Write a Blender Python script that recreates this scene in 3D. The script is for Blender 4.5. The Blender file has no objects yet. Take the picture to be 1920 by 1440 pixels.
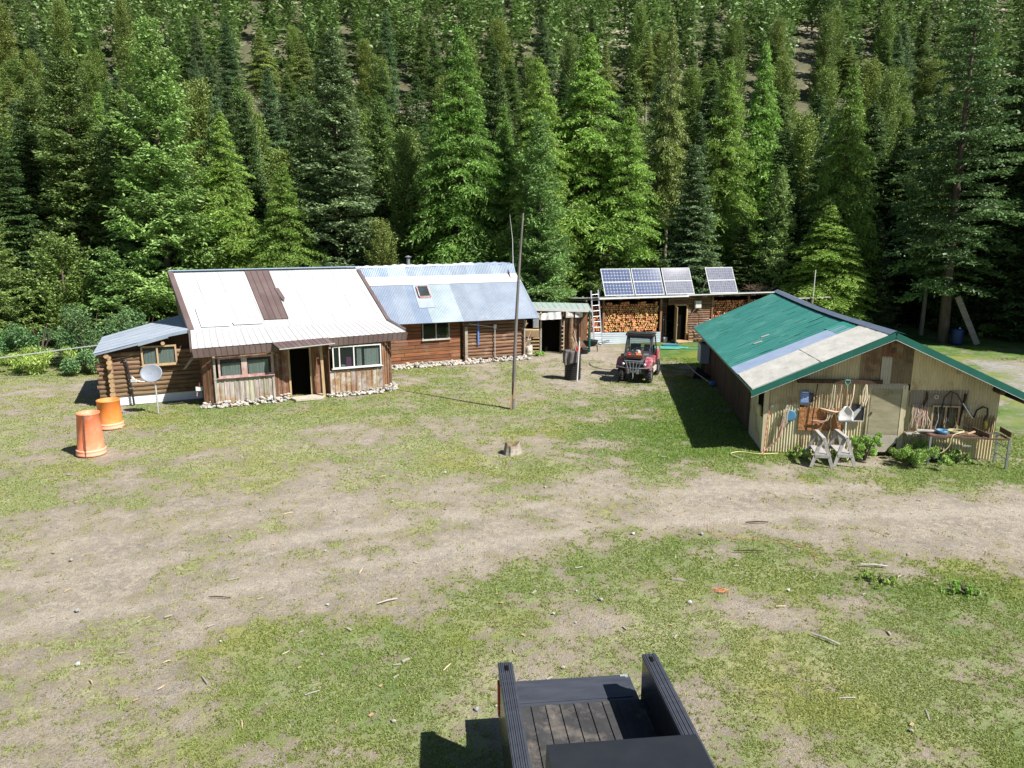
import bpy, bmesh, math, random
import numpy as np
from mathutils import Vector, Matrix
R = math.radians
sc = bpy.context.scene
COL = sc.collection

# ---------------------------------------------------------------- camera, sky, sun, exposure
cam = bpy.data.objects.new('camera', bpy.data.cameras.new('camera'))
COL.objects.link(cam); sc.camera = cam
cam.location = (0, 0, 6.3)
cam.rotation_euler = (R(90 - 12), 0, 0)
cam.data.lens = 25.7; cam.data.sensor_width = 36
cam.data.clip_start = .1; cam.data.clip_end = 3000

world = bpy.data.worlds.new('World'); sc.world = world
world.use_nodes = True
wn = world.node_tree
bg = wn.nodes['Background']
sky = wn.nodes.new('ShaderNodeTexSky'); sky.sky_type = 'NISHITA'; sky.sun_disc = False
SUN_EL, SUN_AZ = 49.6, 122.0
sky.sun_elevation = R(SUN_EL); sky.sun_rotation = R(SUN_AZ); sky.altitude = 1200
wn.links.new(sky.outputs[0], bg.inputs[0]); bg.inputs[1].default_value = .05
sun = bpy.data.objects.new('sun', bpy.data.lights.new('sun', 'SUN')); COL.objects.link(sun)
sun.data.energy = 5; sun.data.angle = R(.5); sun.data.color = (1, .955, .89)
sd = Vector((math.sin(R(SUN_AZ)) * math.cos(R(SUN_EL)), math.cos(R(SUN_AZ)) * math.cos(R(SUN_EL)), math.sin(R(SUN_EL))))
sun.rotation_euler = sd.to_track_quat('Z', 'Y').to_euler(); sun.location = sd * 60
sc.view_settings.view_transform = 'Standard'; sc.view_settings.look = 'None'
sc.view_settings.exposure = .82; sc.view_settings.gamma = 1
sc.render.engine = 'CYCLES'
try:
    sc.cycles.max_bounces = 6; sc.cycles.diffuse_bounces = 3; sc.cycles.transparent_max_bounces = 8
    sc.cycles.transmission_bounces = 4; sc.cycles.caustics_reflective = False; sc.cycles.caustics_refractive = False
except Exception: pass

# ---------------------------------------------------------------- materials
def mat(name, c1, c2=None, scale=(3, 3, 3), detail=6, rough=.8, metal=0, bump=.0, bscale=None, c3=None, s3=1.3, t3=(.52, .62),
        spec=.5, contrast=(.3, .7), rnd=0, transl=0):
    m = bpy.data.materials.new(name); m.use_nodes = True
    nt = m.node_tree; N = nt.nodes; L = nt.links
    P = N['Principled BSDF']
    tc = N.new('ShaderNodeTexCoord'); mp = N.new('ShaderNodeMapping'); mp.inputs['Scale'].default_value = scale
    L.new(tc.outputs['Object'], mp.inputs[0])
    nz = N.new('ShaderNodeTexNoise'); nz.inputs['Scale'].default_value = 1; nz.inputs['Detail'].default_value = detail
    nz.inputs['Roughness'].default_value = .65
    L.new(mp.outputs[0], nz.inputs['Vector'])
    cr = N.new('ShaderNodeMapRange'); cr.inputs[1].default_value = contrast[0]; cr.inputs[2].default_value = contrast[1]
    L.new(nz.outputs[0], cr.inputs[0])
    mx = N.new('ShaderNodeMix'); mx.data_type = 'RGBA'
    mx.inputs[6].default_value = (*c1, 1); mx.inputs[7].default_value = (*(c2 or c1), 1)
    L.new(cr.outputs[0], mx.inputs[0]); out = mx.outputs[2]
    if c3:
        n3 = N.new('ShaderNodeTexNoise'); n3.inputs['Scale'].default_value = s3; n3.inputs['Detail'].default_value = 8
        n3.inputs['Roughness'].default_value = .7
        L.new(tc.outputs['Object'], n3.inputs['Vector'])
        r3 = N.new('ShaderNodeMapRange'); r3.inputs[1].default_value = t3[0]; r3.inputs[2].default_value = t3[1]
        L.new(n3.outputs[0], r3.inputs[0])
        m3 = N.new('ShaderNodeMix'); m3.data_type = 'RGBA'; m3.inputs[7].default_value = (*c3, 1)
        L.new(r3.outputs[0], m3.inputs[0]); L.new(out, m3.inputs[6]); out = m3.outputs[2]
    at = N.new('ShaderNodeAttribute'); at.attribute_name = 'tint'
    ml = N.new('ShaderNodeMix'); ml.data_type = 'RGBA'; ml.blend_type = 'MULTIPLY'; ml.inputs[0].default_value = 1
    L.new(out, ml.inputs[6]); L.new(at.outputs['Color'], ml.inputs[7]); out = ml.outputs[2]
    if rnd:
        oi = N.new('ShaderNodeObjectInfo'); hs = N.new('ShaderNodeHueSaturation')
        a = N.new('ShaderNodeMapRange'); a.inputs[3].default_value = .5 - .035 * rnd; a.inputs[4].default_value = .5 + .03 * rnd
        b = N.new('ShaderNodeMapRange'); b.inputs[3].default_value = 1 - .35 * rnd; b.inputs[4].default_value = 1 + .35 * rnd
        w = N.new('ShaderNodeMath'); w.operation = 'MULTIPLY'; w.inputs[1].default_value = 7.13
        w2 = N.new('ShaderNodeMath'); w2.operation = 'FRACT'
        L.new(oi.outputs['Random'], a.inputs[0]); L.new(oi.outputs['Random'], w.inputs[0]); L.new(w.outputs[0], w2.inputs[0]); L.new(w2.outputs[0], b.inputs[0])
        L.new(a.outputs[0], hs.inputs['Hue']); L.new(b.outputs[0], hs.inputs['Value']); L.new(out, hs.inputs['Color']); out = hs.outputs[0]
    L.new(out, P.inputs['Base Color'])
    P.inputs['Roughness'].default_value = rough; P.inputs['Metallic'].default_value = metal
    P.inputs['Specular IOR Level'].default_value = spec
    if bump:
        nb = N.new('ShaderNodeTexNoise'); nb.inputs['Scale'].default_value = 1; nb.inputs['Detail'].default_value = 8
        mb_ = N.new('ShaderNodeMapping'); mb_.inputs['Scale'].default_value = bscale or tuple(5 * s for s in scale)
        L.new(tc.outputs['Object'], mb_.inputs[0]); L.new(mb_.outputs[0], nb.inputs['Vector'])
        bp = N.new('ShaderNodeBump'); bp.inputs['Strength'].default_value = bump; bp.inputs['Distance'].default_value = .02
        L.new(nb.outputs[0], bp.inputs['Height']); L.new(bp.outputs[0], P.inputs['Normal'])
    if transl:
        tr = N.new('ShaderNodeBsdfTranslucent'); ms = N.new('ShaderNodeMixShader'); ms.inputs[0].default_value = transl
        L.new(out, tr.inputs['Color']); L.new(P.outputs[0], ms.inputs[1]); L.new(tr.outputs[0], ms.inputs[2])
        L.new(ms.outputs[0], N['Material Output'].inputs[0])
    return m

WV = (14, 14, 1.2)   # vertical grain
WU = (1.2, 14, 14)   # grain along local x
M = {}
M['board'] = mat('barn_board', (.085, .038, .018), (.27, .14, .075), WV, c3=(.3, .245, .19), s3=1.6, t3=(.52, .7), bump=.5, rough=.85)
M['greyboard'] = mat('weathered_board', (.2, .165, .13), (.5, .46, .41), WV, c3=(.3, .19, .1), s3=1.6, t3=(.52, .62), bump=.5, rough=.9)
M['plank'] = mat('red_brown_plank', (.11, .04, .018), (.3, .125, .055), WU, c3=(.22, .12, .07), s3=1.5, bump=.6, rough=.85)
M['log'] = mat('weathered_log', (.14, .085, .05), (.29, .19, .11), WU, c3=(.14, .085, .05), s3=1.8, bump=.7, rough=.9)
M['logy'] = mat('log_along_y', (.16, .085, .04), (.33, .19, .095), (14, 1.2, 14), bump=.6, rough=.9)
M['logdark'] = mat('brown_log', (.12, .06, .03), (.26, .15, .09), WU, c3=(.3, .22, .16), s3=2, t3=(.55, .7), bump=.7, rough=.9)
M['cut'] = mat('cut_wood', (.3, .19, .1), (.46, .32, .19), (9, 9, 9), bump=.3, rough=.85)
M['darkwood'] = mat('old_dark_wood', (.035, .02, .012), (.09, .05, .03), WV, bump=.4, rough=.9)
M['greywood'] = mat('grey_lumber', (.3, .28, .25), (.52, .49, .45), (8, 8, 8), bump=.3, rough=.9)
M['greywoodx'] = mat('silvered_wood', (.2, .17, .13), (.4, .36, .3), (2, 12, 12), bump=.4, rough=.9)
M['tanwood'] = mat('tan_lumber', (.33, .22, .11), (.5, .37, .22), (10, 10, 2), bump=.3, rough=.85)
M['osb'] = mat('strand_board', (.22, .09, .03), (.5, .24, .09), (22, 22, 22), detail=3, bump=.3, rough=.8, contrast=(.38, .62))
M['ply'] = mat('old_plywood', (.22, .2, .12), (.4, .36, .24), (1.5, 1.5, 5), c3=(.2, .15, .09), s3=3, t3=(.58, .7), bump=.15, rough=.85)
M['white_roof'] = mat('white_roof_metal', (.47, .47, .465), (.55, .55, .545), (.7, .7, .7), c3=(.44, .42, .39), s3=2.2, t3=(.6, .72), rough=.45, bump=.3, bscale=(2.5, 2.5, 2.5))
M['brown_metal'] = mat('brown_roof_metal', (.115, .08, .075), (.17, .125, .12), (1, 1, 1), rough=.4, bump=.05, metal=.1)
M['galv'] = mat('galvanised_sheet', (.24, .285, .36), (.34, .39, .46), (1.1, 1.1, 1.1), c3=(.42, .43, .44), s3=2.5, t3=(.6, .75), rough=.42, metal=.25, bump=.25, bscale=(3, 3, 3))
M['galv_d'] = mat('dull_galvanised', (.22, .28, .36), (.34, .4, .48), (1.5, 1.5, 1.5), rough=.45, metal=.3, bump=.08)
M['white_metal'] = mat('pale_sheet', (.6, .63, .66), (.76, .78, .8), (1, 1, 1), rough=.45, bump=.08)
M['tarp'] = mat('silver_tarp', (.62, .65, .7), (.8, .82, .84), (3, 3, 3), rough=.3, bump=1, bscale=(3, 8, 8), metal=.2)
M['green_roof'] = mat('green_roof_sheet', (.04, .22, .19), (.06, .28, .245), (1.2, 1.2, 1.2), c3=(.09, .31, .27), s3=.8, rough=.5, bump=.3, bscale=(2, 2, 2), spec=.4)
M['green_lt'] = mat('light_green_sheet', (.04, .28, .22), (.05, .33, .26), rough=.5)
M['green_trim'] = mat('green_trim', (.008, .1, .075), (.013, .13, .1), rough=.4)
M['cream_roof'] = mat('weathered_cream_sheet', (.42, .41, .37), (.6, .59, .55), (4, 1.5, 3), c3=(.33, .3, .24), s3=3, t3=(.58, .8), rough=.7, bump=.1)
M['blue_roof'] = mat('blue_grey_sheet', (.3, .4, .56), (.42, .5, .64), (2, 1, 2), rough=.4, metal=.2)
M['cap'] = mat('grey_blue_cap', (.2, .25, .36), (.26, .32, .44), (1, 1, 1), rough=.4, metal=.3)
M['creamcorr'] = mat('cream_corrugated', (.46, .4, .25), (.64, .58, .4), (2.5, 2.5, .8), c3=(.3, .19, .09), s3=1.7, t3=(.53, .7), rough=.65, bump=.1)
M['browncorr'] = mat('brown_corrugated', (.15, .115, .065), (.26, .2, .12), (3, 3, .8), c3=(.13, .08, .04), s3=2, rough=.7)
M['greycorr'] = mat('grey_corrugated', (.3, .27, .22), (.42, .39, .33), (2, 2, 2), rough=.6)
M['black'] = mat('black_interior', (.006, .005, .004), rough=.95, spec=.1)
M['blackp'] = mat('black_plastic', (.016, .016, .018), (.03, .03, .034), rough=.45)
M['rubber'] = mat('tyre_rubber', (.02, .02, .02), (.045, .043, .04), (8, 8, 8), rough=.9)
M['glass'] = mat('window_glass', (.02, .028, .03), (.05, .065, .07), (1.4, 1.4, 1.4), rough=.06, spec=.8)
M['curtain'] = mat('curtain_cloth', (.62, .66, .65), (.76, .8, .78), (9, 9, 1.5), rough=.9)
M['whitep'] = mat('white_paint', (.55, .55, .53), (.68, .68, .66), (5, 5, 5), rough=.5)
M['redwhite'] = mat('flaking_red_trim', (.3, .1, .09), (.5, .42, .38), (6, 6, 3), rough=.8)
M['alu'] = mat('aluminium', (.6, .62, .64), (.75, .76, .78), rough=.35, metal=.6)
M['steel'] = mat('grey_steel', (.22, .24, .26), (.36, .38, .4), (6, 6, 6), rough=.5, metal=.5)
M['rust'] = mat('rusty_steel', (.09, .045, .03), (.19, .12, .09), (9, 9, 9), rough=.8, metal=.2)
M['silver'] = mat('silver_lumber', (.24, .23, .22), (.42, .41, .4), (8, 8, 8), bump=.3, rough=.9)
M['stone'] = mat('river_stone', (.34, .31, .27), (.52, .49, .44), (9, 9, 9), rough=.9, bump=.4)
M['concrete'] = mat('concrete', (.38, .34, .27), (.52, .48, .4), (4, 4, 4), rough=.9, bump=.3)
M['orange'] = mat('orange_plastic', (.72, .2, .03), (.85, .27, .06), (2, 2, 2), c3=(.5, .27, .15), s3=5, t3=(.5, .7), rough=.55)
M['salmon'] = mat('faded_orange_plastic', (.75, .2, .09), (.85, .28, .15), (2, 2, 3), c3=(.85, .34, .22), s3=3, rough=.6)
M['salmonrim'] = mat('pale_orange_plastic', (.85, .34, .2), (.9, .42, .28), rough=.6)
M['dish'] = mat('dish_grey', (.2, .23, .28), (.27, .3, .35), rough=.5)
M['pink'] = mat('faded_red_plastic', (.2, .02, .035), (.3, .06, .08), (4, 4, 4), c3=(.5, .27, .29), s3=2.5, t3=(.45, .6), rough=.4)
M['red'] = mat('red_plastic', (.5, .02, .02), (.6, .04, .03), rough=.4)
M['dred'] = mat('dull_red', (.11, .03, .02), (.2, .07, .045), (9, 9, 9), rough=.6)
M['blue'] = mat('blue_plastic', (.05, .16, .5), (.1, .24, .6), (6, 6, 6), rough=.5)
M['shade_blue'] = mat('shaded_blue_plastic', (.01, .03, .12), (.015, .04, .16), rough=.5)  # barrel blue made darker: tree shade is put into the colour
M['tblue'] = mat('faded_teal_blue', (.05, .17, .3), (.08, .24, .38), rough=.5)
M['yellow'] = mat('yellow_plastic', (.6, .42, .05), (.7, .5, .08), rough=.5)
M['pyellow'] = mat('pale_yellow_hose', (.55, .5, .25), (.65, .6, .34), rough=.5)
M['teal'] = mat('teal_plastic', (.05, .36, .3), (.08, .42, .36), rough=.45)
M['cloth'] = mat('grey_brown_cloth', (.11, .095, .095), (.17, .15, .15), (12, 12, 5), rough=.95, bump=.4)
M['rope'] = mat('pale_rope', (.5, .42, .3), (.68, .6, .46), (20, 20, 20), rough=.9)
M['pinkrope'] = mat('faded_red_rope', (.42, .22, .17), (.55, .34, .28), (20, 20, 20), rough=.9)
M['antler'] = mat('antler', (.4, .31, .2), (.56, .46, .33), (9, 9, 9), rough=.7)
M['purple'] = mat('purple_print', (.22, .03, .3), (.5, .12, .25), (14, 14, 14), detail=2, rough=.5)
M['bark'] = mat('conifer_bark', (.05, .035, .025), (.15, .115, .085), (6, 6, 1.5), rough=.95, bump=.8)
M['barkgrey'] = mat('pale_grey_bark', (.2, .17, .14), (.36, .31, .26), (6, 6, 1.5), rough=.95, bump=.6)
M['liner'] = mat('dusty_bed_liner', (.02, .02, .022), (.05, .05, .052), (3, 3, 3), c3=(.16, .14, .12), s3=2.2, t3=(.5, .68), rough=.8, bump=.2)
M['aroof'] = mat('blue_grey_lean_roof', (.34, .4, .48), (.45, .51, .59), (1, 1, 1), c3=(.5, .52, .54), s3=2, t3=(.6, .7), rough=.45, bump=.25, bscale=(3, 3, 3))
M['rail'] = mat('bed_rail_cap', (.035, .04, .055), (.06, .068, .085), (2, 9, 9), rough=.5)
M['truckp'] = mat('charcoal_paint', (.03, .033, .04), (.04, .044, .05), rough=.25, metal=.4)

def foliage(name, c1, c2, rnd=.45, tr=.22):
    m = mat(name, c1, c2, (.9, .9, .9), detail=3, rough=.5, rnd=rnd, transl=tr, spec=.5, contrast=(.35, .65))
    return m
F_ = {
 'spruce': foliage('spruce_needles', (0.12, 0.2, 0.055), (0.23, 0.33, 0.1)),
 'blue': foliage('blue_spruce_needles', (0.12, 0.2, 0.085), (0.21, 0.31, 0.14)),
 'larch': foliage('larch_needles', (0.17, 0.3, 0.05), (0.27, 0.42, 0.09), tr=.4),
 'pine': foliage('pine_needles', (0.16, 0.24, 0.05), (0.28, 0.37, 0.1)),
 'fir': foliage('fir_needles', (0.18, 0.31, 0.08), (0.29, 0.43, 0.13)),
 'dark': foliage('dark_fir_needles', (0.07, 0.13, 0.04), (0.14, 0.22, 0.07)),
 'bush': foliage('shrub_leaves', (0.08, 0.2, 0.07), (0.18, 0.31, 0.11)),
 'weed': foliage('weed_leaves', (0.26, 0.45, 0.08), (0.42, 0.6, 0.15)),
}

# ---------------------------------------------------------------- mesh helpers
class MB:
    def __init__(s): s.v = []; s.f = []; s.m = []; s.t = []; s.n = 0
    def add(s, vs, fs, mi=0, t=1.0):
        o = s.n; s.v.extend([tuple(v) for v in vs]); s.n += len(vs)
        if not isinstance(t, tuple): t = (t, t, t)
        for f in fs: s.f.append(tuple(i + o for i in f)); s.m.append(mi); s.t.append(t)
        return s
    def box(s, c, d, rot=None, mi=0, t=1.0):
        hx, hy, hz = d[0] / 2, d[1] / 2, d[2] / 2
        vs = [Vector((x, y, z)) for x in (-hx, hx) for y in (-hy, hy) for z in (-hz, hz)]
        if rot is not None: vs = [rot @ v for v in vs]
        vs = [v + Vector(c) for v in vs]
        return s.add(vs, [(0, 1, 3, 2), (4, 6, 7, 5), (0, 4, 5, 1), (2, 3, 7, 6), (0, 2, 6, 4), (1, 5, 7, 3)], mi, t)
    def bb(s, x0, x1, y0, y1, z0, z1, mi=0, t=1.0):
        return s.box(((x0 + x1) / 2, (y0 + y1) / 2, (z0 + z1) / 2), (abs(x1 - x0), abs(y1 - y0), abs(z1 - z0)), None, mi, t)
    def bar(s, p0, p1, w, h, mi=0, t=1.0, up=(0, 0, 1)):
        p0 = Vector(p0); p1 = Vector(p1); d = p1 - p0
        x = d.normalized(); u = Vector(up)
        if abs(x.dot(u)) > .98: u = Vector((0, 1, 0))
        y = u.cross(x).normalized(); z = x.cross(y)
        return s.box((p0 + p1) / 2, (d.length, w, h), Matrix((x, y, z)).transposed(), mi, t)
    def tube(s, pts, r, n=7, mi=0, t=1.0, cap=True, capmi=None):
        pts = [Vector(p) for p in pts]; k = len(pts)
        rs = r if isinstance(r, (list, tuple)) else [r] * k
        vs = []; pv = None
        for i, p in enumerate(pts):
            d = (pts[min(i + 1, k - 1)] - pts[max(i - 1, 0)]).normalized()
            if pv is None: a = Vector((0, 0, 1)) if abs(d.z) < .9 else Vector((1, 0, 0)); pv = a.cross(d).normalized()
            pv = (pv - d * pv.dot(d)).normalized(); q = d.cross(pv)
            for j in range(n):
                a = 2 * math.pi * j / n; vs.append(p + (pv * math.cos(a) + q * math.sin(a)) * rs[i])
        fs = [(i * n + j, i * n + (j + 1) % n, (i + 1) * n + (j + 1) % n, (i + 1) * n + j) for i in range(k - 1) for j in range(n)]
        s.add(vs, fs, mi, t)
        if cap:
            s.add(vs[:n], [tuple(range(n))[::-1]], capmi if capmi is not None else mi, t)
            s.add(vs[-n:], [tuple(range(n))], capmi if capmi is not None else mi, t)
        return s
    def poly(s, pts, mi=0, t=1.0): return s.add(pts, [tuple(range(len(pts)))], mi, t)
    def slab(s, pts, vec, mi=0, t=1.0):
        n = len(pts); a = [Vector(p) for p in pts]; b = [p + Vector(vec) for p in a]
        return s.add(a + b, [tuple(range(n))[::-1], tuple(range(n, 2 * n))] + [(i, (i + 1) % n, n + (i + 1) % n, n + i) for i in range(n)], mi, t)
    def lathe(s, prof, n=24, c=(0, 0, 0), mi=0, t=1.0, squash=1):
        vs = [(c[0] + r * math.cos(2 * math.pi * j / n), c[1] + squash * r * math.sin(2 * math.pi * j / n), c[2] + z) for r, z in prof for j in range(n)]
        fs = [(i * n + j, i * n + (j + 1) % n, (i + 1) * n + (j + 1) % n, (i + 1) * n + j) for i in range(len(prof) - 1) for j in range(n)]
        return s.add(vs, fs, mi, t)
    def sheet(s, p00, p10, p11, p01, pitch=.076, amp=.009, ny=2, prof='sin', tfn=None, mi=0, th=0, sag=None, wob=0):
        """corrugated sheet: waves run p00->p01, pitch measured along p00->p10"""
        p00, p10, p11, p01 = map(Vector, (p00, p10, p11, p01))
        W = (p10 - p00).length; nw = max(1, round(W / pitch))
        if prof == 'sin': xs = [(i / 6.0, math.sin(math.pi * 2 * i / 6.0)) for i in range(nw * 6 + 1)]
        elif prof == 'flat': xs = [(0, 0), (nw, 0)]
        else:
            xs = []
            for i in range(nw): xs += [(i, 0), (i + .82, 0), (i + .87, 1), (i + .95, 1)]
            xs.append((nw, 0))
        nrm = (p10 - p00).cross(p01 - p00).normalized()
        vs = []; m = len(xs)
        for j in range(ny + 1):
            b = j / ny
            for x, h in xs:
                a = x / nw
                p = (p00 * (1 - a) + p10 * a) * (1 - b) + (p01 * (1 - a) + p11 * a) * b
                o = nrm * (h * amp + wob * math.sin(a * 9 + b * 5) * math.sin(b * 7 + a * 23))
                if sag: o = o + Vector((0, 0, -sag * math.sin(math.pi * a)))
                vs.append(p + o)
        for j in range(ny):
            for i in range(m - 1):
                q = [vs[j * m + i], vs[j * m + i + 1], vs[(j + 1) * m + i + 1], vs[(j + 1) * m + i]]
                t = tfn(xs[i][0] / nw, (j + .5) / ny) if tfn else 1.0
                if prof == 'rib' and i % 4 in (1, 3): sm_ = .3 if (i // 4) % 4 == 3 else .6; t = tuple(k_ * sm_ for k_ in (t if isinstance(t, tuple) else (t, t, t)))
                s.add(q, [(0, 1, 2, 3)], mi, t)
        if th:
            o = nrm * (-th)
            s.add([p00 + o, p10 + o, p11 + o, p01 + o], [(3, 2, 1, 0)], mi)
        return s
    def build(s, name, mats, parent=None, smooth=False, loc=None, rot=None):
        return build(name, s.v, s.f, mats, parent, smooth, s.m, s.t, loc, rot)

def mesh_from(name, v, f, mats, mi=None, t=None, smooth=False):
    me = bpy.data.meshes.new(name); me.from_pydata([tuple(x) for x in v], [], f)
    if not isinstance(mats, (list, tuple)): mats = [mats]
    for m in mats: me.materials.append(m)
    np_ = len(me.polygons)
    if mi is not None and len(mats) > 1: me.polygons.foreach_set('material_index', mi)
    ca = me.color_attributes.new('tint', 'FLOAT_COLOR', 'CORNER')
    lt = np.zeros(np_, dtype=np.int32); me.polygons.foreach_get('loop_total', lt)
    tt = np.ones((np_, 4), dtype=np.float32)
    if t is not None: tt[:, :3] = np.array(t, dtype=np.float32).reshape(np_, 3)
    ca.data.foreach_set('color', np.repeat(tt, lt, axis=0).ravel())
    if smooth: me.polygons.foreach_set('use_smooth', [True] * np_)
    me.update(); return me

def link(name, me, parent=None, loc=None, rot=None):
    o = bpy.data.objects.new(name, me); COL.objects.link(o)
    if parent: o.parent = parent
    if loc is not None: o.location = loc
    if rot is not None: o.rotation_euler = rot
    return o

def build(name, v, f, mats, parent=None, smooth=False, mi=None, t=None, loc=None, rot=None):
    return link(name, mesh_from(name, v, f, mats, mi, t, smooth), parent, loc, rot)

def thing(name, label, cat, loc=(0, 0, 0), rz=0, group=None):
    o = bpy.data.objects.new(name, None); COL.objects.link(o); o.empty_display_size = .2
    o.location = loc; o.rotation_euler = (0, 0, R(rz)); return tag(o, label, cat, group)
def tag(o, label, cat, group=None):
    o['label'] = label; o['category'] = cat
    if group: o['group'] = group
    return o
def struct(o): o['kind'] = 'structure'; return o
def dup(root, loc, rz=None, sc_=None, label=None, rot=None):
    r = root.copy(); COL.objects.link(r); r.location = loc
    if rz is not None: r.rotation_euler = (0, 0, R(rz))
    if rot is not None: r.rotation_euler = rot
    if sc_: r.scale = sc_
    if label: r['label'] = label
    for ch in root.children:
        c = ch.copy(); COL.objects.link(c); c.parent = r
        for g in ch.children:
            d = g.copy(); COL.objects.link(d); d.parent = c
    return r
rng = random.Random(7)
def tv(a=.15, rg=rng):   # neutral tint variation
    k = 1 + rg.uniform(-a, a); return (k, k * (1 + rg.uniform(-a, a) * .25), k * (1 + rg.uniform(-a, a) * .4))

# frames (x, y, degrees) of the buildings
def tow(fr, u, v):
    a = R(fr[2]); return (fr[0] + u * math.cos(a) - v * math.sin(a), fr[1] + u * math.sin(a) + v * math.cos(a))
HOUSE = (-11.11, 25.74, 25.0); SHED = (7.28, 20.29, -6.9); WOOD = (4.3, 40.2, 14.0)

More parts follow.
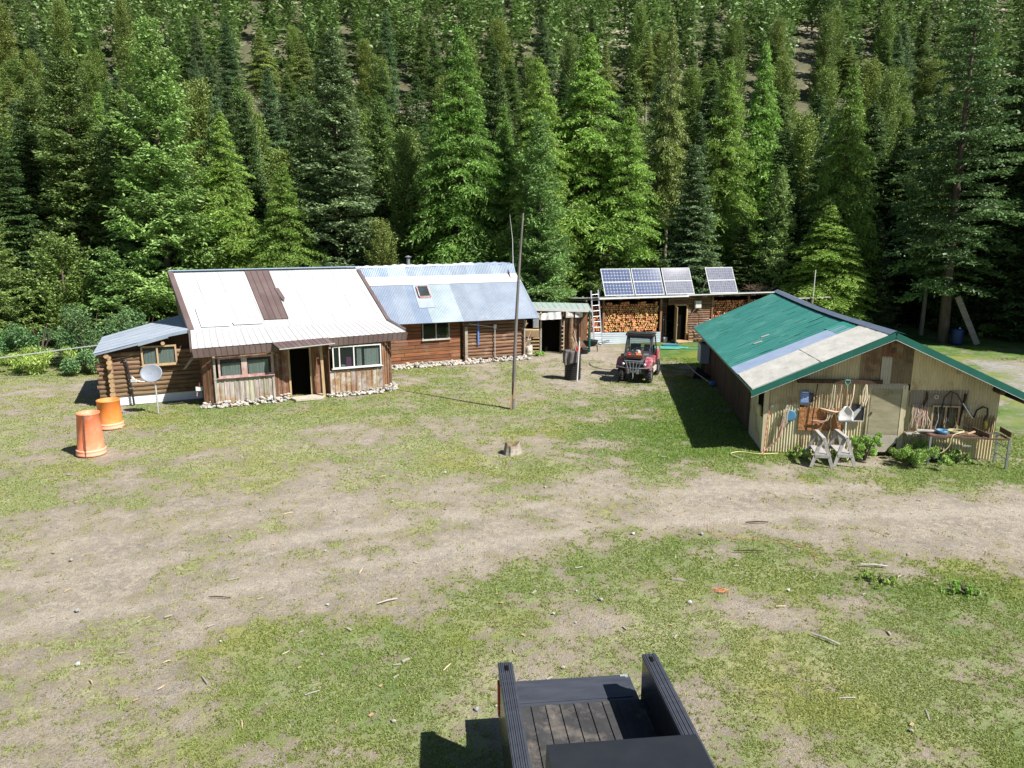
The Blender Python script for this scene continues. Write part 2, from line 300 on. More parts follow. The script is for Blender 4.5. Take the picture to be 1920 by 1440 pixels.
# ---------------------------------------------------------------- terrain
GM=[(-23.6,33.2,2.44,3.08,7,5),(-19.7,33.2,2.44,3.08,6,5),(-15.8,33.2,2.44,3.08,6,5),(-11.8,33.2,2.44,3.08,6,5),(-7.9,33.2,2.44,3.08,6,5),(-3.9,33.2,2.44,3.08,6,4),(0,33.2,2.44,3.08,4,4),(3.9,33.2,2.44,3.08,1,3),(7.9,33.2,2.44,3.08,3,8),(11.8,33.2,2.44,3.08,9,8),(15.8,33.2,2.44,3.08,9,8),(19.7,33.2,2.44,3.08,7,8),(23.6,33.2,2.44,3.08,3,3),(-20.5,28.6,2.12,2.51,3,2),(-17.1,28.6,2.12,2.51,3,2),(-13.7,28.6,2.12,2.51,6,5),(-10.3,28.6,2.12,2.51,5,5),(-6.8,28.6,2.12,2.51,5,5),(-3.4,28.6,2.12,2.51,6,5),(0,28.6,2.12,2.51,6,3),(3.4,28.6,2.12,2.51,3,4),(6.8,28.6,2.12,2.51,7,6),(10.3,28.6,2.12,2.51,9,8),(13.7,28.6,2.12,2.51,9,8),(17.1,28.6,2.12,2.51,7,8),(20.5,28.6,2.12,2.51,3,3),(-18.1,25.1,1.87,1.95,6,3),(-15.1,25.1,1.87,1.95,5,3),(-12.1,25.1,1.87,1.95,7,5),(-9.1,25.1,1.87,1.95,6,5),(-6,25.1,1.87,1.95,6,4),(-3,25.1,1.87,1.95,6,4),(0,25.1,1.87,1.95,5,3),(3,25.1,1.87,1.95,5,6),(6,25.1,1.87,1.95,8,8),(9.1,25.1,1.87,1.95,9,8),(12.1,25.1,1.87,1.95,9,6),(15.1,25.1,1.87,1.95,6,6),(18.1,25.1,1.87,1.95,6,6),(-16.2,22.3,1.68,1.56,6,3),(-13.5,22.3,1.68,1.56,5,3),(-10.8,22.3,1.68,1.56,6,3),(-8.1,22.3,1.68,1.56,5,2),(-5.4,22.3,1.68,1.56,4,3),(-2.7,22.3,1.68,1.56,5,3),(0,22.3,1.68,1.56,6,4),(2.7,22.3,1.68,1.56,7,6),(5.4,22.3,1.68,1.56,9,8),(8.1,22.3,1.68,1.56,8,8),(10.8,22.3,1.68,1.56,5,5),(13.5,22.3,1.68,1.56,6,5),(16.2,22.3,1.68,1.56,7,6),(-14.7,20.1,1.52,1.27,5,3),(-12.2,20.1,1.52,1.27,3,3),(-9.8,20.1,1.52,1.27,5,3),(-7.3,20.1,1.52,1.27,5,2),(-4.9,20.1,1.52,1.27,5,3),(-2.5,20.1,1.52,1.27,5,3),(0,20.1,1.52,1.27,6,3),(2.5,20.1,1.52,1.27,6,5),(4.9,20.1,1.52,1.27,8,7),(7.3,20.1,1.52,1.27,7,7),(9.8,20.1,1.52,1.27,4,4),(12.2,20.1,1.52,1.27,5,5),(14.7,20.1,1.52,1.27,7,6),(-13.4,18.2,1.4,1.06,6,4),(-11.2,18.2,1.4,1.06,5,3),(-8.9,18.2,1.4,1.06,5,3),(-6.7,18.2,1.4,1.06,5,2),(-4.5,18.2,1.4,1.06,4,3),(-2.2,18.2,1.4,1.06,5,3),(0,18.2,1.4,1.06,6,4),(2.2,18.2,1.4,1.06,5,4),(4.5,18.2,1.4,1.06,4,4),(6.7,18.2,1.4,1.06,4,4),(8.9,18.2,1.4,1.06,6,5),(11.2,18.2,1.4,1.06,6,6),(13.4,18.2,1.4,1.06,7,6),(-12.3,16.7,1.29,0.9,5,3),(-10.3,16.7,1.29,0.9,6,4),(-8.2,16.7,1.29,0.9,4,3),(-6.2,16.7,1.29,0.9,3,2),(-4.1,16.7,1.29,0.9,3,2),(-2.1,16.7,1.29,0.9,3,2),(0,16.7,1.29,0.9,3,3),(2.1,16.7,1.29,0.9,2,2),(4.1,16.7,1.29,0.9,1,2),(6.2,16.7,1.29,0.9,1,2),(8.2,16.7,1.29,0.9,1,2),(10.3,16.7,1.29,0.9,1,2),(12.3,16.7,1.29,0.9,1,2),(-11.4,15.3,1.2,0.77,4,3),(-9.5,15.3,1.2,0.77,3,3),(-7.6,15.3,1.2,0.77,3,2),(-5.7,15.3,1.2,0.77,2,2),(-3.8,15.3,1.2,0.77,2,2),(-1.9,15.3,1.2,0.77,2,2),(0,15.3,1.2,0.77,2,2),(1.9,15.3,1.2,0.77,1,2),(3.8,15.3,1.2,0.77,0,2),(5.7,15.3,1.2,0.77,0,2),(7.6,15.3,1.2,0.77,0,2),(9.5,15.3,1.2,0.77,0,2),(11.4,15.3,1.2,0.77,0,2),(-10.6,14.2,1.12,0.73,4,3),(-8.9,14.2,1.12,0.73,2,2),(-7.1,14.2,1.12,0.73,3,3),(-5.3,14.2,1.12,0.73,3,3),(-3.5,14.2,1.12,0.73,3,3),(-1.8,14.2,1.12,0.73,2,2),(0,14.2,1.12,0.73,1,2),(1.8,14.2,1.12,0.73,3,5),(3.5,14.2,1.12,0.73,5,5),(5.3,14.2,1.12,0.73,3,5),(7.1,14.2,1.12,0.73,1,2),(8.9,14.2,1.12,0.73,1,1),(10.6,14.2,1.12,0.73,1,1),(-9.8,13,1.04,0.71,1,2),(-8.2,13,1.04,0.71,1,2),(-6.5,13,1.04,0.71,2,2),(-4.9,13,1.04,0.71,3,3),(-3.3,13,1.04,0.71,3,3),(-1.6,13,1.04,0.71,1,3),(0,13,1.04,0.71,6,5),(1.6,13,1.04,0.71,8,5),(3.3,13,1.04,0.71,8,5),(4.9,13,1.04,0.71,7,5),(6.5,13,1.04,0.71,6,5),(8.2,13,1.04,0.71,4,5),(9.8,13,1.04,0.71,1,1),(-9.1,11.9,0.97,0.61,2,2),(-7.6,11.9,0.97,0.61,3,3),(-6,11.9,0.97,0.61,2,2),(-4.5,11.9,0.97,0.61,2,2),(-3,11.9,0.97,0.61,2,2),(-1.5,11.9,0.97,0.61,6,5),(0,11.9,0.97,0.61,7,5),(1.5,11.9,0.97,0.61,8,5),(3,11.9,0.97,0.61,6,4),(4.5,11.9,0.97,0.61,4,4),(6,11.9,0.97,0.61,8,6),(7.6,11.9,0.97,0.61,8,7),(9.1,11.9,0.97,0.61,5,6),(-8.4,11,0.92,0.53,3,2),(-7,11,0.92,0.53,2,2),(-5.6,11,0.92,0.53,2,2),(-4.2,11,0.92,0.53,4,4),(-2.8,11,0.92,0.53,6,5),(-1.4,11,0.92,0.53,6,4),(0,11,0.92,0.53,5,4),(1.4,11,0.92,0.53,4,3),(2.8,11,0.92,0.53,6,3),(4.2,11,0.92,0.53,3,3),(5.6,11,0.92,0.53,7,4),(7,11,0.92,0.53,6,5),(8.4,11,0.92,0.53,5,5),(-7.9,10.2,0.87,0.46,2,2),(-6.6,10.2,0.87,0.46,2,2),(-5.3,10.2,0.87,0.46,2,2),(-4,10.2,0.87,0.46,6,5),(-2.6,10.2,0.87,0.46,7,5),(-1.3,10.2,0.87,0.46,6,5),(0,10.2,0.87,0.46,3,3),(1.3,10.2,0.87,0.46,3,3),(2.6,10.2,0.87,0.46,6,4),(4,10.2,0.87,0.46,6,3),(5.3,10.2,0.87,0.46,6,4),(6.6,10.2,0.87,0.46,6,4),(7.9,10.2,0.87,0.46,6,4),(-7.4,9.5,0.83,0.51,3,3),(-6.2,9.5,0.83,0.51,3,3),(-5,9.5,0.83,0.51,3,3),(-3.7,9.5,0.83,0.51,6,5),(-2.5,9.5,0.83,0.51,7,5),(-1.2,9.5,0.83,0.51,6,5),(0,9.5,0.83,0.51,3,3),(1.2,9.5,0.83,0.51,4,3),(2.5,9.5,0.83,0.51,7,5),(3.7,9.5,0.83,0.51,6,3),(5,9.5,0.83,0.51,6,4),(6.2,9.5,0.83,0.51,6,4),(7.4,9.5,0.83,0.51,7,5),(-6.8,8.6,0.77,0.6,3,3),(-5.7,8.6,0.77,0.6,3,3),(-4.5,8.6,0.77,0.6,3,3),(-3.4,8.6,0.77,0.6,6,5),(-2.3,8.6,0.77,0.6,7,5),(-1.1,8.6,0.77,0.6,6,5),(0,8.6,0.77,0.6,3,3),(1.1,8.6,0.77,0.6,4,3),(2.3,8.6,0.77,0.6,7,5),(3.4,8.6,0.77,0.6,6,3),(4.5,8.6,0.77,0.6,6,4),(5.7,8.6,0.77,0.6,6,4),(6.8,8.6,0.77,0.6,7,5),(-6.1,7.6,0.71,0.53,3,3),(-5.1,7.6,0.71,0.53,3,3),(-4.1,7.6,0.71,0.53,4,3),(-3.1,7.6,0.71,0.53,6,5),(-2,7.6,0.71,0.53,7,5),(-1,7.6,0.71,0.53,6,5),(0,7.6,0.71,0.53,3,3),(1,7.6,0.71,0.53,4,3),(2,7.6,0.71,0.53,7,5),(3.1,7.6,0.71,0.53,6,3),(4.1,7.6,0.71,0.53,6,4),(5.1,7.6,0.71,0.53,6,4),(6.1,7.6,0.71,0.53,7,5)]
for _x in np.arange(-20, 30, 3.):
    for _y in (36.5, 40.):
        g_, l_ = (1, 3) if 0 < _x < 4.6 else ((4, 4) if _x < 0 else ((8, 8) if _x < 13 or _x > 20 else (6, 6)))
        GM.append((_x, _y, 2., 2., g_, l_))
GMa = np.array(GM, dtype=np.float64)
def _hash(ix, iy, s):
    h = (ix * 374761393 + iy * 668265263 + s * 2246822519) & 0xffffffff
    h = ((h ^ (h >> 13)) * 1274126177) & 0xffffffff
    return ((h ^ (h >> 16)) & 0xffff) / 65535.0
def vnoise(x, y, s=0):
    ix = np.floor(x).astype(np.int64); iy = np.floor(y).astype(np.int64); fx = x - ix; fy = y - iy
    fx = fx * fx * (3 - 2 * fx); fy = fy * fy * (3 - 2 * fy)
    a = _hash(ix, iy, s); b = _hash(ix + 1, iy, s); c = _hash(ix, iy + 1, s); d = _hash(ix + 1, iy + 1, s)
    return (a * (1 - fx) + b * fx) * (1 - fy) + (c * (1 - fx) + d * fx) * fy
def fbm(x, y, f, o=4, s=0, g=.55):
    t = 0; a = 1; n = 0
    for k in range(o): t = t + a * vnoise(x * f, y * f, s + k); n += a; a *= g; f *= 2.03
    return t / n
def gfield(x, y):
    """grass cover and lushness, 0..1, at world x, y"""
    wx = x + 1.6 * (fbm(x, y, .35, 3, 50) - .5); wy = y + 1.6 * (fbm(x, y, .35, 3, 60) - .5)
    g = np.zeros_like(x); l = np.zeros_like(x); w = np.full_like(x, 1e-4); g += .5e-4; l += .5e-4
    for X, Y, sx, sy, a, b in GM:
        e = np.exp(-((wx - X) / sx) ** 2 - ((wy - Y) / sy) ** 2); g += e * a / 9.; l += e * b / 9.; w += e
    return g / w, l / w
def hillz(x, y):
    k = np.clip((y - 57) / 95., 0, 1); base = 95 * .43 * k * (.55 + .45 * k) + .5 * np.clip(y - 152, 0, 190)
    base = base + 3.5 * (fbm(x, y, .03, 3, 5) - .5) * np.clip((y - 57) / 20, 0, 1)
    return base 

def grid_mesh(name, xs, ys, zf, m, attrs):
    X, Y = np.meshgrid(xs, ys); Z = zf(X, Y); nx, ny = len(xs), len(ys)
    me = bpy.data.meshes.new(name); me.vertices.add(nx * ny)
    me.vertices.foreach_set('co', np.stack([X.ravel(), Y.ravel(), Z.ravel()], 1).ravel())
    i = np.arange((nx - 1) * (ny - 1)); r = i // (nx - 1); c = i % (nx - 1); a = r * nx + c
    q = np.stack([a, a + 1, a + 1 + nx, a + nx], 1).ravel().astype(np.int32)
    me.loops.add(len(q)); me.loops.foreach_set('vertex_index', q)
    me.polygons.add(len(i)); me.polygons.foreach_set('loop_start', np.arange(len(i), dtype=np.int32) * 4)
    me.polygons.foreach_set('loop_total', np.full(len(i), 4, dtype=np.int32))
    me.polygons.foreach_set('use_smooth', np.ones(len(i), dtype=bool))
    me.update(calc_edges=True)
    for k, fn in attrs.items():
        at = me.attributes.new(k, 'FLOAT', 'POINT'); at.data.foreach_set('value', fn(X, Y).ravel().astype(np.float32))
    me.materials.append(m); me.validate(); return link(name, me)

def ground_material():
    m = bpy.data.materials.new('yard_ground'); m.use_nodes = True; nt = m.node_tree; N = nt.nodes; L = nt.links; P = N['Principled BSDF']
    tc = N.new('ShaderNodeTexCoord')
    def noise(s, d=6, r=.6, sc_=None):
        n = N.new('ShaderNodeTexNoise'); n.inputs['Scale'].default_value = s; n.inputs['Detail'].default_value = d; n.inputs['Roughness'].default_value = r
        L.new(tc.outputs['Object'], n.inputs['Vector']); return n.outputs[0]
    def rng_(x, a, b, c=0, d=1):
        n = N.new('ShaderNodeMapRange'); n.inputs[1].default_value = a; n.inputs[2].default_value = b; n.inputs[3].default_value = c; n.inputs[4].default_value = d
        L.new(x, n.inputs[0]); return n.outputs[0]
    def mix(f, a, b):
        n = N.new('ShaderNodeMix'); n.data_type = 'RGBA'
        L.new(f, n.inputs[0])
        for k, v in ((6, a), (7, b)):
            if isinstance(v, tuple): n.inputs[k].default_value = (*v, 1)
            else: L.new(v, n.inputs[k])
        return n.outputs[2]
    def attr(k):
        n = N.new('ShaderNodeAttribute'); n.attribute_name = k; return n.outputs['Fac']
    def math_(op, a, b):
        n = N.new('ShaderNodeMath'); n.operation = op
        for k, v in ((0, a), (1, b)):
            if isinstance(v, (int, float)): n.inputs[k].default_value = v
            else: L.new(v, n.inputs[k])
        return n.outputs[0]
    fine = noise(26, 5, .7); mid = noise(5, 6, .65); big = noise(.9, 5, .6); tiny = noise(70, 3, .6)
    dirt = mix(rng_(big, .35, .65), (.35, .305, .25), (.27, .24, .21))
    dirt = mix(rng_(mid, .45, .66), dirt, (.47, .41, .33))
    dirt = mix(rng_(fine, .56, .72), dirt, (.2, .15, .1))
    dirt = mix(rng_(tiny, .62, .7), dirt, (.62, .56, .46))
    dirt = mix(rng_(attr('track'), .15, 1.1, 0, .5), dirt, (.49, .44, .375))
    gravel = mix(rng_(tiny, .35, .65), (.23, .23, .23), (.45, .44, .43))
    dirt = mix(attr('gravel'), dirt, gravel)
    litter = mix(rng_(fine, .3, .7), (.05, .035, .02), (.14, .1, .055))
    dirt = mix(attr('litter'), dirt, litter)
    dry = mix(rng_(fine, .3, .7), (.22, .24, .11), (.43, .42, .25))
    lushc = mix(rng_(mid, .3, .7), (.07, .17, .025), (.15, .27, .05))
    lushc = mix(rng_(fine, .35, .7), lushc, (.035, .08, .015))
    lf = math_('ADD', attr('lush'), math_('MULTIPLY', math_('SUBTRACT', big, .5), 1.2))
    grass = mix(rng_(lf, .2, .85), dry, lushc)
    yel = noise(.35, 3, .5)
    grass = mix(rng_(yel, .5, .66, 0, .5), grass, (.27, .26, .05))
    s = math_('ADD', attr('cover'), math_('MULTIPLY', math_('SUBTRACT', mid, .5), 1.3))
    s = math_('ADD', s, math_('MULTIPLY', math_('SUBTRACT', fine, .5), 1.1))
    fac = rng_(s, .4, .56)
    moss = mix(rng_(fine, .3, .7), (.13, .11, .05), (.26, .22, .12))
    dirt = mix(rng_(s, .12, .42, 0, .55), dirt, moss)
    spk = noise(38, 4, .75); dirt = mix(rng_(spk, .55, .63, 0, .75), dirt, (.1, .1, .045))
    dirt = mix(rng_(noise(14, 5, .75), .56, .64, 0, .6), dirt, (.16, .15, .075))
    grass = mix(rng_(spk, .56, .66, 0, .6), grass, (.36, .31, .2))
    col = mix(fac, dirt, grass)
    L.new(col, P.inputs['Base Color']); P.inputs['Roughness'].default_value = 1; P.inputs['Specular IOR Level'].default_value = .15
    bp = N.new('ShaderNodeBump'); bp.inputs['Strength'].default_value = 1; bp.inputs['Distance'].default_value = .035
    h = math_('ADD', math_('MULTIPLY', fine, 1.), math_('MULTIPLY', mid, .6)); h = math_('ADD', h, math_('MULTIPLY', tiny, .4))
    L.new(h, bp.inputs['Height']); L.new(bp.outputs[0], P.inputs['Normal'])
    return m
GMAT = ground_material()
def cover(X, Y):
    g, l = gfield(X, Y); g = .01 + .84 * g + 1.0 * (fbm(X, Y, .8, 4, 11) - .5) + .7 * (fbm(X, Y, 2.3, 3, 21) - .5) + .3 * (fbm(X, Y, 6.5, 2, 25) - .5) - .18 * np.clip(track(X, Y), 0, 1)
    far = np.clip((Y - 40) / 4, 0, 1) * np.clip((22 - X) / 5, 0, 1)
    return np.clip(g * (1 - far) + far * .25, 0, 1)
def lush(X, Y): return gfield(X, Y)[1]
def gravel(X, Y):
    a = np.exp(-((X - 21.5) / 2.6) ** 2 - ((Y - 31.5) / 5.5) ** 2) + np.exp(-((X - 17.8) / 1.6) ** 2 - ((Y - 24.5) / 3.5) ** 2)
    return np.clip(a * 1.6 + .5 * (fbm(X, Y, .7, 3, 31) - .5), 0, 1) * (a > .12)
ROAD = [(-14, 9.6), (-9, 11.3), (-5, 12.9), (-2, 14.3), (1.5, 15.6), (6, 16.5), (12, 16.6), (20, 16.4)]
def track(X, Y):
    best = np.full(X.shape, 9.)
    for (x0, y0), (x1, y1) in zip(ROAD[:-1], ROAD[1:]):
        dx, dy = x1 - x0, y1 - y0; L2 = dx * dx + dy * dy; t = np.clip(((X - x0) * dx + (Y - y0) * dy) / L2, 0, 1)
        px, py = x0 + t * dx, y0 + t * dy; s = ((X - x0) * dy - (Y - y0) * dx) / math.sqrt(L2)
        d = np.hypot(X - px, Y - py) * np.sign(s); best = np.where(np.abs(d) < np.abs(best), d, best)
    best = best + .5 * (fbm(X, Y, .5, 3, 71) - .5)
    return (np.exp(-((np.abs(best) - .85) / .3) ** 2) + .6 * np.exp(-((best + 2.6) / .35) ** 2)) * (.35 + .9 * fbm(X, Y, .6, 3, 81))
def litter(X, Y):
    e = 42.5 + 1.2 * np.sin(X * .5) + np.where(X > 20, 2.5, 0) - np.where(X < -15, 6 * np.clip((-15 - X) / 6, 0, 1), 0)
    return np.clip((Y - e) / 2, 0, 1) * .85
def gz(X, Y):
    return .035 * (fbm(X, Y, .8, 3, 41) - .55) - .02 - .0 * X
xs = np.concatenate([np.arange(-900, -60, 60), np.arange(-60, -28, 1.), np.arange(-28, -22, .3), np.arange(-22, 24, .1), np.arange(24, 32, .3), np.arange(32, 60, 1.), np.arange(60, 901, 60)])
ys = np.concatenate([[-300, -100, -30], np.arange(-10, 6, .8), np.arange(6, 34, .1), np.arange(34, 62, .3), [70, 100, 200, 600, 1500]])
struct(grid_mesh('ground', xs, ys, gz, GMAT, dict(cover=cover, lush=lush, gravel=gravel, litter=litter, track=track)))
hm = mat('hillside_soil', (.06, .065, .03), (.13, .12, .07), (.4, .4, .4), c3=(.33, .28, .22), s3=.07, t3=(.55, .62), rough=1, bump=.6, bscale=(3, 3, 3))
struct(grid_mesh('hillside', np.arange(-320, 321, 4.), np.arange(55, 400, 3.), lambda X, Y: hillz(X, Y) - .35, hm, dict(tint=lambda X, Y: X * 0 + 1)))

# ---------------------------------------------------------------- conifers
def conifer(seed, H, RR, kind, z0=.7):
    r = np.random.RandomState(seed); P0 = []; D = []; S = []; LL = []; WW = []; TT = []
    limbs = MB(); n_tr = 9
    tr_r = .011 * H + .05
    bend = r.uniform(-.15, .15, 2)
    def axis(z): t = z / H; return np.array([bend[0] * math.sin(t * 3), bend[1] * math.sin(t * 2.4), z])
    limbs.tube([axis(H * i / n_tr) for i in range(n_tr + 1)], [tr_r * (1 - .93 * i / n_tr) + .012 for i in range(n_tr + 1)], 8, cap=False)
    A = dict(spruce=(.12, -.42, .3, .24), fir=(.12, -.1, .14, .34), larch=(.45, -.85, .05, .26), pine=(.75, -.1, .35, .3), dark=(.02, -.35, .2, .22), open=(.15, -.45, .12, .5))[kind]
    z = z0; ph = 0
    while z < H - .15:
        t = (z - z0) / (H - z0)
        prof = (1 - t) ** (.68 if kind != 'pine' else .5)
        if kind in ('larch', 'open'): prof = min(1, (1 - t) ** .8 * (.75 + .5 * math.sin(t * 3.0)))
        if t < .12: prof *= .75 + 2 * t
        base = RR * prof + .1
        nb = int((5 if kind != 'open' else 4) + r.rand() * 3); ph += r.rand() * 2
        for b in range(nb):
            if r.rand() < .1: continue
            L = base * r.uniform(.55, 1.15) * (1.2 if r.rand() < .15 else 1)
            az = ph + 2 * math.pi * (b + r.uniform(-.35, .35)) / nb
            zz = z + r.uniform(-.12, .12)
            dh = np.array([math.cos(az), math.sin(az), 0.]); sd_ = np.array([-math.sin(az), math.cos(az), 0.])
            a1 = A[0] + r.uniform(-.12, .12) + (.5 * t if kind != 'dark' else .3 * t); a2 = A[1] + r.uniform(-.1, .1)
            org = axis(zz); btint = r.uniform(.72, 1.25)
            nt = max(3, int(L / (.115 if kind != 'open' else .14)))
            s = np.linspace(.16, 1, nt) ** .9
            def pos(s): return org + dh * L * s[:, None] + np.array([0, 0, 1.]) * (L * (a1 * s + a2 * s ** 2 + A[2] * s ** 4))[:, None]
            C = pos(s)
            if L > .5: limbs.tube([pos(np.array([q]))[0] for q in (0, .4, .8)], [.012 + .008 * L, .008 + .005 * L, .006], 3, cap=False)
            for side in (-1, 1):
                wl = (L * .36 * np.sin(np.clip(s * 1.25, 0, 1.25) ** .8 * 2.2).clip(.12, 1) + .12) * r.uniform(.7, 1.2, nt)
                fw = r.uniform(.35, .9, nt)[:, None]
                d = dh * fw + sd_ * side * r.uniform(.6, 1, nt)[:, None] + np.array([0, 0, 1.]) * r.uniform(-.35, .15, nt)[:, None]
                if kind == 'larch': d[:, 2] -= .35
                if kind == 'pine': d[:, 2] += .55
                d /= np.linalg.norm(d, axis=1)[:, None]
                tw = r.uniform(.8, 1.2, nt) * btint
                for k in (.08, .24, .4, .55, .7, .84, .97):
                    c = C + d * (wl * k)[:, None] + r.normal(0, .03, (nt, 3))
                    if kind in ('larch',): c[:, 2] -= r.uniform(0, .12, nt)
                    P0.append(c); jd = d + r.normal(0, .28 if kind in ('spruce', 'fir', 'dark') else .5, (nt, 3)); jd /= np.linalg.norm(jd, axis=1)[:, None]
                    D.append(jd)
                    up = np.array([0, 0, 1.]) + r.normal(0, .45 if kind in ('fir', 'spruce', 'dark') else .9, (nt, 3))
                    q = np.cross(up, jd); q /= np.linalg.norm(q, axis=1)[:, None] + 1e-6; S.append(q)
                    ln = np.clip(wl * .34, .085, .2) * r.uniform(.8, 1.25, nt)
                    LL.append(ln); WW.append(np.minimum(ln * .4, .044 if kind != 'larch' else .036) * r.uniform(.8, 1.2, nt)); TT.append(tw)
        z += A[3] * .8 * r.uniform(.8, 1.25) * (1 if t < .8 else .7)
    C = np.concatenate(P0); D = np.concatenate(D); S = np.concatenate(S); l = np.concatenate(LL)[:, None]; w = np.concatenate(WW)[:, None]; T = np.concatenate(TT)
    V = np.stack([C - D * l * .5, C + S * w - D * l * .08, C + D * l * .6, C - S * w - D * l * .08], 1).reshape(-1, 3)
    return V, T, limbs

def quads_mesh(name, V, T, m):
    n = len(V) // 4
    me = bpy.data.meshes.new(name); me.vertices.add(len(V)); me.vertices.foreach_set('co', V.astype(np.float32).ravel())
    me.loops.add(n * 4); me.loops.foreach_set('vertex_index', np.arange(n * 4, dtype=np.int32))
    me.polygons.add(n); me.polygons.foreach_set('loop_start', np.arange(n, dtype=np.int32) * 4); me.polygons.foreach_set('loop_total', np.full(n, 4, dtype=np.int32))
    me.update(calc_edges=True); me.materials.append(m)
    ca = me.color_attributes.new('tint', 'FLOAT_COLOR', 'CORNER'); c = np.ones((n, 4)); c[:, :3] = T[:, None] if T.ndim == 1 else T
    ca.data.foreach_set('color', np.repeat(c, 4, 0).ravel().astype(np.float32)); return me

PR = {}
for k, (seed, H, RR, kind, z0, fm, bm) in dict(
        spruce=(1, 16, 2.6, 'spruce', .6, 'spruce', 'bark'), spruce2=(2, 16, 2.4, 'spruce', .5, 'spruce', 'bark'), blue=(3, 16, 2.4, 'spruce', .4, 'blue', 'bark'),
        blue2=(4, 14, 2.4, 'dark', .4, 'blue', 'bark'), fir=(5, 14, 2.8, 'fir', .3, 'fir', 'bark'), fir2=(6, 6.5, 1.8, 'fir', .15, 'fir', 'bark'),
        larch=(7, 16, 2.8, 'larch', .9, 'larch', 'bark'), larch2=(8, 16, 2.9, 'larch', 1.6, 'larch', 'bark'), pine=(9, 13, 1.9, 'pine', .6, 'pine', 'bark'),
        pine2=(10, 6, 1.7, 'pine', .2, 'pine', 'bark'), dark=(11, 16, 2.3, 'dark', .8, 'dark', 'bark'), open=(12, 19, 3.0, 'open', 3.2, 'dark', 'bark'),
        bare=(13, 17, 2.0, 'larch', 6.5, 'pine', 'barkgrey')).items():
    V, T, lb = conifer(seed, H, RR, kind, z0)
    print(k, len(V) // 4)
    PR[k] = (H, RR, quads_mesh(k + '_crown', V, T, F_[fm]), mesh_from(k + '_trunk', lb.v, lb.f, M[bm], smooth=True))
NAMES = dict(spruce='spruce_tree', spruce2='spruce_tree', blue='spruce_tree', blue2='spruce_tree', fir='fir_tree', fir2='fir_tree', larch='larch_tree', larch2='larch_tree',
             pine='pine_tree', pine2='pine_tree', dark='fir_tree', open='conifer_tree', bare='pine_tree')
def tree(x, y, z, h, r, kind, label, rz, group=None):
    H, RR, cm, tm = PR[kind]
    t = thing(NAMES[kind], label, 'tree', (x, y, z), rz, group); t.scale = (r / RR, r / RR, h / H)
    t.rotation_euler[0] = rng.uniform(-.02, .02); t.rotation_euler[1] = rng.uniform(-.02, .02)
    link('trunk', tm, t); link('crown', cm, t); return t
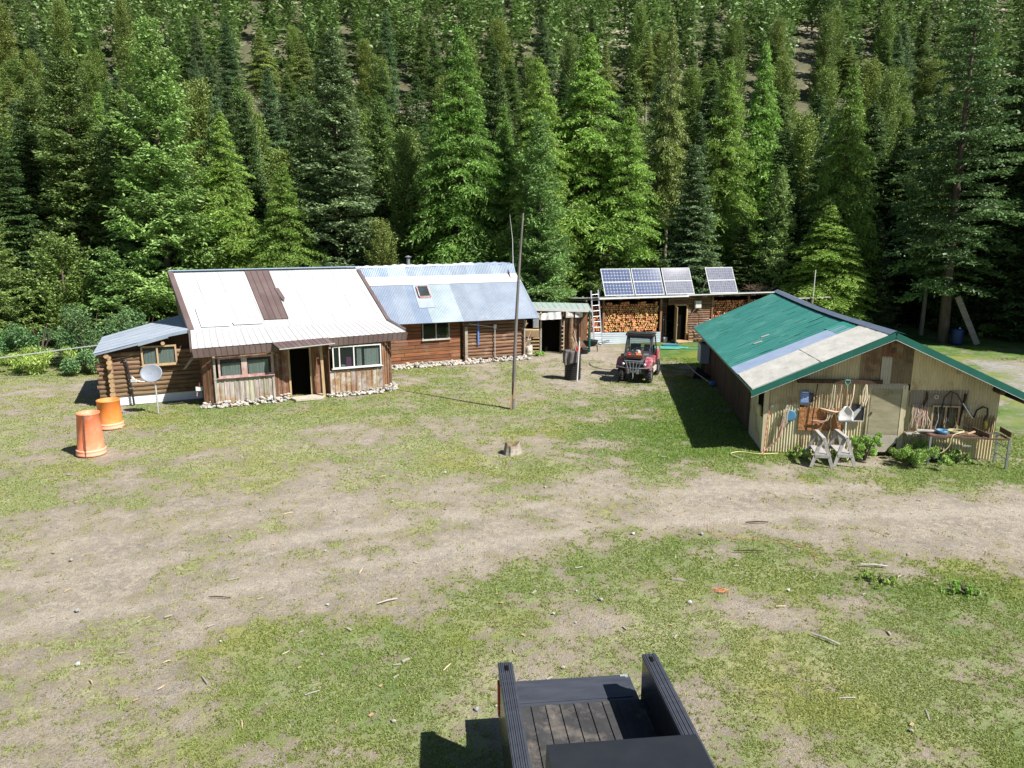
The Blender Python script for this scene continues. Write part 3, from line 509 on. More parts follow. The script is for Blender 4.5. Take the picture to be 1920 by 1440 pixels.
NEAR=[
(-28.1,42.0,11.3,1.68,'dark','narrow dark blue-green spruce at the left edge of the forest'),
(-31.6,51.0,15.5,2.43,'spruce','tall grey-green spruce behind the small olive pine on the left'),
(-26.2,46.0,17.0,2.34,'spruce2','tall spruce with knobbly yellow-green boughs left of the white-roofed cabin'),
(-28.8,54.0,13.4,1.41,'blue','slender pale blue-green spruce left of the big fir'),
(-20.1,43.0,17.5,2.91,'fir','largest light green fir with layered boughs behind the log annex'),
(-22.0,54.0,16.0,1.66,'pine','olive-brown pine behind the right flank of the big layered fir'),
(-18.9,50.0,14.6,1.46,'blue','slender blue spruce above the left half of the white roof'),
(-17.5,51.0,14.5,1.49,'dark','dark narrow spruce between the slender blue spruce and the bright larch'),
(-13.1,44.0,10.2,1.97,'larch','bright green young larch behind the ridge of the white roof'),
(-10.9,46.0,17.5,2.62,'blue','broad dense blue-green spruce behind the right end of the white roof'),
(-7.8,44.0,6.8,1.02,'pine','small olive pine beside the broad blue-green spruce'),
(-8.7,52.0,15.0,1.92,'spruce','mid green spruce behind the stove pipe of the long cabin'),
(-6.8,49.0,12.3,1.43,'pine','olive green pine with a rounded top left of the tall larch'),
(-3.3,46.0,18.0,2.69,'larch','tall bright larch behind the long cabin roof'),
(-1.0,58.0,19.0,1.97,'dark','black-green fir in the dark gap behind the antenna of the long cabin'),
(1.6,43.0,12.8,1.79,'fir','yellow-green layered fir just right of the bare pole'),
(4.4,48.0,18.0,3.10,'larch2','big drooping larch left of the solar panels'),
(7.1,46.0,13.5,2.34,'larch','feathery larch straight behind the first solar panel'),
(10.1,49.0,19.0,1.13,'bare','tall thin pine with long bare trunk behind the middle solar panels'),
(10.9,45.0,11.3,1.80,'blue2','deep green spruce between the two groups of solar panels'),
(13.7,50.0,17.0,2.16,'larch2','larch with a dark trunk behind the single solar panel'),
(16.8,52.0,18.5,2.08,'larch','tall fresh green larch right of the single solar panel'),
(16.1,45.0,10.0,1.32,'fir','slim yellow-green young fir behind the end of the woodshed'),
(18.0,43.0,7.8,2.32,'larch2','lime green larch with open boughs behind the green shed roof'),
(22.2,45.0,7.0,1.04,'blue','thin blue-green sapling spruce in the dark forest edge'),
(25.6,50.0,12.5,2.08,'dark','dark spruce behind the thin blue-green sapling'),
(24.4,41.0,19.0,2.90,'open','huge dark open-crowned conifer with thick trunk by the right lawn'),
(24.8,44.0,11.0,1.02,'bare','grey-trunked pine left of the huge conifer on the right'),
(29.7,45.0,17.0,2.15,'dark','dark fir at the right edge behind the lawn'),
(25.6,56.0,11.2,2.07,'pine','olive pine on the slope above the green shed roof'),
(-24.3,40.0,5.6,1.54,'pine2','small bushy olive pine left of the log annex'),
(-21.8,40.0,5.5,1.54,'fir2','small light green fir with layered boughs beside the log annex'),
(-27.1,38.0,8.4,1.76,'fir','light green fir cut by the left edge above the shrubs'),
(-25.5,50.0,7.3,1.54,'dark','dark spruce in the shade between the small fir and the big fir'),
(-14.1,52.0,16.0,1.60,'dark','dark spruce rising between the bright young larch and the broad blue spruce'),
(21.2,55.0,14.0,1.69,'pine','olive pine behind the slim young fir near the woodshed'),
(28.2,52.0,15.0,1.84,'spruce','mid green spruce left of the huge dark conifer'),
(29.9,42.0,18.0,2.26,'dark','dark fir cut by the right edge of the lawn'),
(-10.1,47.0,6.6,1.30,'dark','low dark fir at the foot of the broad blue spruce'),
(14.4,46.0,6.6,1.42,'dark','low dark fir behind the gap right of the single solar panel'),
(5.5,45.0,6.3,1.39,'spruce','low spruce at the foot of the big drooping larch'),
(-5.0,50.0,5.9,1.54,'dark','low dark fir behind the stove pipe end of the long roof')]
for x, y, h, r, k, l in NEAR:
    tree(x, y, float(hillz(np.array([x]), np.array([y]))[0]) - .25, h * 1.02, r * 1.14, k, l, rng.uniform(0, 360), 'conifers along the forest edge')
KN = dict(spruce='green spruce', spruce2='green spruce', blue='blue-green spruce', blue2='blue-green spruce', fir='light fir', dark='dark fir', larch='bright larch', larch2='bright larch', pine='olive pine', bare='bare-trunked pine')
def above(x, y):
    p = x / y * 1402 + 960
    for lim, s in ((170, 'left of the log annex'), (330, 'behind the log annex'), (500, 'behind the left of the white roof'), (670, 'behind the right of the white roof'), (820, 'behind the stove pipe'), (970, 'behind the long cabin'), (1110, 'behind the tool shelter'), (1230, 'behind the left solar panels'), (1330, 'behind the third solar panel'), (1450, 'behind the single solar panel'), (1600, 'behind the green shed roof'), (1750, 'above the shed ridge'), (9999, 'beyond the right lawn')):
        if p < lim: return s
# second rows between the edge trees and the slope
tr = random.Random(21); taken = [(a[0], a[1]) for a in NEAR]
rows_ = []
for Y, n in ((46.8, 24), (51, 29), (56, 28), (62, 26)):
    for i in range(n):
        x = -.77 * Y - 2 + (1.54 * Y + 4) * (i + tr.uniform(.1, .9)) / n; y = Y + tr.uniform(-2, 2)
        if min(math.hypot(x - a, y - b) for a, b in taken) < 1.9: continue
        taken.append((x, y)); rows_.append((x, y))
for x, y in rows_:
    k = tr.choice(['spruce', 'spruce2', 'dark', 'blue', 'larch', 'pine', 'larch2', 'dark'])
    h = tr.uniform(12, 17.5)
    tree(x, y, float(hillz(np.array([x]), np.array([y]))[0]) - .3, h, tr.uniform(1.9, 2.7), k, KN[k] + ' deeper in the forest, ' + above(x, y), tr.uniform(0, 360), 'conifers inside the forest')
# the slope
cnt = 0; Y = 69
while Y < 132:
    n = int(.8 * Y / 3.0) 
    for i in range(n):
        x = -.8 * Y + 1.6 * Y * (i + tr.uniform(0, 1)) / n; y = Y + tr.uniform(-3.2, 3.2)
        if fbm(np.array([x]), np.array([y]), .05, 2, 77)[0] < .22: continue
        k = tr.choice(['pine', 'pine', 'spruce', 'spruce2', 'dark', 'bare', 'blue', 'pine'])
        tree(x, y, float(hillz(np.array([x]), np.array([y]))[0]) - .6, tr.uniform(9.5, 15.5), tr.uniform(1.7, 2.5), k, KN[k] + ' on the hillside ' + above(x, y), tr.uniform(0, 360), 'conifers on the hillside'); cnt += 1
    Y += 7 + .05 * (Y - 69)
def far_forest():
    r = np.random.RandomState(8); VV = []; TT = []
    src = [(PR[k][0], PR[k][1], np.array([v.co[:] for v in PR[k][2].vertices]).reshape(-1, 4, 3)) for k in ('pine', 'spruce', 'dark')]
    Y = 133.
    while Y < 300:
        n = int(.85 * Y * 2 / 4.2)
        for i in range(n):
            x = -.85 * Y + 1.7 * Y * (i + r.rand()) / n; y = Y + r.uniform(-4, 4)
            if fbm(np.array([x]), np.array([y]), .04, 2, 77)[0] < .22: continue
            H, RR, q = src[r.randint(0, 3)]; q = q[r.randint(0, len(q), 420)]; c = q.mean(1, keepdims=True)
            q = c + (q - c) * 5.5; h = r.uniform(9, 15); w = r.uniform(1.8, 2.6); a = r.rand() * 6.3
            ca, sa = math.cos(a), math.sin(a); X = (q[..., 0] * ca - q[..., 1] * sa) * w / RR + x; Yy = (q[..., 0] * sa + q[..., 1] * ca) * w / RR + y
            Z = q[..., 2] * h / H + float(hillz(np.array([x]), np.array([y]))[0]) - .5
            VV.append(np.stack([X, Yy, Z], -1).reshape(-1, 3)); TT.append(r.uniform(.75, 1.2, len(q)) * r.uniform(.75, 1.25))
        Y += 8 + .05 * (Y - 133)
    o = link('far_forest', quads_mesh('far_forest', np.concatenate(VV), np.concatenate(TT), F_['spruce'])); tag(o, 'far forest covering the upper slope of the hill', 'forest'); o['kind'] = 'stuff'
far_forest()
print('trees', len(NEAR), len(rows_), cnt)
# trees beside the lawn to the right: they shade it
for x, y, h, r, k, l in ((31.5, 36.5, 15, 2.8, 'dark', 'dark fir standing right of the lawn, outermost'), (35, 40.5, 17, 3, 'spruce', 'tall spruce right of the lawn behind the outermost fir'), (30.5, 42.5, 16, 2.6, 'dark', 'dark fir at the far right corner of the lawn'), (37, 35, 16, 2.8, 'spruce2', 'tall spruce right of the lawn beyond the picture edge'), (33, 39, 18, 3.4, 'spruce', 'broad spruce right of the lawn between the others')):
    tree(x, y, -.2, h, r, k, l, 40 * x, 'conifers along the forest edge')

# shrubs
def leafball(seed, n, sx, sy, sz, size, lumps=9):
    r = np.random.RandomState(seed); c = r.normal(0, .45, (lumps, 3)) * [sx, sy, sz * .5] + [0, 0, sz * .5]
    c[:, 2] = np.clip(c[:, 2], .15 * sz, .8 * sz); R_ = r.uniform(.5, 1.3, lumps) * min(sx, sz) / lumps ** .5 * 1.2
    i = r.randint(0, lumps, n); d = r.normal(0, 1, (n, 3)); d /= np.linalg.norm(d, axis=1)[:, None]
    P = c[i] + d * (R_[i] * r.uniform(.45, 1.08, n))[:, None]; P[:, 2] = np.abs(P[:, 2])
    D = r.normal(0, 1, (n, 3)); D[:, 2] = D[:, 2] * .6 + (1.4 if lumps > 20 else 0); D /= np.linalg.norm(D, axis=1)[:, None]
    S = np.cross(D, r.normal(0, 1, (n, 3)) + [0, 0, .8]); S /= np.linalg.norm(S, axis=1)[:, None]
    q_ = .5 if lumps < 20 else .24; l = size * (1 if lumps < 20 else 1.5) * r.uniform(.6, 1.4, (n, 1)); T = r.uniform(.6, 1.35, n) * r.uniform(.8, 1.2, lumps)[i]
    return np.stack([P - D * l, P + S * l * q_, P + D * l, P - S * l * q_], 1).reshape(-1, 3), T
def shrub(name, label, x, y, sx, sz, seed, fm='bush', n=5000, size=.05, group=None, cat='shrub'):
    t = thing(name, label, cat, (x, y, 0), 0, group)
    V, T = leafball(seed, n, sx, sx, sz, size, 26 if fm == 'weed' else 14); link('foliage', quads_mesh('foliage', V, T, F_[fm]), t)
    s = MB(); r = random.Random(seed)
    for i in range(9):
        a = r.uniform(0, 6.3); s.tube([(0, 0, -.05), (math.cos(a) * sx * .25, math.sin(a) * sx * .25, sz * .4), (math.cos(a) * sx * .55, math.sin(a) * sx * .55, sz * .8)], [.03, .02, .008], 4)
    s.build('stem', M['bark'], t); return t
shrub('shrub', 'large dark green leafy shrub left of the log annex', -19.6, 33.6, 1.7, 3.0, 1, n=11000)
shrub('shrub', 'tall leafy shrub touching the corner of the log annex', -17.6, 34.2, 1.3, 2.8, 2, n=8000)
shrub('shrub', 'pale green shrub at the left behind the cable', -22.6, 34.5, 1.4, 2.2, 3, n=9000)
shrub('shrub', 'low fresh green shrub under the cable near the left edge', -21.6, 32.1, 1.6, 1.2, 4, n=7000, fm='weed')
shrub('shrub', 'low leafy shrub under the middle of the cable', -18.9, 32.0, 1.3, .9, 5, n=5000)
shrub('shrub', 'yellow-green shrub cut by the left edge', -24.5, 33.2, 1.5, 1.9, 6, n=8000)
shrub('shrub', 'low shrub right under the end of the cable by the annex wall', -16.9, 32.2, .8, .8, 7, n=2600, fm='weed')
shrub('shrub', 'small bright shrub at the forest edge on the right lawn', 28.5, 43.2, .7, .8, 8, n=1500, fm='weed')
# ferns and brush on the forest floor
r = np.random.RandomState(5); n = 14000
X = r.uniform(-34, 40, n); Y = r.uniform(41, 58, n); k = litter(X, Y) > .5; X, Y = X[k], Y[k]; n = len(X)
P = np.stack([X, Y, r.uniform(0, .35, n)], 1); D = r.normal(0, 1, (n, 3)); D /= np.linalg.norm(D, axis=1)[:, None]; S = np.cross(D, r.normal(0, 1, (n, 3))); S /= np.linalg.norm(S, axis=1)[:, None]
l = r.uniform(.05, .16, (n, 1)); o = link('undergrowth', quads_mesh('undergrowth', np.stack([P - D * l, P + S * l * .4, P + D * l, P - S * l * .4], 1).reshape(-1, 3), r.uniform(.5, 1.2, n), F_['bush']))
tag(o, 'low brush and ferns covering the forest floor', 'undergrowth'); o['kind'] = 'stuff'

# ---------------------------------------------------------------- short grass (near and middle ground)
def grass():
    r = np.random.RandomState(3); n = 1150000
    u = r.rand(n); Y = 7 * (36 / 7.) ** u; X = (r.rand(n) * 2 - 1) * (.74 * Y + 5)
    g = cover(X, Y) + .9 * (fbm(X, Y, 5, 3, 91) - .5) + 1.1 * (fbm(X, Y, 22, 2, 95) - .5); l = lush(X, Y)
    k = (g > .5) & (gravel(X, Y) < .3)
    hx, hy = HOUSE[0], HOUSE[1]; a = R(25); U = (X - hx) * math.cos(a) + (Y - hy) * math.sin(a); W = -(X - hx) * math.sin(a) + (Y - hy) * math.cos(a)
    k &= ~((U > -3.2) & (U < 16) & (W > 1.2) & (U * 0 + W > np.where(U < 7.1, np.where(U < 0, 1.4, -.2), 4.0)))
    a = R(-6.9); U = (X - 7.28) * math.cos(a) + (Y - 20.29) * math.sin(a); W = -(X - 7.28) * math.sin(a) + (Y - 20.29) * math.cos(a)
    k &= ~((U > -.1) & (U < 6.2) & (W > 0) & (W < 13))
    X, Y, l = X[k], Y[k], l[k]; n = len(X)
    h = (.01 + .018 * r.rand(n)) * (.55 + .9 * l) * (1 + .35 * (Y / 20)); z = gz(X, Y)
    a = r.rand(n) * 6.283; w = (.0032 + .0006 * Y) * r.uniform(.7, 1.3, n)
    dx, dy = np.cos(a) * w, np.sin(a) * w; lx, ly = r.normal(0, .6, n) * h, r.normal(0, .6, n) * h
    V = np.stack([np.stack([X - dx, Y - dy, z - .003], 1), np.stack([X + dx, Y + dy, z - .003], 1), np.stack([X + lx + dx * .3, Y + ly + dy * .3, z + h], 1), np.stack([X + lx - dx * .3, Y + ly - dy * .3, z + h * .9], 1)], 1).reshape(-1, 3)
    q = (l + r.normal(0, .22, n)).clip(0, 1)[:, None]
    T = (np.array([1.7, 1.25, 1.9]) * (1 - q) + np.array([.9, .95, .6]) * q) * r.uniform(.7, 1.25, (n, 1))
    o = link('grass', quads_mesh('grass', V, T, F_['grass'])); tag(o, 'short patchy grass growing over the yard', 'grass'); o['kind'] = 'stuff'
F_['grass'] = foliage('grass_blades', (.2, .3, .06), (.27, .37, .1), rnd=0, tr=.5)
grass()

# ================================================================ buildings
def rotm(dx, dy):
    d = Vector((dx, dy, 0)).normalized(); return Matrix((d, Vector((-d.y, d.x, 0)), Vector((0, 0, 1)))).transposed()
def boards(mb, a, b, zb, zt, w=.19, th=.025, batten=True, mi=0, tn=.28, off=0., rg=rng):
    ax, ay = a; bx, by = b; L = math.hypot(bx - ax, by - ay); n = max(1, round(L / w)); dx, dy = (bx - ax) / L, (by - ay) / L; nx, ny = dy, -dx; Rm = rotm(dx, dy)
    for i in range(n):
        s = (i + .5) * L / n; z0 = zb - rg.uniform(0, .04); z1 = zt(s / L) if callable(zt) else zt
        o = off + rg.uniform(-.004, .004)
        mb.box((ax + dx * s + nx * o, ay + dy * s + ny * o, (z0 + z1) / 2), (L / n * .975, th, z1 - z0), Rm, mi, tv(tn, rg))
        if batten and i:
            s -= L / n / 2; o += th * .9; z0 += rg.uniform(-.02, .03)
            mb.box((ax + dx * s + nx * o, ay + dy * s + ny * o, (z0 + z1) / 2), (.06, th * .7, z1 - z0), Rm, mi, tv(tn, rg))
def logs(mb, a, b, zb, zt, r=.1, mi=0, capmi=1, ext=(0, 0), rg=rng, n=10, wob=.008, slope=0):
    L = math.hypot(b[0] - a[0], b[1] - a[1]); dx, dy = (b[0] - a[0]) / L, (b[1] - a[1]) / L; z = zb + r; k = 0
    while z < zt:
        q = r * rg.uniform(.9, 1.06); e0 = ext[0] * rg.uniform(.75, 1.1); e1 = ext[1] * rg.uniform(.75, 1.1)
        pts = []
        for i in range(7):
            s = -e0 + (L + e0 + e1) * i / 6
            pts.append((a[0] + dx * s + rg.uniform(-wob, wob), a[1] + dy * s + rg.uniform(-wob, wob), z + slope * s + rg.uniform(-wob, wob)))
        mb.tube(pts, [q * rg.uniform(.94, 1.05) for _ in range(7)], n, mi, tv(.2, rg), capmi=capmi); z += 1.86 * r; k += 1
def window(par, a, b, z0, z1, mull=(.5,), fm='whitep', fw=.05, proud=.035, label=None, curtain=None, sill=True, glass='glass'):
    L = math.hypot(b[0] - a[0], b[1] - a[1]); dx, dy = (b[0] - a[0]) / L, (b[1] - a[1]) / L; nx, ny = dy, -dx; Rm = rotm(dx, dy)
    def P(s, o, z): return (a[0] + dx * s + nx * o, a[1] + dy * s + ny * o, z)
    f = MB(); d = .05
    for s, w in [(0, fw), (L, fw)] + [(L * m if not isinstance(m, tuple) else L * m[0], fw if not isinstance(m, tuple) else m[1]) for m in mull]:
        f.box(P(s, proud, (z0 + z1) / 2), (w, d, z1 - z0 + fw * .96), Rm, 0, tv(.06))
    for z in (z0, z1): f.box(P(L / 2, proud + .003, z), (L + fw, d, fw), Rm, 0, tv(.06))
    if sill: f.box(P(L / 2, proud + .035, z0 - fw * .6), (L + .14, .1, .03), Rm, 0, 1.0)
    w = f.build('window', M[fm], par)
    if label: w['label'] = label
    g = MB(); g.box(P(L / 2, proud - .012, (z0 + z1) / 2), (L, .006, z1 - z0), Rm); g.build('pane', M[glass], w)
    if curtain:
        c = MB()
        for s0, s1, zb, zt in curtain:
            n = max(3, int((s1 - s0) * L / .05))
            for i in range(n):
                u = (s0 + (s1 - s0) * (i + .5) / n) * L; c.box(P(u, -.02 + .012 * (i % 2), (zb + zt) / 2), ((s1 - s0) * L / n, .006, zt - zb), Rm, 0, tv(.12))
        c.build('curtain', M['curtain'], w)
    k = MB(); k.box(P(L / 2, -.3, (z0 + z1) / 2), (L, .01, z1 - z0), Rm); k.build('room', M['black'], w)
    return w
# clear glass: a pane you can look through
def clear_glass():
    m = bpy.data.materials.new('clear_glass'); m.use_nodes = True; nt = m.node_tree; N = nt.nodes; L = nt.links
    P = N['Principled BSDF']; P.inputs['Base Color'].default_value = (.03, .04, .04, 1); P.inputs['Roughness'].default_value = .04; P.inputs['Specular IOR Level'].default_value = .8
    T = N.new('ShaderNodeBsdfTransparent'); T.inputs[0].default_value = (.85, .9, .88, 1); X = N.new('ShaderNodeMixShader'); X.inputs[0].default_value = .3
    L.new(T.outputs[0], X.inputs[1]); L.new(P.outputs[0], X.inputs[2]); L.new(X.outputs[0], N['Material Output'].inputs[0]); return m
M['clear'] = clear_glass()

# ---------------------------------------------------------------- cabin with the white roof
hx, hy, hr = HOUSE
cab = thing('cabin', 'board and batten cabin with steep white metal roof and one brown roof strip', 'cabin', (hx, hy, 0), hr)
b = MB(); w1 = M['board']; gb = M['greyboard']
def ze(s): return 2.2 + .13 * s / 7.
LB0, LB1 = (.38, -.18), (2.42, -.18)
boards(b, (0, .06), LB0, .05, 2.2, mi=0); boards(b, LB0, LB1, 1.78, 2.22, mi=0, batten=False)
boards(b, LB1, (2.88, .15), .05, 2.24); boards(b, (2.88, .15), (3.04, .15), .05, 2.24, batten=False)
boards(b, (3.82, .15), (4.42, .15), .05, 2.26); boards(b, (3.04, .15), (3.82, .15), 1.9, 2.26, batten=False)
boards(b, (4.42, .15), (4.45, -.3), .1, 2.27, batten=False); boards(b, (4.45, -.3), (6.5, -.3), 1.93, 2.28, batten=False)
boards(b, (6.5, -.3), (7., .2), .1, 2.3); boards(b, (7., .2), (7., 4.4), .1, 2.3, w=.3)
boards(b, (0, 9), (0, .06), 0, lambda s: 2.2, w=.35, batten=False)
b.build('wall', [w1], cab)
g = MB(); boards(g, LB0, LB1, .05, 1.0, w=.165, tn=.25); g.box((1.4, -.215, 1.0), (2.1, .06, .05)); g.bb(.36, .44, -.235, -.2, .05, 2.15); g.bb(2.36, 2.44, -.235, -.2, .05, 2.15)
o = g.build('siding', gb, cab); o['label'] = 'silver grey weathered boards under the left window'
g = MB(); boards(g, (4.46, -.3), (6.5, -.3), .12, .99, w=.2, tn=.35); M['mixboard'] = mat('half_weathered_board', (.13, .06, .03), (.36, .24, .15), WV, c3=(.4, .37, .33), s3=1.9, t3=(.46, .6), bump=.5, rough=.9); g.build('siding', M['mixboard'], cab)['label'] = 'brown and grey boards under the right window'
gt = MB()  # left gable triangle
zr, vr = 4.58, 5.0
gt.slab([(-.02, .1, 2.2), (-.02, 1.4, 2.58), (-.02, vr, zr - .06), (-.02, 9.6, 2.25)], (.06, 0, 0), 0, (.6, .55, .5)); gt.slab([(6.9, .1, 2.2), (6.9, 1.4, 2.58), (6.9, vr - .3, zr - .06), (6.9, 9.4, 2.25)], (.05, 0, 0))
gt.build('gable', M['darkwood'], cab)
# windows
w = window(cab, (.56, -.18), (2.38, -.18), 1.07, 1.75, mull=((.47, .2),), fm='redwhite', fw=.07, label='two pane window with flaking red frame', curtain=[(.05, .42, 1.1, 1.55), (.55, .93, 1.1, 1.6)], glass='clear')
w = window(cab, (4.6, -.3), (6.44, -.3), 1.09, 1.9, mull=(.13, .43), fm='whitep', fw=.045, label='white sliding window with things on the sill', curtain=[(.5, .6, 1.1, 1.9), (.66, .98, 1.1, 1.75)], glass='clear')
# door opening
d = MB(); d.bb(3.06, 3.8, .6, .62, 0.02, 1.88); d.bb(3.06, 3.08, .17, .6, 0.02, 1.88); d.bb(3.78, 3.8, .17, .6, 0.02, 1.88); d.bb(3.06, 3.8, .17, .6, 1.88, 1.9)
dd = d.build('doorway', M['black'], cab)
f = MB(); f.bb(3.0, 3.07, .09, .14, .05, 1.95); f.bb(3.79, 3.86, .09, .14, .05, 1.95); f.bb(3.0, 3.86, .085, .135, 1.87, 1.95)
f.build('door_frame', M['tanwood'], dd)
p = MB(); p.bar((4.2, -.32, .0), (4.15, -.34, 2.15), .1, .1); p.build('post', M['tanwood'], cab)
st = MB(); st.slab([(2.95, -.1, 0), (3.1, -.62, 0), (4.05, -.66, 0), (4.2, -.4, 0), (4.25, .12, 0)], (0, 0, .07)); st.build('doorstep', M['concrete'], cab)
# roofs
def lw(u, v): s = (v + .52) / 1.92; return (2.2 + .13 * max(0, min(1, u / 7.4))) * (1 - s) + 2.6 * s
wr = MB(); tf = lambda a, b_: tv(.02)
wr.sheet((-.28, -.52, 2.2), (7.5, -.4, 2.33), (7.22, 1.49, 2.6), (-.24, 1.4, 2.6), .23, .012, 3, 'rib', tf, wob=.003)
wr.build('lower_roof', M['white_roof'], cab)
ur = MB(); ur.sheet((-.24, 1.32, 2.585), (7.24, 1.42, 2.59), (6.77, 4.72, 4.62), (-.76, 5.0, 4.6), .23, .012, 4, 'rib', tf, wob=.004)
ur.sheet((6.72, 4.75, 4.58), (-.74, 5.02, 4.58), (-.5, 9.8, 2.1), (6.9, 9.6, 2.1), .23, .012, 2, 'rib')
ur.build('upper_roof', M['white_roof'], cab)
def up(u, v, dz=0):
    t = (u + .5) / 7.5; v0, v1 = 1.32 + .1 * t, 5.0 - .28 * t
    return (u, v, 2.587 + (v - v0) / (v1 - v0) * 2.02 + dz + .02)
br = MB(); br.sheet(up(2.44, 1.72, .03), up(3.36, 1.72, .03), up(3.06, 4.84, .03), up(2.1, 4.86, .03), .23, .014, 2, 'rib', lambda a, b_: tv(.08)); 
br.poly([up(3.1, 3.55, .06), up(3.28, 3.5, .06), up(3.42, 2.9, .06), up(3.36, 2.7, .06), up(3.28, 2.85, .06)][::-1])
o = br.build('roof_strip', M['brown_metal'], cab); o['label'] = 'brown metal strip running down the white roof'
pl = MB()
pl.slab([up(.15, 1.46, .022), up(1.15, 1.46, .022), up(1.0, 2.55, .022), up(.02, 2.55, .022)], (0, 0, .01)); pl.slab([up(1.3, 1.5, .03), up(2.42, 1.5, .03), up(2.1, 1.66, .03), up(1.25, 1.66, .03)], (0, 0, .01)); pl.build('roof_patch', M['white_roof'], cab)
rc = MB(); rc.bar((-.78, 5.0, 4.63), (6.8, 4.72, 4.65), .34, .03, up=(0, 0, 1)); rc.build('ridge_cap', M['blue_roof'], cab)
tr_ = MB()
tr_.bar((-.8, 4.95, 4.56), (-.29, 1.35, 2.57), .05, .2); tr_.bar((-.29, 1.35, 2.57), (-.32, -.5, 2.16), .05, .2)
tr_.bar((-.72, 4.9, 4.62), (-.2, 1.38, 2.63), .2, .015); tr_.bar((-.3, 9.7, 2.1), (-.8, 5.05, 4.54), .05, .2)
tr_.build('rake_trim', M['brown_metal'], cab); tr_ = MB(); tr_.bar((6.84, 4.5, 4.52), (7.28, 1.4, 2.62), .14, .05); tr_.bar((7.28, 1.4, 2.62), (7.52, -.1, 2.4), .12, .05)
tr_.build('rake_trim', M['brown_metal'], cab)
fa = MB(); fa.sheet((-.25, -.5, 1.87), (2.62, -.46, 1.91), (2.6, -.5, 2.22), (-.3, -.54, 2.185), .19, .012, 1, 'rib', lambda a, b_: tv(.1)); fa.build('fascia', M['brown_metal'], cab); fa = MB(); fa.sheet((4.45, -.42, 1.96), (7.5, -.38, 2.02), (7.55, -.42, 2.32), (4.45, -.46, 2.27), .19, .012, 1, 'rib', lambda a, b_: tv(.1))
fa.build('fascia', M['brown_metal'], cab)
aw = MB(); aw.sheet((2.58, -.98, 2.08), (4.58, -.8, 2.14), (4.42, -.42, 2.3), (2.4, -.5, 2.25), .19, .012, 1, 'rib', lambda a, b_: tv(.15), th=.02)
aw.slab([(2.4, -.5, 2.25), (2.58, -.98, 2.08), (2.6, -.5, 2.0)], (.02, 0, 0)); aw.build('awning', M['brown_metal'], cab)
gu = MB(); gu.bar((2.58, -1.0, 2.06), (4.6, -.82, 2.12), .03, .035); o = gu.build('awning_edge', M['alu'], cab)
def rubble(par, segs, n, seed, size=.09, name='stone_footing', h=.22):
    r = random.Random(seed); mb = MB(); tot = sum(math.hypot(b_[0] - a[0], b_[1] - a[1]) for a, b_ in segs)
    for a, b_ in segs:
        L = math.hypot(b_[0] - a[0], b_[1] - a[1]); dx, dy = (b_[0] - a[0]) / L, (b_[1] - a[1]) / L
        for _ in range(int(n * L / tot)):
            s = r.uniform(0, L); k = r.random(); q = size * r.uniform(.5, 1.35); o = .02 + .3 * k
            c = Vector((a[0] + dx * s + dy * o, a[1] + dy * s - dx * o, h * (1 - k) * r.uniform(.2, 1) + q * .2))
            rock(mb, c, q, r)
    o = mb.build(name, M['stone'], par); o['kind'] = 'stuff' if n > 100 else 'part'
    if n <= 100: del o['kind']
    return o
ICO = None
def rock(mb, c, q, r, mi=0, flat=.7):
    global ICO
    if ICO is None:
        bm = bmesh.new(); bmesh.ops.create_icosphere(bm, subdivisions=1, radius=1); ICO = ([v.co.copy() for v in bm.verts], [tuple(v.index for v in f.verts) for f in bm.faces]); bm.free()
    k = r.uniform(.75, 1.25), r.uniform(.7, 1.2), flat * r.uniform(.7, 1.1); a = r.uniform(0, 6.3); m = Matrix.Rotation(a, 3, 'Z') @ Matrix.Rotation(r.uniform(-.4, .4), 3, 'X')
    g_ = r.uniform(.6, 1.3); w_ = r.uniform(-.12, .12)
    mb.add([Vector(c) + m @ Vector((v.x * k[0] * q * r.uniform(.8, 1.15), v.y * k[1] * q * r.uniform(.8, 1.15), v.z * k[2] * q)) for v in ICO[0]], ICO[1], mi, (g_ * (1 + w_), g_, g_ * (1 - w_)))
rubble(cab, [((0, .06), (.38, -.18)), ((.38, -.18), (2.42, -.18)), ((2.42, -.18), (2.9, .1))], 210, 1, .06); rubble(cab, [((4.3, -.1), (6.5, -.3)), ((6.5, -.3), (7., .2)), ((7, .2), (7., 1))], 240, 2, .06)

# ---------------------------------------------------------------- log annex on the left
ax_ = thing('log_annex', 'small log annex with pale sheet roof sloping down to the left', 'annex', tow(HOUSE, -3., 1.5) + (0,), hr)
def off(par, du, dv):
    for c in par.children: c.location = (du, dv, 0)
lg = MB(); logs(lg, (-3.0, 1.5), (0, 1.5), .3, 1.95, .088, ext=(.42, 0)); 
lg.build('log_wall', [M['log'], M['cut']], ax_, smooth=False)
ls = MB(); logs(ls, (-2.98, 4.6), (-2.98, 1.5), .21, 1.86, .09, ext=(.2, .34)); ls.build('side_log_wall', [M['logy'], M['cut']], ax_)
gp = MB(); gp.slab([(-3, 1.56, 1.85), (0, 1.56, 1.85), (0, 1.56, 2.6), (-3, 1.56, 1.98)], (0, .04, 0)); gp.build('upper_wall', M['darkwood'], ax_); gp = MB(); gp.slab([(-3, 4.6, 0), (0, 4.6, 0), (0, 4.6, 2.6), (-3, 4.6, 1.98)], (0, .05, 0)); gp.build('back_wall', M['darkwood'], ax_)
sk = MB(); sk.sheet((-2.9, 1.46, .0), (-2.9, 1.46, .32), (-.02, 1.46, .32), (-.02, 1.46, 0), .07, .009, 1); sk.build('metal_skirt', M['white_metal'], ax_)
rf = MB(); rf.sheet((-3.45, 1.12, 2.0), (-.4, 1.12, 2.66), (-.3, 5.75, 2.8), (-3.88, 5.66, 2.0), 9, .0, 3, 'flat', wob=.01, th=.0)
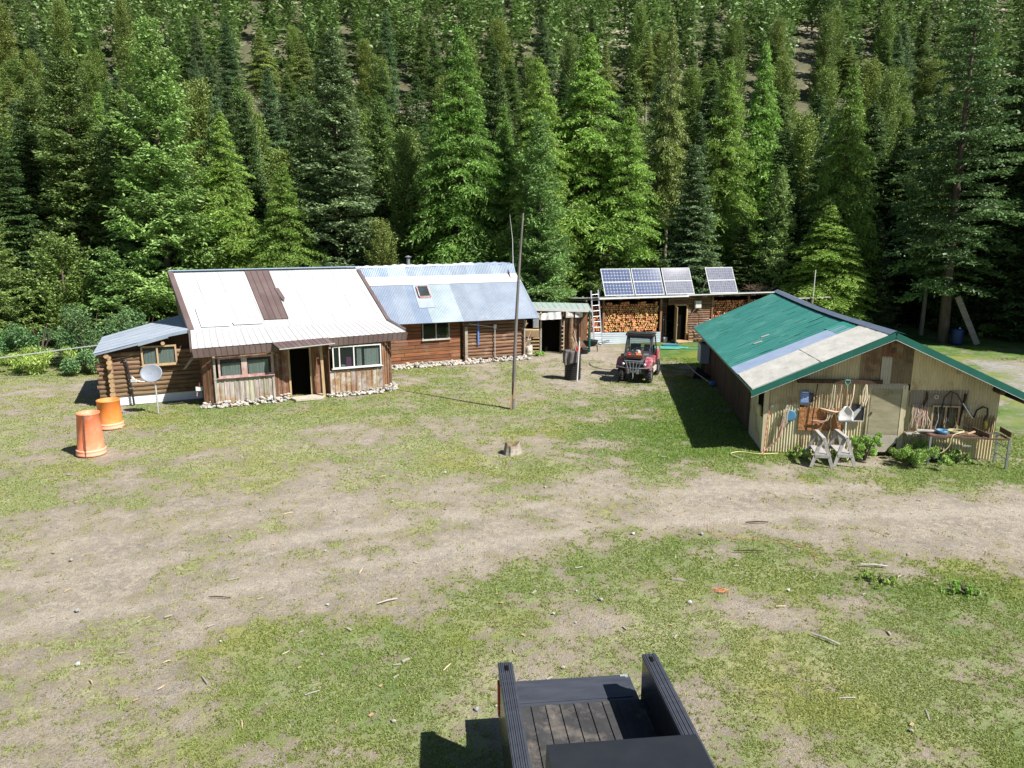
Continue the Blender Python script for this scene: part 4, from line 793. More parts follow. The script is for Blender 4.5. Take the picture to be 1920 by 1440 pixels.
rf2 = MB(); rf2.sheet((-3.45, 5.66, 2.0), (-3.45, 1.12, 2.0), (-.32, 1.12, 2.68), (-.3, 5.75, 2.8), .2, .008, 3, 'rib', th=.03, wob=.004); rf2.build('roof', M['aroof'], ax_)
fe = MB(); fe.slab([(-2.0, 1.1, 2.18), (-1.0, 1.1, 2.42), (-1.0, 1.1, 2.56), (-2.0, 1.1, 2.33)], (0, -.02, 0)); fe.slab([(-1.0, 1.1, 2.46), (-.35, 1.1, 2.56), (-.35, 1.1, 2.69), (-1.0, 1.1, 2.56)], (0, -.02, 0)); fe.slab([(-3.4, 1.1, 1.93), (-2.0, 1.1, 2.22), (-2.0, 1.1, 2.3), (-3.4, 1.1, 1.99)], (0, -.015, 0)); fe.build('flashing', M['galv_d'], ax_)
rl = MB(); rl.tube([(-3.05, 1.15, 1.88), (-3.05, 4.6, 1.9)], .085, 10, capmi=1); rl.tube([(-1.2, 1.15, 2.22), (-1.2, 4.6, 2.25)], .07, 10, capmi=1); rl.build('purlin', [M['logy'], M['cut']], ax_)
window(ax_, (-1.92, 1.375), (-.8, 1.375), 1.44, 2.1, mull=(.45,), fm='tanwood', fw=.06, curtain=[(.05, .95, 1.45, 1.95)], glass='clear', label='wood framed window with pale curtain')
off(ax_, 3., -1.5)

# ---------------------------------------------------------------- long cabin
lc = thing('log_cabin', 'long brown log cabin with corrugated galvanised roof', 'cabin', tow(HOUSE, 11.5, 4.4) + (0,), hr)
pk = MB(); z = .14; rr = random.Random(4)
while z < 2.05:
    u = 7.0; hgt = .168
    while u < 11.56:
        e = min(11.56, u + rr.uniform(1.2, 3.2)); e = 11.56 if e > 11.1 else e
        for a, c in ([(u, e)] if not (1.2 < z + .1 < 2.0) else [(u, min(e, 9.64)), (max(u, 11.04), e)]):
            if c - a > .02: pk.box(((a + c) / 2, 4.42 + rr.uniform(-.008, .008), z + hgt / 2), (c - a - .012, .12, hgt - rr.uniform(.012, .03)), Matrix.Rotation(rr.uniform(-.004, .004), 3, 'Y'), 0, tv(.3, rr))
        u = e
    z += hgt
pk.build('plank_wall', M['plank'], lc)
bk = MB(); bk.bb(7, 9.6, 4.46, 4.5, 0, 2.4); bk.bb(11.06, 14.85, 4.46, 4.5, 0, 2.4); bk.bb(9.6, 11.06, 4.46, 4.5, 0, 1.2); bk.bb(14.81, 14.85, 4.5, 9.3, 0, 2.3); bk.slab([(14.81, 4.5, 2.3), (14.81, 6.1, 4.4), (14.81, 9.3, 2.3)], (.04, 0, 0)); bk.build('inner_wall', M['darkwood'], lc)
lgs = MB(); logs(lgs, (11.75, 4.3), (14.75, 4.3), .12, 2.1, .088, ext=(.05, .12), wob=.016, rg=random.Random(9)); lgs.build('log_wall', [M['logdark'], M['cut']], lc)
cp = MB(); cp.bb(11.72, 11.86, 4.12, 4.22, .1, 1.75); cp.bb(14.83, 14.9, 4.1, 4.2, .05, 2.1); cp.build('corner_post', M['greywoodx'], lc)
fo = MB(); fo.bb(7., 11.7, 4.3, 4.44, 0, .15); fo.build('concrete_footing', M['concrete'], lc)
window(lc, (9.7, 4.38), (11.0, 4.38), 1.22, 2.0, mull=(.5,), fm='greywood', fw=.05, glass='clear', label='grey framed window with jars on the sill')
jr = random.Random(3)
def LO(u, v, dz=0): return (u, v, 2.1 + (v - 3.8) * .9326 + dz)
tints = [(.95, 1, 1.05), (.9, .95, 1.02), (1.0, 1.02, 1.05), (.85, .92, 1), (1.25, 1.3, 1.15), (1.3, 1.32, 1.2)] + [(k, k * 1.01, k * 1.02) for k in [jr.uniform(.88, 1.1) for _ in range(14)]]
cf = lambda a, b_: tints[min(19, int(a * 11.2))]
rm = MB(); rm.sheet(LO(6.95, 3.8), LO(15.5, 3.72), LO(15.35, 5.7), LO(6.95, 5.7), .076, .009, 4, 'sin', cf, wob=.004, th=.03); rm.build('roof', M['galv'], lc)
bd = MB(); bd.sheet(LO(6.9, 5.5, .03), LO(15.3, 5.48, .03), (15.25, 5.93, 4.08), (6.9, 5.93, 4.08), 1.1, .006, 2, 'flat', wob=.012); bd.build('roof_band', M['white_roof'], lc)
sp = MB(); sp.sheet((6.9, 5.92, 4.02), (15.25, 5.92, 4.0), (15.2, 6.1, 4.56), (6.8, 6.1, 4.5), .085, .011, 1, 'sin', lambda a, b_: tints[int(a * 19) % 20]); sp.build('clerestory_sheet', M['galv_d'], lc)
tp = MB(); tp.sheet((6.8, 6.08, 4.46), (15.2, 6.08, 4.5), (15.2, 6.75, 4.62), (6.8, 6.75, 4.56), .45, .02, 4, 'sin', lambda a, b_: (1.0, 1.0, 1.0) if a < .75 else (.55, .65, .8), wob=.03); tp.sheet((15.25, 6.7, 4.6), (6.8, 6.7, 4.55), (6.9, 9.8, 2.1), (15.4, 9.8, 2.1), .5, .01, 1, 'sin'); tp.build('ridge_tarp', M['tarp'], lc)
fl = MB(); fl.sheet(LO(9.58, 4.42, .03), LO(10.38, 4.42, .03), LO(10.4, 5.5, .03), LO(9.62, 5.5, .03), .8, 0, 1, 'flat'); fl.build('skylight_flashing', M['galv'], lc)
sl = MB()
for a, c in (((9.76, 4.86), (10.3, 4.86)), ((9.76, 5.34), (10.3, 5.34)), ((9.76, 4.86), (9.76, 5.34)), ((10.3, 4.86), (10.3, 5.34))): sl.bar(LO(*a, .08), LO(*c, .08), .05, .1)
s_ = sl.build('skylight', M['redwhite'], lc); g = MB(); g.poly([LO(9.76, 4.86, .12), LO(10.3, 4.86, .12), LO(10.3, 5.34, .12), LO(9.76, 5.34, .12)]); g.build('pane', M['glass'], s_)
rubble(lc, [((7.1, 4.3), (15.0, 4.1))], 420, 5, .078)
mt = MB(); mt.bb(13.2, 13.34, 4.08, 4.16, 1.58, 1.78); mt.tube([(13.27, 4.13, .1), (13.27, 4.13, 1.6)], .025, 8); mt.tube([(13.2, 4.14, 1.66), (11.95, 4.14, 1.88)], .012, 5); mt.build('electric_meter', M['alu'], lc)
off(lc, -11.5, -4.4)
def HW(u, v, z=0): return tow(HOUSE, u, v) + (z,)
# jars on its sill
for i, u in enumerate((10.36, 10.47, 10.56, 10.66, 10.77, 10.88)):
    j = MB(); q = jr.uniform(.03, .045); h = jr.uniform(.09, .17); j.lathe([(0, 0), (q, 0), (q, h * .8), (q * .7, h), (0, h)], 10); o = j.build('jar', M['whitep'], None, True, loc=HW(u, 4.52, 1.245)); tag(o, 'pale jar on the window sill of the long log cabin', 'jar', 'jars on the window sill')
k = MB(); k.bb(9.7, 11.0, 4.46, 4.6, 1.2, 1.24); o = k.build('window_board', M['whitep'], lc, loc=(-11.5, -4.4, 0))
# things in the porch window
k = MB(); k.bb(-.1, .1, -.05, .05, 0, .36); o = k.build('box', M['purple'], None, loc=HW(5.22, -.2, 1.1), rot=(0, 0, R(25))); tag(o, 'tall purple and orange carton behind the white sliding window', 'box')
k = MB(); k.lathe([(0, 0), (.1, 0), (.11, .06), (0, .09)], 12); o = k.build('bowl', M['whitep'], None, loc=HW(4.98, -.2, 1.1)); tag(o, 'white bowl left of the purple carton behind the window', 'bowl')
k = MB(); k.bb(-.22, .22, -.05, .05, 0, .07); o = k.build('folded_paper', M['whitep'], None, loc=HW(6.1, -.2, 1.1), rot=(0, 0, R(25))); tag(o, 'white papers lying on the sill at the right end of the sliding window', 'papers')
k = MB(); k.bb(-.12, .12, -.04, .04, 0, .1); k.bb(-.05, .16, -.03, .05, .1, .14); o = k.build('folded_paper', M['whitep'], None, loc=HW(.85, -.1, 1.09), rot=(0, 0, R(25))); tag(o, 'white papers on the sill behind the red framed window', 'papers')
# stove pipe
k = thing('stove_pipe', 'grey stove pipe with flat cap above the long cabin ridge', 'stove pipe', HW(10.1, 7.6, 3.8))
a = MB(); a.lathe([(.085, 0), (.085, 1.05)], 14); a.build('pipe', M['steel'], k, True); a = MB(); a.lathe([(0, 1.2), (.17, 1.13), (.17, 1.11), (0, 1.12)], 14); 
for q in (0, 2.1, 4.2): a.bar((.08 * math.cos(q), .08 * math.sin(q), 1.0), (.12 * math.cos(q), .12 * math.sin(q), 1.13), .012, .012)
a.build('cap', M['steel'], k)
# antenna on the cabin ridge, blue ski on the wall, black vent pipe on the annex
k = thing('radio_antenna', 'thin white whip antenna at the right end of the long cabin ridge', 'antenna', HW(15.25, 6.3, 4.45)); a = MB(); a.tube([(0, 0, 0), (-.02, 0, 1.3), (-.16, 0, 2.55)], [.022, .016, .007], 6); a.build('whip', M['whitep'], k); a = MB(); a.tube([(0, 0, -.2), (0, 0, .5)], .03, 8); a.build('mast', M['alu'], k)
k = MB(); k.slab([(-.035, 0, 0), (.035, 0, 0), (.04, 0, 1.05), (.02, 0, 1.2), (-.02, 0, 1.2), (-.04, 0, 1.05)], (0, -.02, 0)); o = k.build('ski', M['blue'], None, loc=HW(12.42, 4.17, .83), rot=(0, 0, R(25))); tag(o, 'blue ski hanging upright on the log wall of the long cabin', 'ski')
k = thing('vent_pipe', 'black hooked vent pipe standing against the log annex', 'pipe', HW(-2.45, 1.33, 0)); a = MB(); a.tube([(.12, 0, .02), (.1, 0, .5), (.02, 0, 1.5), (-.02, 0, 1.66), (-.1, 0, 1.7), (-.17, 0, 1.62)], .035, 9); a.build('pipe', M['blackp'], k, True); a = MB(); a.bb(.03, .17, -.04, .04, .62, .66); a.build('clamp', M['steel'], k)
k = MB(); k.slab([(0, 0, 0), (.08, 0, 0), (.42, 0, .4), (.34, 0, .46)], (0, .02, 0)); o = k.build('shutter_board', M['greywoodx'], None, loc=HW(-.62, .35, 1.35), rot=(0, 0, R(25))); tag(o, 'small tilted board hanging under the left eave of the white-roofed cabin', 'board')
k = thing('utility_box', 'white utility box low on the left wall of the white-roofed cabin', 'utility box', HW(-.14, .25, .55), 25); a = MB(); a.bb(-.12, .1, -.05, .1, 0, .13); a.build('box', M['whitep'], k); a = MB(); a.tube([(-.08, 0, 0), (-.1, 0, -.2)], .02, 6); a.tube([(.02, 0, .13), (.03, 0, .3)], .03, 6); a.build('pipe', M['pink'], k)

# ---------------------------------------------------------------- green-roofed shed
sx, sy, sr = SHED
sh = thing('shed', 'cream corrugated shed with green sheet roof and a plywood door', 'shed', (sx, sy, 0), sr)
SL = (3.55 - 1.88) / 3.615
def gtop(s): return min(1.88 + (s + .515) * SL, 1.88 + (6.7 - s) * SL) - .1
def gcorr(mb, s0, s1, zb, zt, d=-.0, tint=1.0, pitch=.076, amp=.012, mi=0):
    n = max(1, round((s1 - s0) / pitch)) * 6; vs = []
    for i in range(n + 1):
        s = s0 + (s1 - s0) * i / n; y = d - amp * math.sin(2 * math.pi * i / 6)
        z1 = zt if zt is not None else gtop(s)
        vs += [(s, y, zb), (s, y, z1)]
    mb.add(vs, [(2 * i, 2 * i + 2, 2 * i + 3, 2 * i + 1) for i in range(n)], mi, tint)
gw = MB()
gcorr(gw, 0, .9, 0, 1.45, tint=(.95, .97, .95)); gcorr(gw, .84, 2.72, 0, 1.3, .006, (1.08, 1.05, 1.0)); gcorr(gw, 0, .5, 1.4, None, -.012, (.8, .8, .75)); gcorr(gw, .44, 1.1, 1.4, None, -.018, (.7, .7, .68)); gcorr(gw, 1.02, 1.75, 1.26, None, -.012, (.75, .74, .7)); gcorr(gw, 1.7, 2.45, 1.26, None, -.02, (.92, .9, .86)); gcorr(gw, 2.4, 2.72, 1.26, 2.14, -.012, (.9, .9, .8))
gcorr(gw, 2.66, 3.7, 1.99, 2.1, -.01, (1, .98, .9)); gcorr(gw, 3.62, 4.3, 0, 1.9, 0, (.95, .95, .85)); gcorr(gw, 4.25, 5.3, 0, 1.9, -.01, (1.15, 1.15, 1.05)); gcorr(gw, 5.25, 6.15, 0, 1.25, 0, (1.05, 1.0, .9)); gcorr(gw, 5.1, 6.15, 1.2, None, -.015, (1, .98, .95)); gcorr(gw, 3.8, 5.15, 1.85, None, -.02, (1.12, 1.06, .96)); gcorr(gw, 5.1, 5.7, 1.2, None, -.03, (.98, .95, .92))
gw.build('gable_wall', M['creamcorr'], sh)
gbn = MB(); gcorr(gbn, 2.42, 2.99, 2.08, None, -.026, (1.25, 1.2, 1.15)); gbn.build('dark_sheet', M['browncorr'], sh)['label'] = 'dark brown corrugated sheet left of the pale gable strip'; gbn = MB(); gcorr(gbn, 3.22, 3.82, 2.08, None, -.026, (.95, .95, .95)); gbn.build('dark_sheet', M['browncorr'], sh)['label'] = 'dark brown corrugated sheet right of the pale gable strip'; gbn = MB(); gcorr(gbn, 5.3, 6.1, .75, 1.25, -.02, (1.3, 1.25, 1.1)); gbn.build('low_sheet', M['browncorr'], sh)
pp = MB(); gcorr(pp, 2.97, 3.24, 2.08, 2.86, -.045, (1.35, 1.35, 1.35)); pp.build('pale_sheet', M['greycorr'], sh)['label'] = 'pale narrow corrugated strip under the gable top'; pp = MB(); gcorr(pp, 2.62, 3.72, 1.94, 2.1, -.045, (1.1, 1.1, 1.1)); pp.build('lintel_sheet', M['greycorr'], sh); pp = MB(); gcorr(pp, 3.82, 4.9, 1.45, 1.92, -.04, (.75, .7, .68)); gcorr(pp, 4.85, 5.35, 1.3, 1.95, -.045, (.8, .74, .68)); pp.build('pale_sheet', M['greycorr'], sh)
wd = MB(); boards(wd, (2.95, -.035), (3.5, -.035), 2.84, lambda q: gtop(2.95 + .55 * q) + .0, w=.18, batten=False); wd.box((3.25, -.06, 3.02), (.13, .05, .12), None, 0, .5); wd.build('gable_board', M['board'], sh)
bkw = MB(); bkw.slab([(0.02, .04, 0), (6.1, .04, 0), (6.1, .04, gtop(6.1)), (3.1, .04, gtop(3.1)), (.02, .04, gtop(.02))], (0, .02, 0)); bkw.slab([(0.0, 13.0, 0), (6.1, 13.0, 0), (6.1, 13.0, gtop(6.1)), (3.1, 13, gtop(3.1)), (.02, 13, gtop(.02))], (0, .02, 0)); bkw.bb(6.08, 6.14, .06, 13, 0, 1.98); bkw.build('inner_wall', M['darkwood'], sh)
dr = MB(); dr.bb(2.78, 3.58, -.05, -.02, .62, 1.94); dr_ = dr.build('door', M['ply'], sh)
x = MB(); x.bb(2.72, 2.78, -.04, 0, .1, 2.0, t=.9); x.bb(3.6, 3.74, -.05, 0, .05, 2.05, t=1.1); x.build('door_post', M['creamcorr'], sh)
x = MB(); x.slab([(2.76, -.06, .1), (3.3, -.06, .12), (3.58, -.06, .4), (3.58, -.06, .61), (2.76, -.06, .61)], (0, .03, 0)); x.build('kick_board', M['concrete'], sh)['label'] = 'stained board closing the foot of the door'
x = MB(); x.bb(2.82, 2.85, -.075, -.05, 1.2, 1.28); x.build('handle', M['rust'], dr_)
x = MB(); x.bar((.75, -.1, 2.12), (3.02, -.1, 2.14), .09, .1); x.build('tool_rail', M['darkwood'], sh)
x = MB(); x.tube([(6.0, -.42, 2.0), (6.0, .5, 2.0)], .08, 9); x.tube([(6.55, -.44, 1.76), (6.55, .5, 1.76)], .06, 9); x.build('purlin', M['darkwood'], sh)
# corner and side wall
x = MB(); x.bb(-.09, .03, -.06, .03, 0, 1.95, t=1.0); gcorr(x, -.0, .0001, 0, .01); x.build('corner_post', M['creamcorr'], sh)
x = MB(); x.sheet((-.06, 1.9, 0), (-.06, .0, 0), (-.06, 0, .95), (-.06, 1.9, .95), .076, .01, 1); x.sheet((-.06, 1.9, .95), (-.06, .85, .95), (-.06, .85, 1.9), (-.06, 1.9, 1.9), .076, .01, 1); x.build('side_sheet', M['creamcorr'], sh)['label'] = 'cream corrugated sheets round the side opening'
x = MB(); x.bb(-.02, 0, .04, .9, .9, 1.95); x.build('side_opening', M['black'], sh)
x = MB(); boards(x, (0, 13), (0, 1.9), 0, 1.9, w=.25, batten=False, tn=.3); x.bb(-.3, -.24, 1.7, 13, 1.66, 1.74); x.build('side_wall', M['darkwood'], sh)
x = MB()
for i in range(5): x.bar((-.48, 2.2 + i * 2.6, 1.78), (.1, 2.2 + i * 2.6, 1.98), .08, .1)
x.build('rafter', M['darkwood'], sh)
def SR(s, d, dz=0): return (s, d, 1.88 + (s + .515) * SL + dz - .1 * math.sin(math.pi * max(0, min(1, (d + .5) / 13.7))) * max(0, (s + .5) / 3.6))
def strip(mb, s0, s1, d0, d1, pitch, amp, prof='rib', ny=2, dz=0, tf=None, nseg=1, lift=0):
    for i in range(nseg):
        a = d0 + (d1 - d0) * i / nseg; c = d0 + (d1 - d0) * (i + 1) / nseg
        mb.sheet(SR(s0, c, dz), SR(s0, a, dz), SR(s1, a, dz), SR(s1, c, dz), pitch, amp, ny, prof, tf, wob=.004)
x = MB(); strip(x, -.52, 3.06, 2.85, 13.2, .3, .006, 'rib', 3, 0, lambda a, b_: tv(.035), 6); x.build('green_roof', M['green_roof'], sh)
x = MB(); strip(x, 2.35, 3.08, 1.9, 3.3, .3, .008, 'rib', 1, .025); x.build('light_green_sheet', M['green_lt'], sh)
x = MB(); strip(x, -.53, 2.75, 1.78, 3.0, .076, .007, 'sin', 2, .02); x.build('blue_roof_strip', M['blue_roof'], sh)['label'] = 'blue-grey strip of roofing between green and cream'
x = MB(); strip(x, -.515, 1.3, -.485, 1.85, .076, .007, 'sin', 2, .03, lambda a, b_: tv(.04)); strip(x, 1.25, 3.06, -.485, 1.85, .076, .007, 'sin', 2, .042, lambda a, b_: tv(.04)); x.build('cream_roof_strip', M['cream_roof'], sh)['label'] = 'weathered cream roofing at the near end'
x = MB(); x.sheet((3.1, -.485, 3.55), (3.1, 13.2, 3.5), (6.72, 13.2, 1.86), (6.72, -.485, 1.87), .3, .01, 2, 'rib', th=.02); x.build('far_roof_slope', M['green_roof'], sh)
x = MB()
for i in range(8):
    a = -.5 + 13.7 * i / 8; c = -.5 + 13.7 * (i + 1) / 8 + .06
    pa, pc = SR(3.1, a, .075 + .004 * (i % 2)), SR(3.1, c, .075 + .004 * (i % 2)); la, lc_ = SR(2.93, a, .06), SR(2.93, c, .06)
    x.add([la, lc_, pc, pa, (3.36, a, la[2]), (3.36, c, lc_[2])], [(0, 3, 2, 1), (3, 4, 5, 2)], 0, tv(.06))
x.build('ridge_cap', M['cap'], sh)
x = MB()
d = -.3
while d < 13: x.add([SR(2.90, d, .012), SR(2.90, d + .06, .012), SR(2.96, d + .06, .05), SR(2.96, d, .05)], [(0, 1, 2, 3)]); d += .15
x.build('ridge_gaps', M['black'], sh)
x = MB(); x.bar((-.56, -.5, 1.8), (3.1, -.5, 3.48), .03, .17); x.bar((3.1, -.5, 3.48), (6.76, -.5, 1.8), .03, .17); x.bar((-.5, -.42, 1.91), (3.1, -.42, 3.575), .16, .012); x.bar((3.1, -.42, 3.575), (6.75, -.42, 1.9), .16, .012); x.build('gable_trim', M['green_trim'], sh)
x = MB(); x.bar((3.1, -.505, 3.385), (6.76, -.505, 1.705), .02, .016); x.bar((-.56, -.505, 1.705), (3.1, -.505, 3.385), .02, .01); x.build('trim_edge', M['white_metal'], sh)
x = MB(); x.bar((-.535, -.48, 1.85), (-.535, 13.2, 1.85), .02, .06); x.build('eave_trim', M['green_trim'], sh)
x = MB(); 
for s_, d_ in ((.55, 5.), (.9, 5.6)): x.slab([SR(s_, d_, .015), SR(s_ + .25, d_ - .08, .015), SR(s_ + .28, d_ + .08, .015), SR(s_ + .02, d_ + .13, .015)], (0, 0, .006))
x.build('roof_patch', M['cream_roof'], sh)
x = MB(); rr = random.Random(8)
for _ in range(26):
    s_, d_ = rr.uniform(-.2, 2.4), rr.uniform(3.2, 12.5); l = rr.uniform(.2, .7); x.bar(SR(s_, d_, .012), SR(s_ + l, d_ + .005, .012), .018, .006)
x.build('roof_lap', M['green_trim'], sh)
# window with clutter
w = window(sh, (4.42, -.045), (5.1, -.045), .82, 1.5, mull=(.5,), fm='tanwood', fw=.045, proud=.05, label='old window with wooden frame and stored things', glass='clear', sill=False)
x = MB()
for i in range(5): x.bb(4.45, 4.66, .0 - .04, .01, .84 + i * .12, .85 + i * .12 + .06, t=tv(.3))
x.build('shelf_goods', M['whitep'], sh); x = MB(); x.bb(4.86, 4.98, -.05, .0, .86, 1.44); x.build('yellow_sack', M['pyellow'], sh)
# gutter tank on the far left corner
x = thing('water_tank', 'grey rectangular tank hanging under the far left eave of the green-roofed shed', 'tank', tow(SHED, -.22, 11.6) + (.55,), sr); a = MB(); a.bb(-.2, .18, -.5, .5, 0, .8, t=1.0); a.bb(-.22, .2, -.52, .52, .8, .83, t=.9); a.build('body', M['galv_d'], x); a = MB(); a.bb(-.1, .1, -.1, .1, .83, .87); a.bar((0, -.3, -.5), (0, -.3, 0), .06, .06); a.bar((0, .3, -.5), (0, .3, 0), .06, .06); a.build('stand', M['darkwood'], x)

# ---------------------------------------------------------------- woodshed with solar panels
wx, wy, wr_ = WOOD
M['blue_sheet'] = mat('pale_blue_sheet', (.42, .5, .56), (.54, .62, .68), (1, 1, 1), rough=.5)
ws = thing('woodshed', 'long open-fronted woodshed with flat roof behind the utility vehicle', 'woodshed', (wx, wy, 0), wr_)
x = MB(); x.sheet((-.55, -.55, 2.62), (2.5, -.56, 2.61), (2.5, 3.2, 2.3), (-.55, 3.2, 2.3), .4, .01, 2, 'rib', th=.05); x.sheet((2.45, -.56, 2.64), (11.2, -.56, 2.76), (11.2, 3.2, 2.4), (2.45, 3.2, 2.32), .4, .01, 2, 'rib', th=.05); x.build('roof', M['white_metal'], ws)
x = MB(); x.bar((.3, -.58, 2.585), (5.6, -.6, 2.62), .03, .09); x.bar((5.5, -.57, 2.66), (11.2, -.58, 2.72), .03, .055, t=.85); x.build('fascia', M['white_metal'], ws)
x = MB()
for i in range(12): u = -.4 + i * 1.02; x.bar((u, -.5, 2.5 + .01 * i), (u, 3.1, 2.24), .07, .1)
x.build('rafter', M['greywoodx'], ws)
x = MB(); boards(x, (-.3, 2.6), (11, 2.6), 0, 2.3, w=.3, batten=False); boards(x, (11, 2.6), (11, 0), 0, 2.4, w=.3, batten=False); boards(x, (-.3, 0), (-.3, 2.6), 0, 2.3, w=.3, batten=False); boards(x, (.74, .1), (.76, 2.6), 0, 2.4, w=.3, batten=False); boards(x, (4.22, 2.6), (4.22, .1), 0, 2.4, w=.3, batten=False); x.build('inner_wall', M['darkwood'], ws)
x = MB(); logs(x, (5.85, .0), (7.38, .0), 0, 2.5, .07, ext=(0, 0)); logs(x, (4.25, .35), (4.75, .35), 0, 2.5, .07); logs(x, (4.7, .0), (5.85, .0), 2.06, 2.5, .07); x.build('front_wall', [M['logdark'], M['cut']], ws)
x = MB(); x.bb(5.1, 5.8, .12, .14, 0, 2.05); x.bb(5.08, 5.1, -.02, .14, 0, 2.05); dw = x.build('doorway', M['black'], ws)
x = MB(); x.bb(5.78, 5.86, -.1, -.02, 0, 2.1); x.bb(5.04, 5.86, -.1, -.03, 2.03, 2.11); x.build('door_frame', M['tanwood'], dw)
x = MB(); x.bar((5.07, -.05, 1.02), (4.9, -.72, 1.02), .04, 1.98, t=.9); x.build('door_leaf', M['tanwood'], dw); x = MB(); x.lathe([(0, 0), (.03, 0), (.03, .05), (0, .05)], 8, (4.93, -.7, 1.0)); x.build('door_knob', M['alu'], dw)
x = MB(); 
for u in (-.25, .76, 4.2, 7.38, 9.7): x.bar((u, -.06, 0), (u, -.06, 2.55), .11, .11, t=tv(.2))
x.bar((-.3, -.06, 2.5), (11.1, -.06, 2.6), .1, .12); x.build('post', M['board'], ws)
x = MB(); x.sheet((.02, -.14, .0), (.02, -.14, .68), (4.2, -.14, .6), (4.2, -.14, .0), .115, .014, 1, 'rib', wob=.004); x.build('metal_skirt', M['blue_sheet'], ws)
x = MB(); x.slab([(5.0, -.75, 0), (6.0, -.6, 0), (6.05, .1, 0), (5.0, .1, 0)], (0, 0, .06)); x.build('doorstep', M['tanwood'], ws)
def WW_(u, v, z=0): return tow(WOOD, u, v) + (z,)
# split logs
def splitlog(seed):
    r = random.Random(seed); k = r.choice([3, 3, 4, 4, 7]); s = MB(); L = .42; q = .068
    a0 = r.uniform(0, 6.3); pts = [(q * r.uniform(.85, 1.15) * math.cos(a0 + 6.283 * i / k), q * r.uniform(.85, 1.15) * math.sin(a0 + 6.283 * i / k)) for i in range(k)]
    f = [(x_, 0, z_) for x_, z_ in pts]; bk_ = [(x_, L, z_) for x_, z_ in pts]
    s.add(f, [tuple(range(k))], 1); s.add(f + bk_, [(i, k + i, k + (i + 1) % k, (i + 1) % k) for i in range(k)], 0); s.add(bk_, [tuple(range(k))[::-1]], 1)
    return s
M['split'] = mat('split_wood', (.5, .2, .06), (.82, .46, .2), (9, 9, 9), rough=.85, bump=.3, rnd=.7); M['splitbark'] = mat('firewood_bark', (.12, .06, .03), (.3, .15, .07), (9, 9, 9), rough=.95)
LM = [mesh_from('firewood', s.v, s.f, [M['splitbark'], M['split']], s.m, s.t) for s in [splitlog(i) for i in range(9)]]
fr = random.Random(12); nlog = 0; stuff = MB()
def stack(u0, u1, z0, z1, solo, v=0):
    global nlog
    z = z0; row = 0
    while z < z1:
        u = u0 + .06 + (.06 if row % 2 else 0)
        while u < u1 - .03:
            top = z1 - .05 * abs(math.sin(u * 3.1))
            if z < top:
                a = fr.uniform(0, 6.3); du, dz = fr.uniform(-.012, .012), fr.uniform(-.012, .012); vv = v + fr.uniform(-.06, .05)
                if solo and nlog < 300:
                    o = link('firewood_log', LM[fr.randrange(9)], None, WW_(u + du, vv, z + dz)); o.rotation_euler = (Matrix.Rotation(R(wr_), 3, 'Z') @ Matrix.Rotation(a, 3, 'Y')).to_euler()
                    k = fr.uniform(.92, 1.12); o.scale = (k, 1, k); tag(o, 'split log in the woodshed stack behind the pale sheet skirt', 'log', 'split logs stacked in the woodshed'); nlog += 1
                else:
                    s = splitlog(fr.randrange(9)); m_ = Matrix.Rotation(a, 3, 'Y'); t = tv(.3, fr)
                    n0 = 0; stuff.add([m_ @ Vector(p) + Vector((u + du, vv, z + dz)) for p in s.v], s.f, 0, t); 
                    for i in range(len(s.f)): stuff.m[-len(s.f) + i] = s.m[i]
            u += .128
        z += .116; row += 1
stack(.84, 4.12, .74, 2.28, True); stack(.84, 4.12, .2, .7, False); stack(-.2, .7, .2, 2.2, False, .05); stack(7.44, 9.65, .1, 2.3, False, .1); stack(9.75, 10.95, .1, 2.3, False, .1)
o = stuff.build('firewood_pile', [M['splitbark'], M['split']], None, loc=(wx, wy, 0), rot=(0, 0, R(wr_))); tag(o, 'remaining split firewood stacked in the other bays of the woodshed', 'firewood'); o['kind'] = 'stuff'
print('logs', nlog)
M['cellb'] = mat('solar_cell_blue', (.06, .085, .165), (.09, .12, .21), (9, 9, 9), rough=.04, spec=.35); M['cellg'] = mat('solar_cell_grey', (.12, .13, .17), (.19, .2, .25), (9, 9, 9), rough=.04, spec=.15); M['backsheet'] = mat('white_backsheet', (.3, .32, .36), (.36, .38, .42), rough=.6)
M['pframe'] = mat('pale_panel_frame', (.42, .43, .45), (.5, .51, .53), rough=.6)
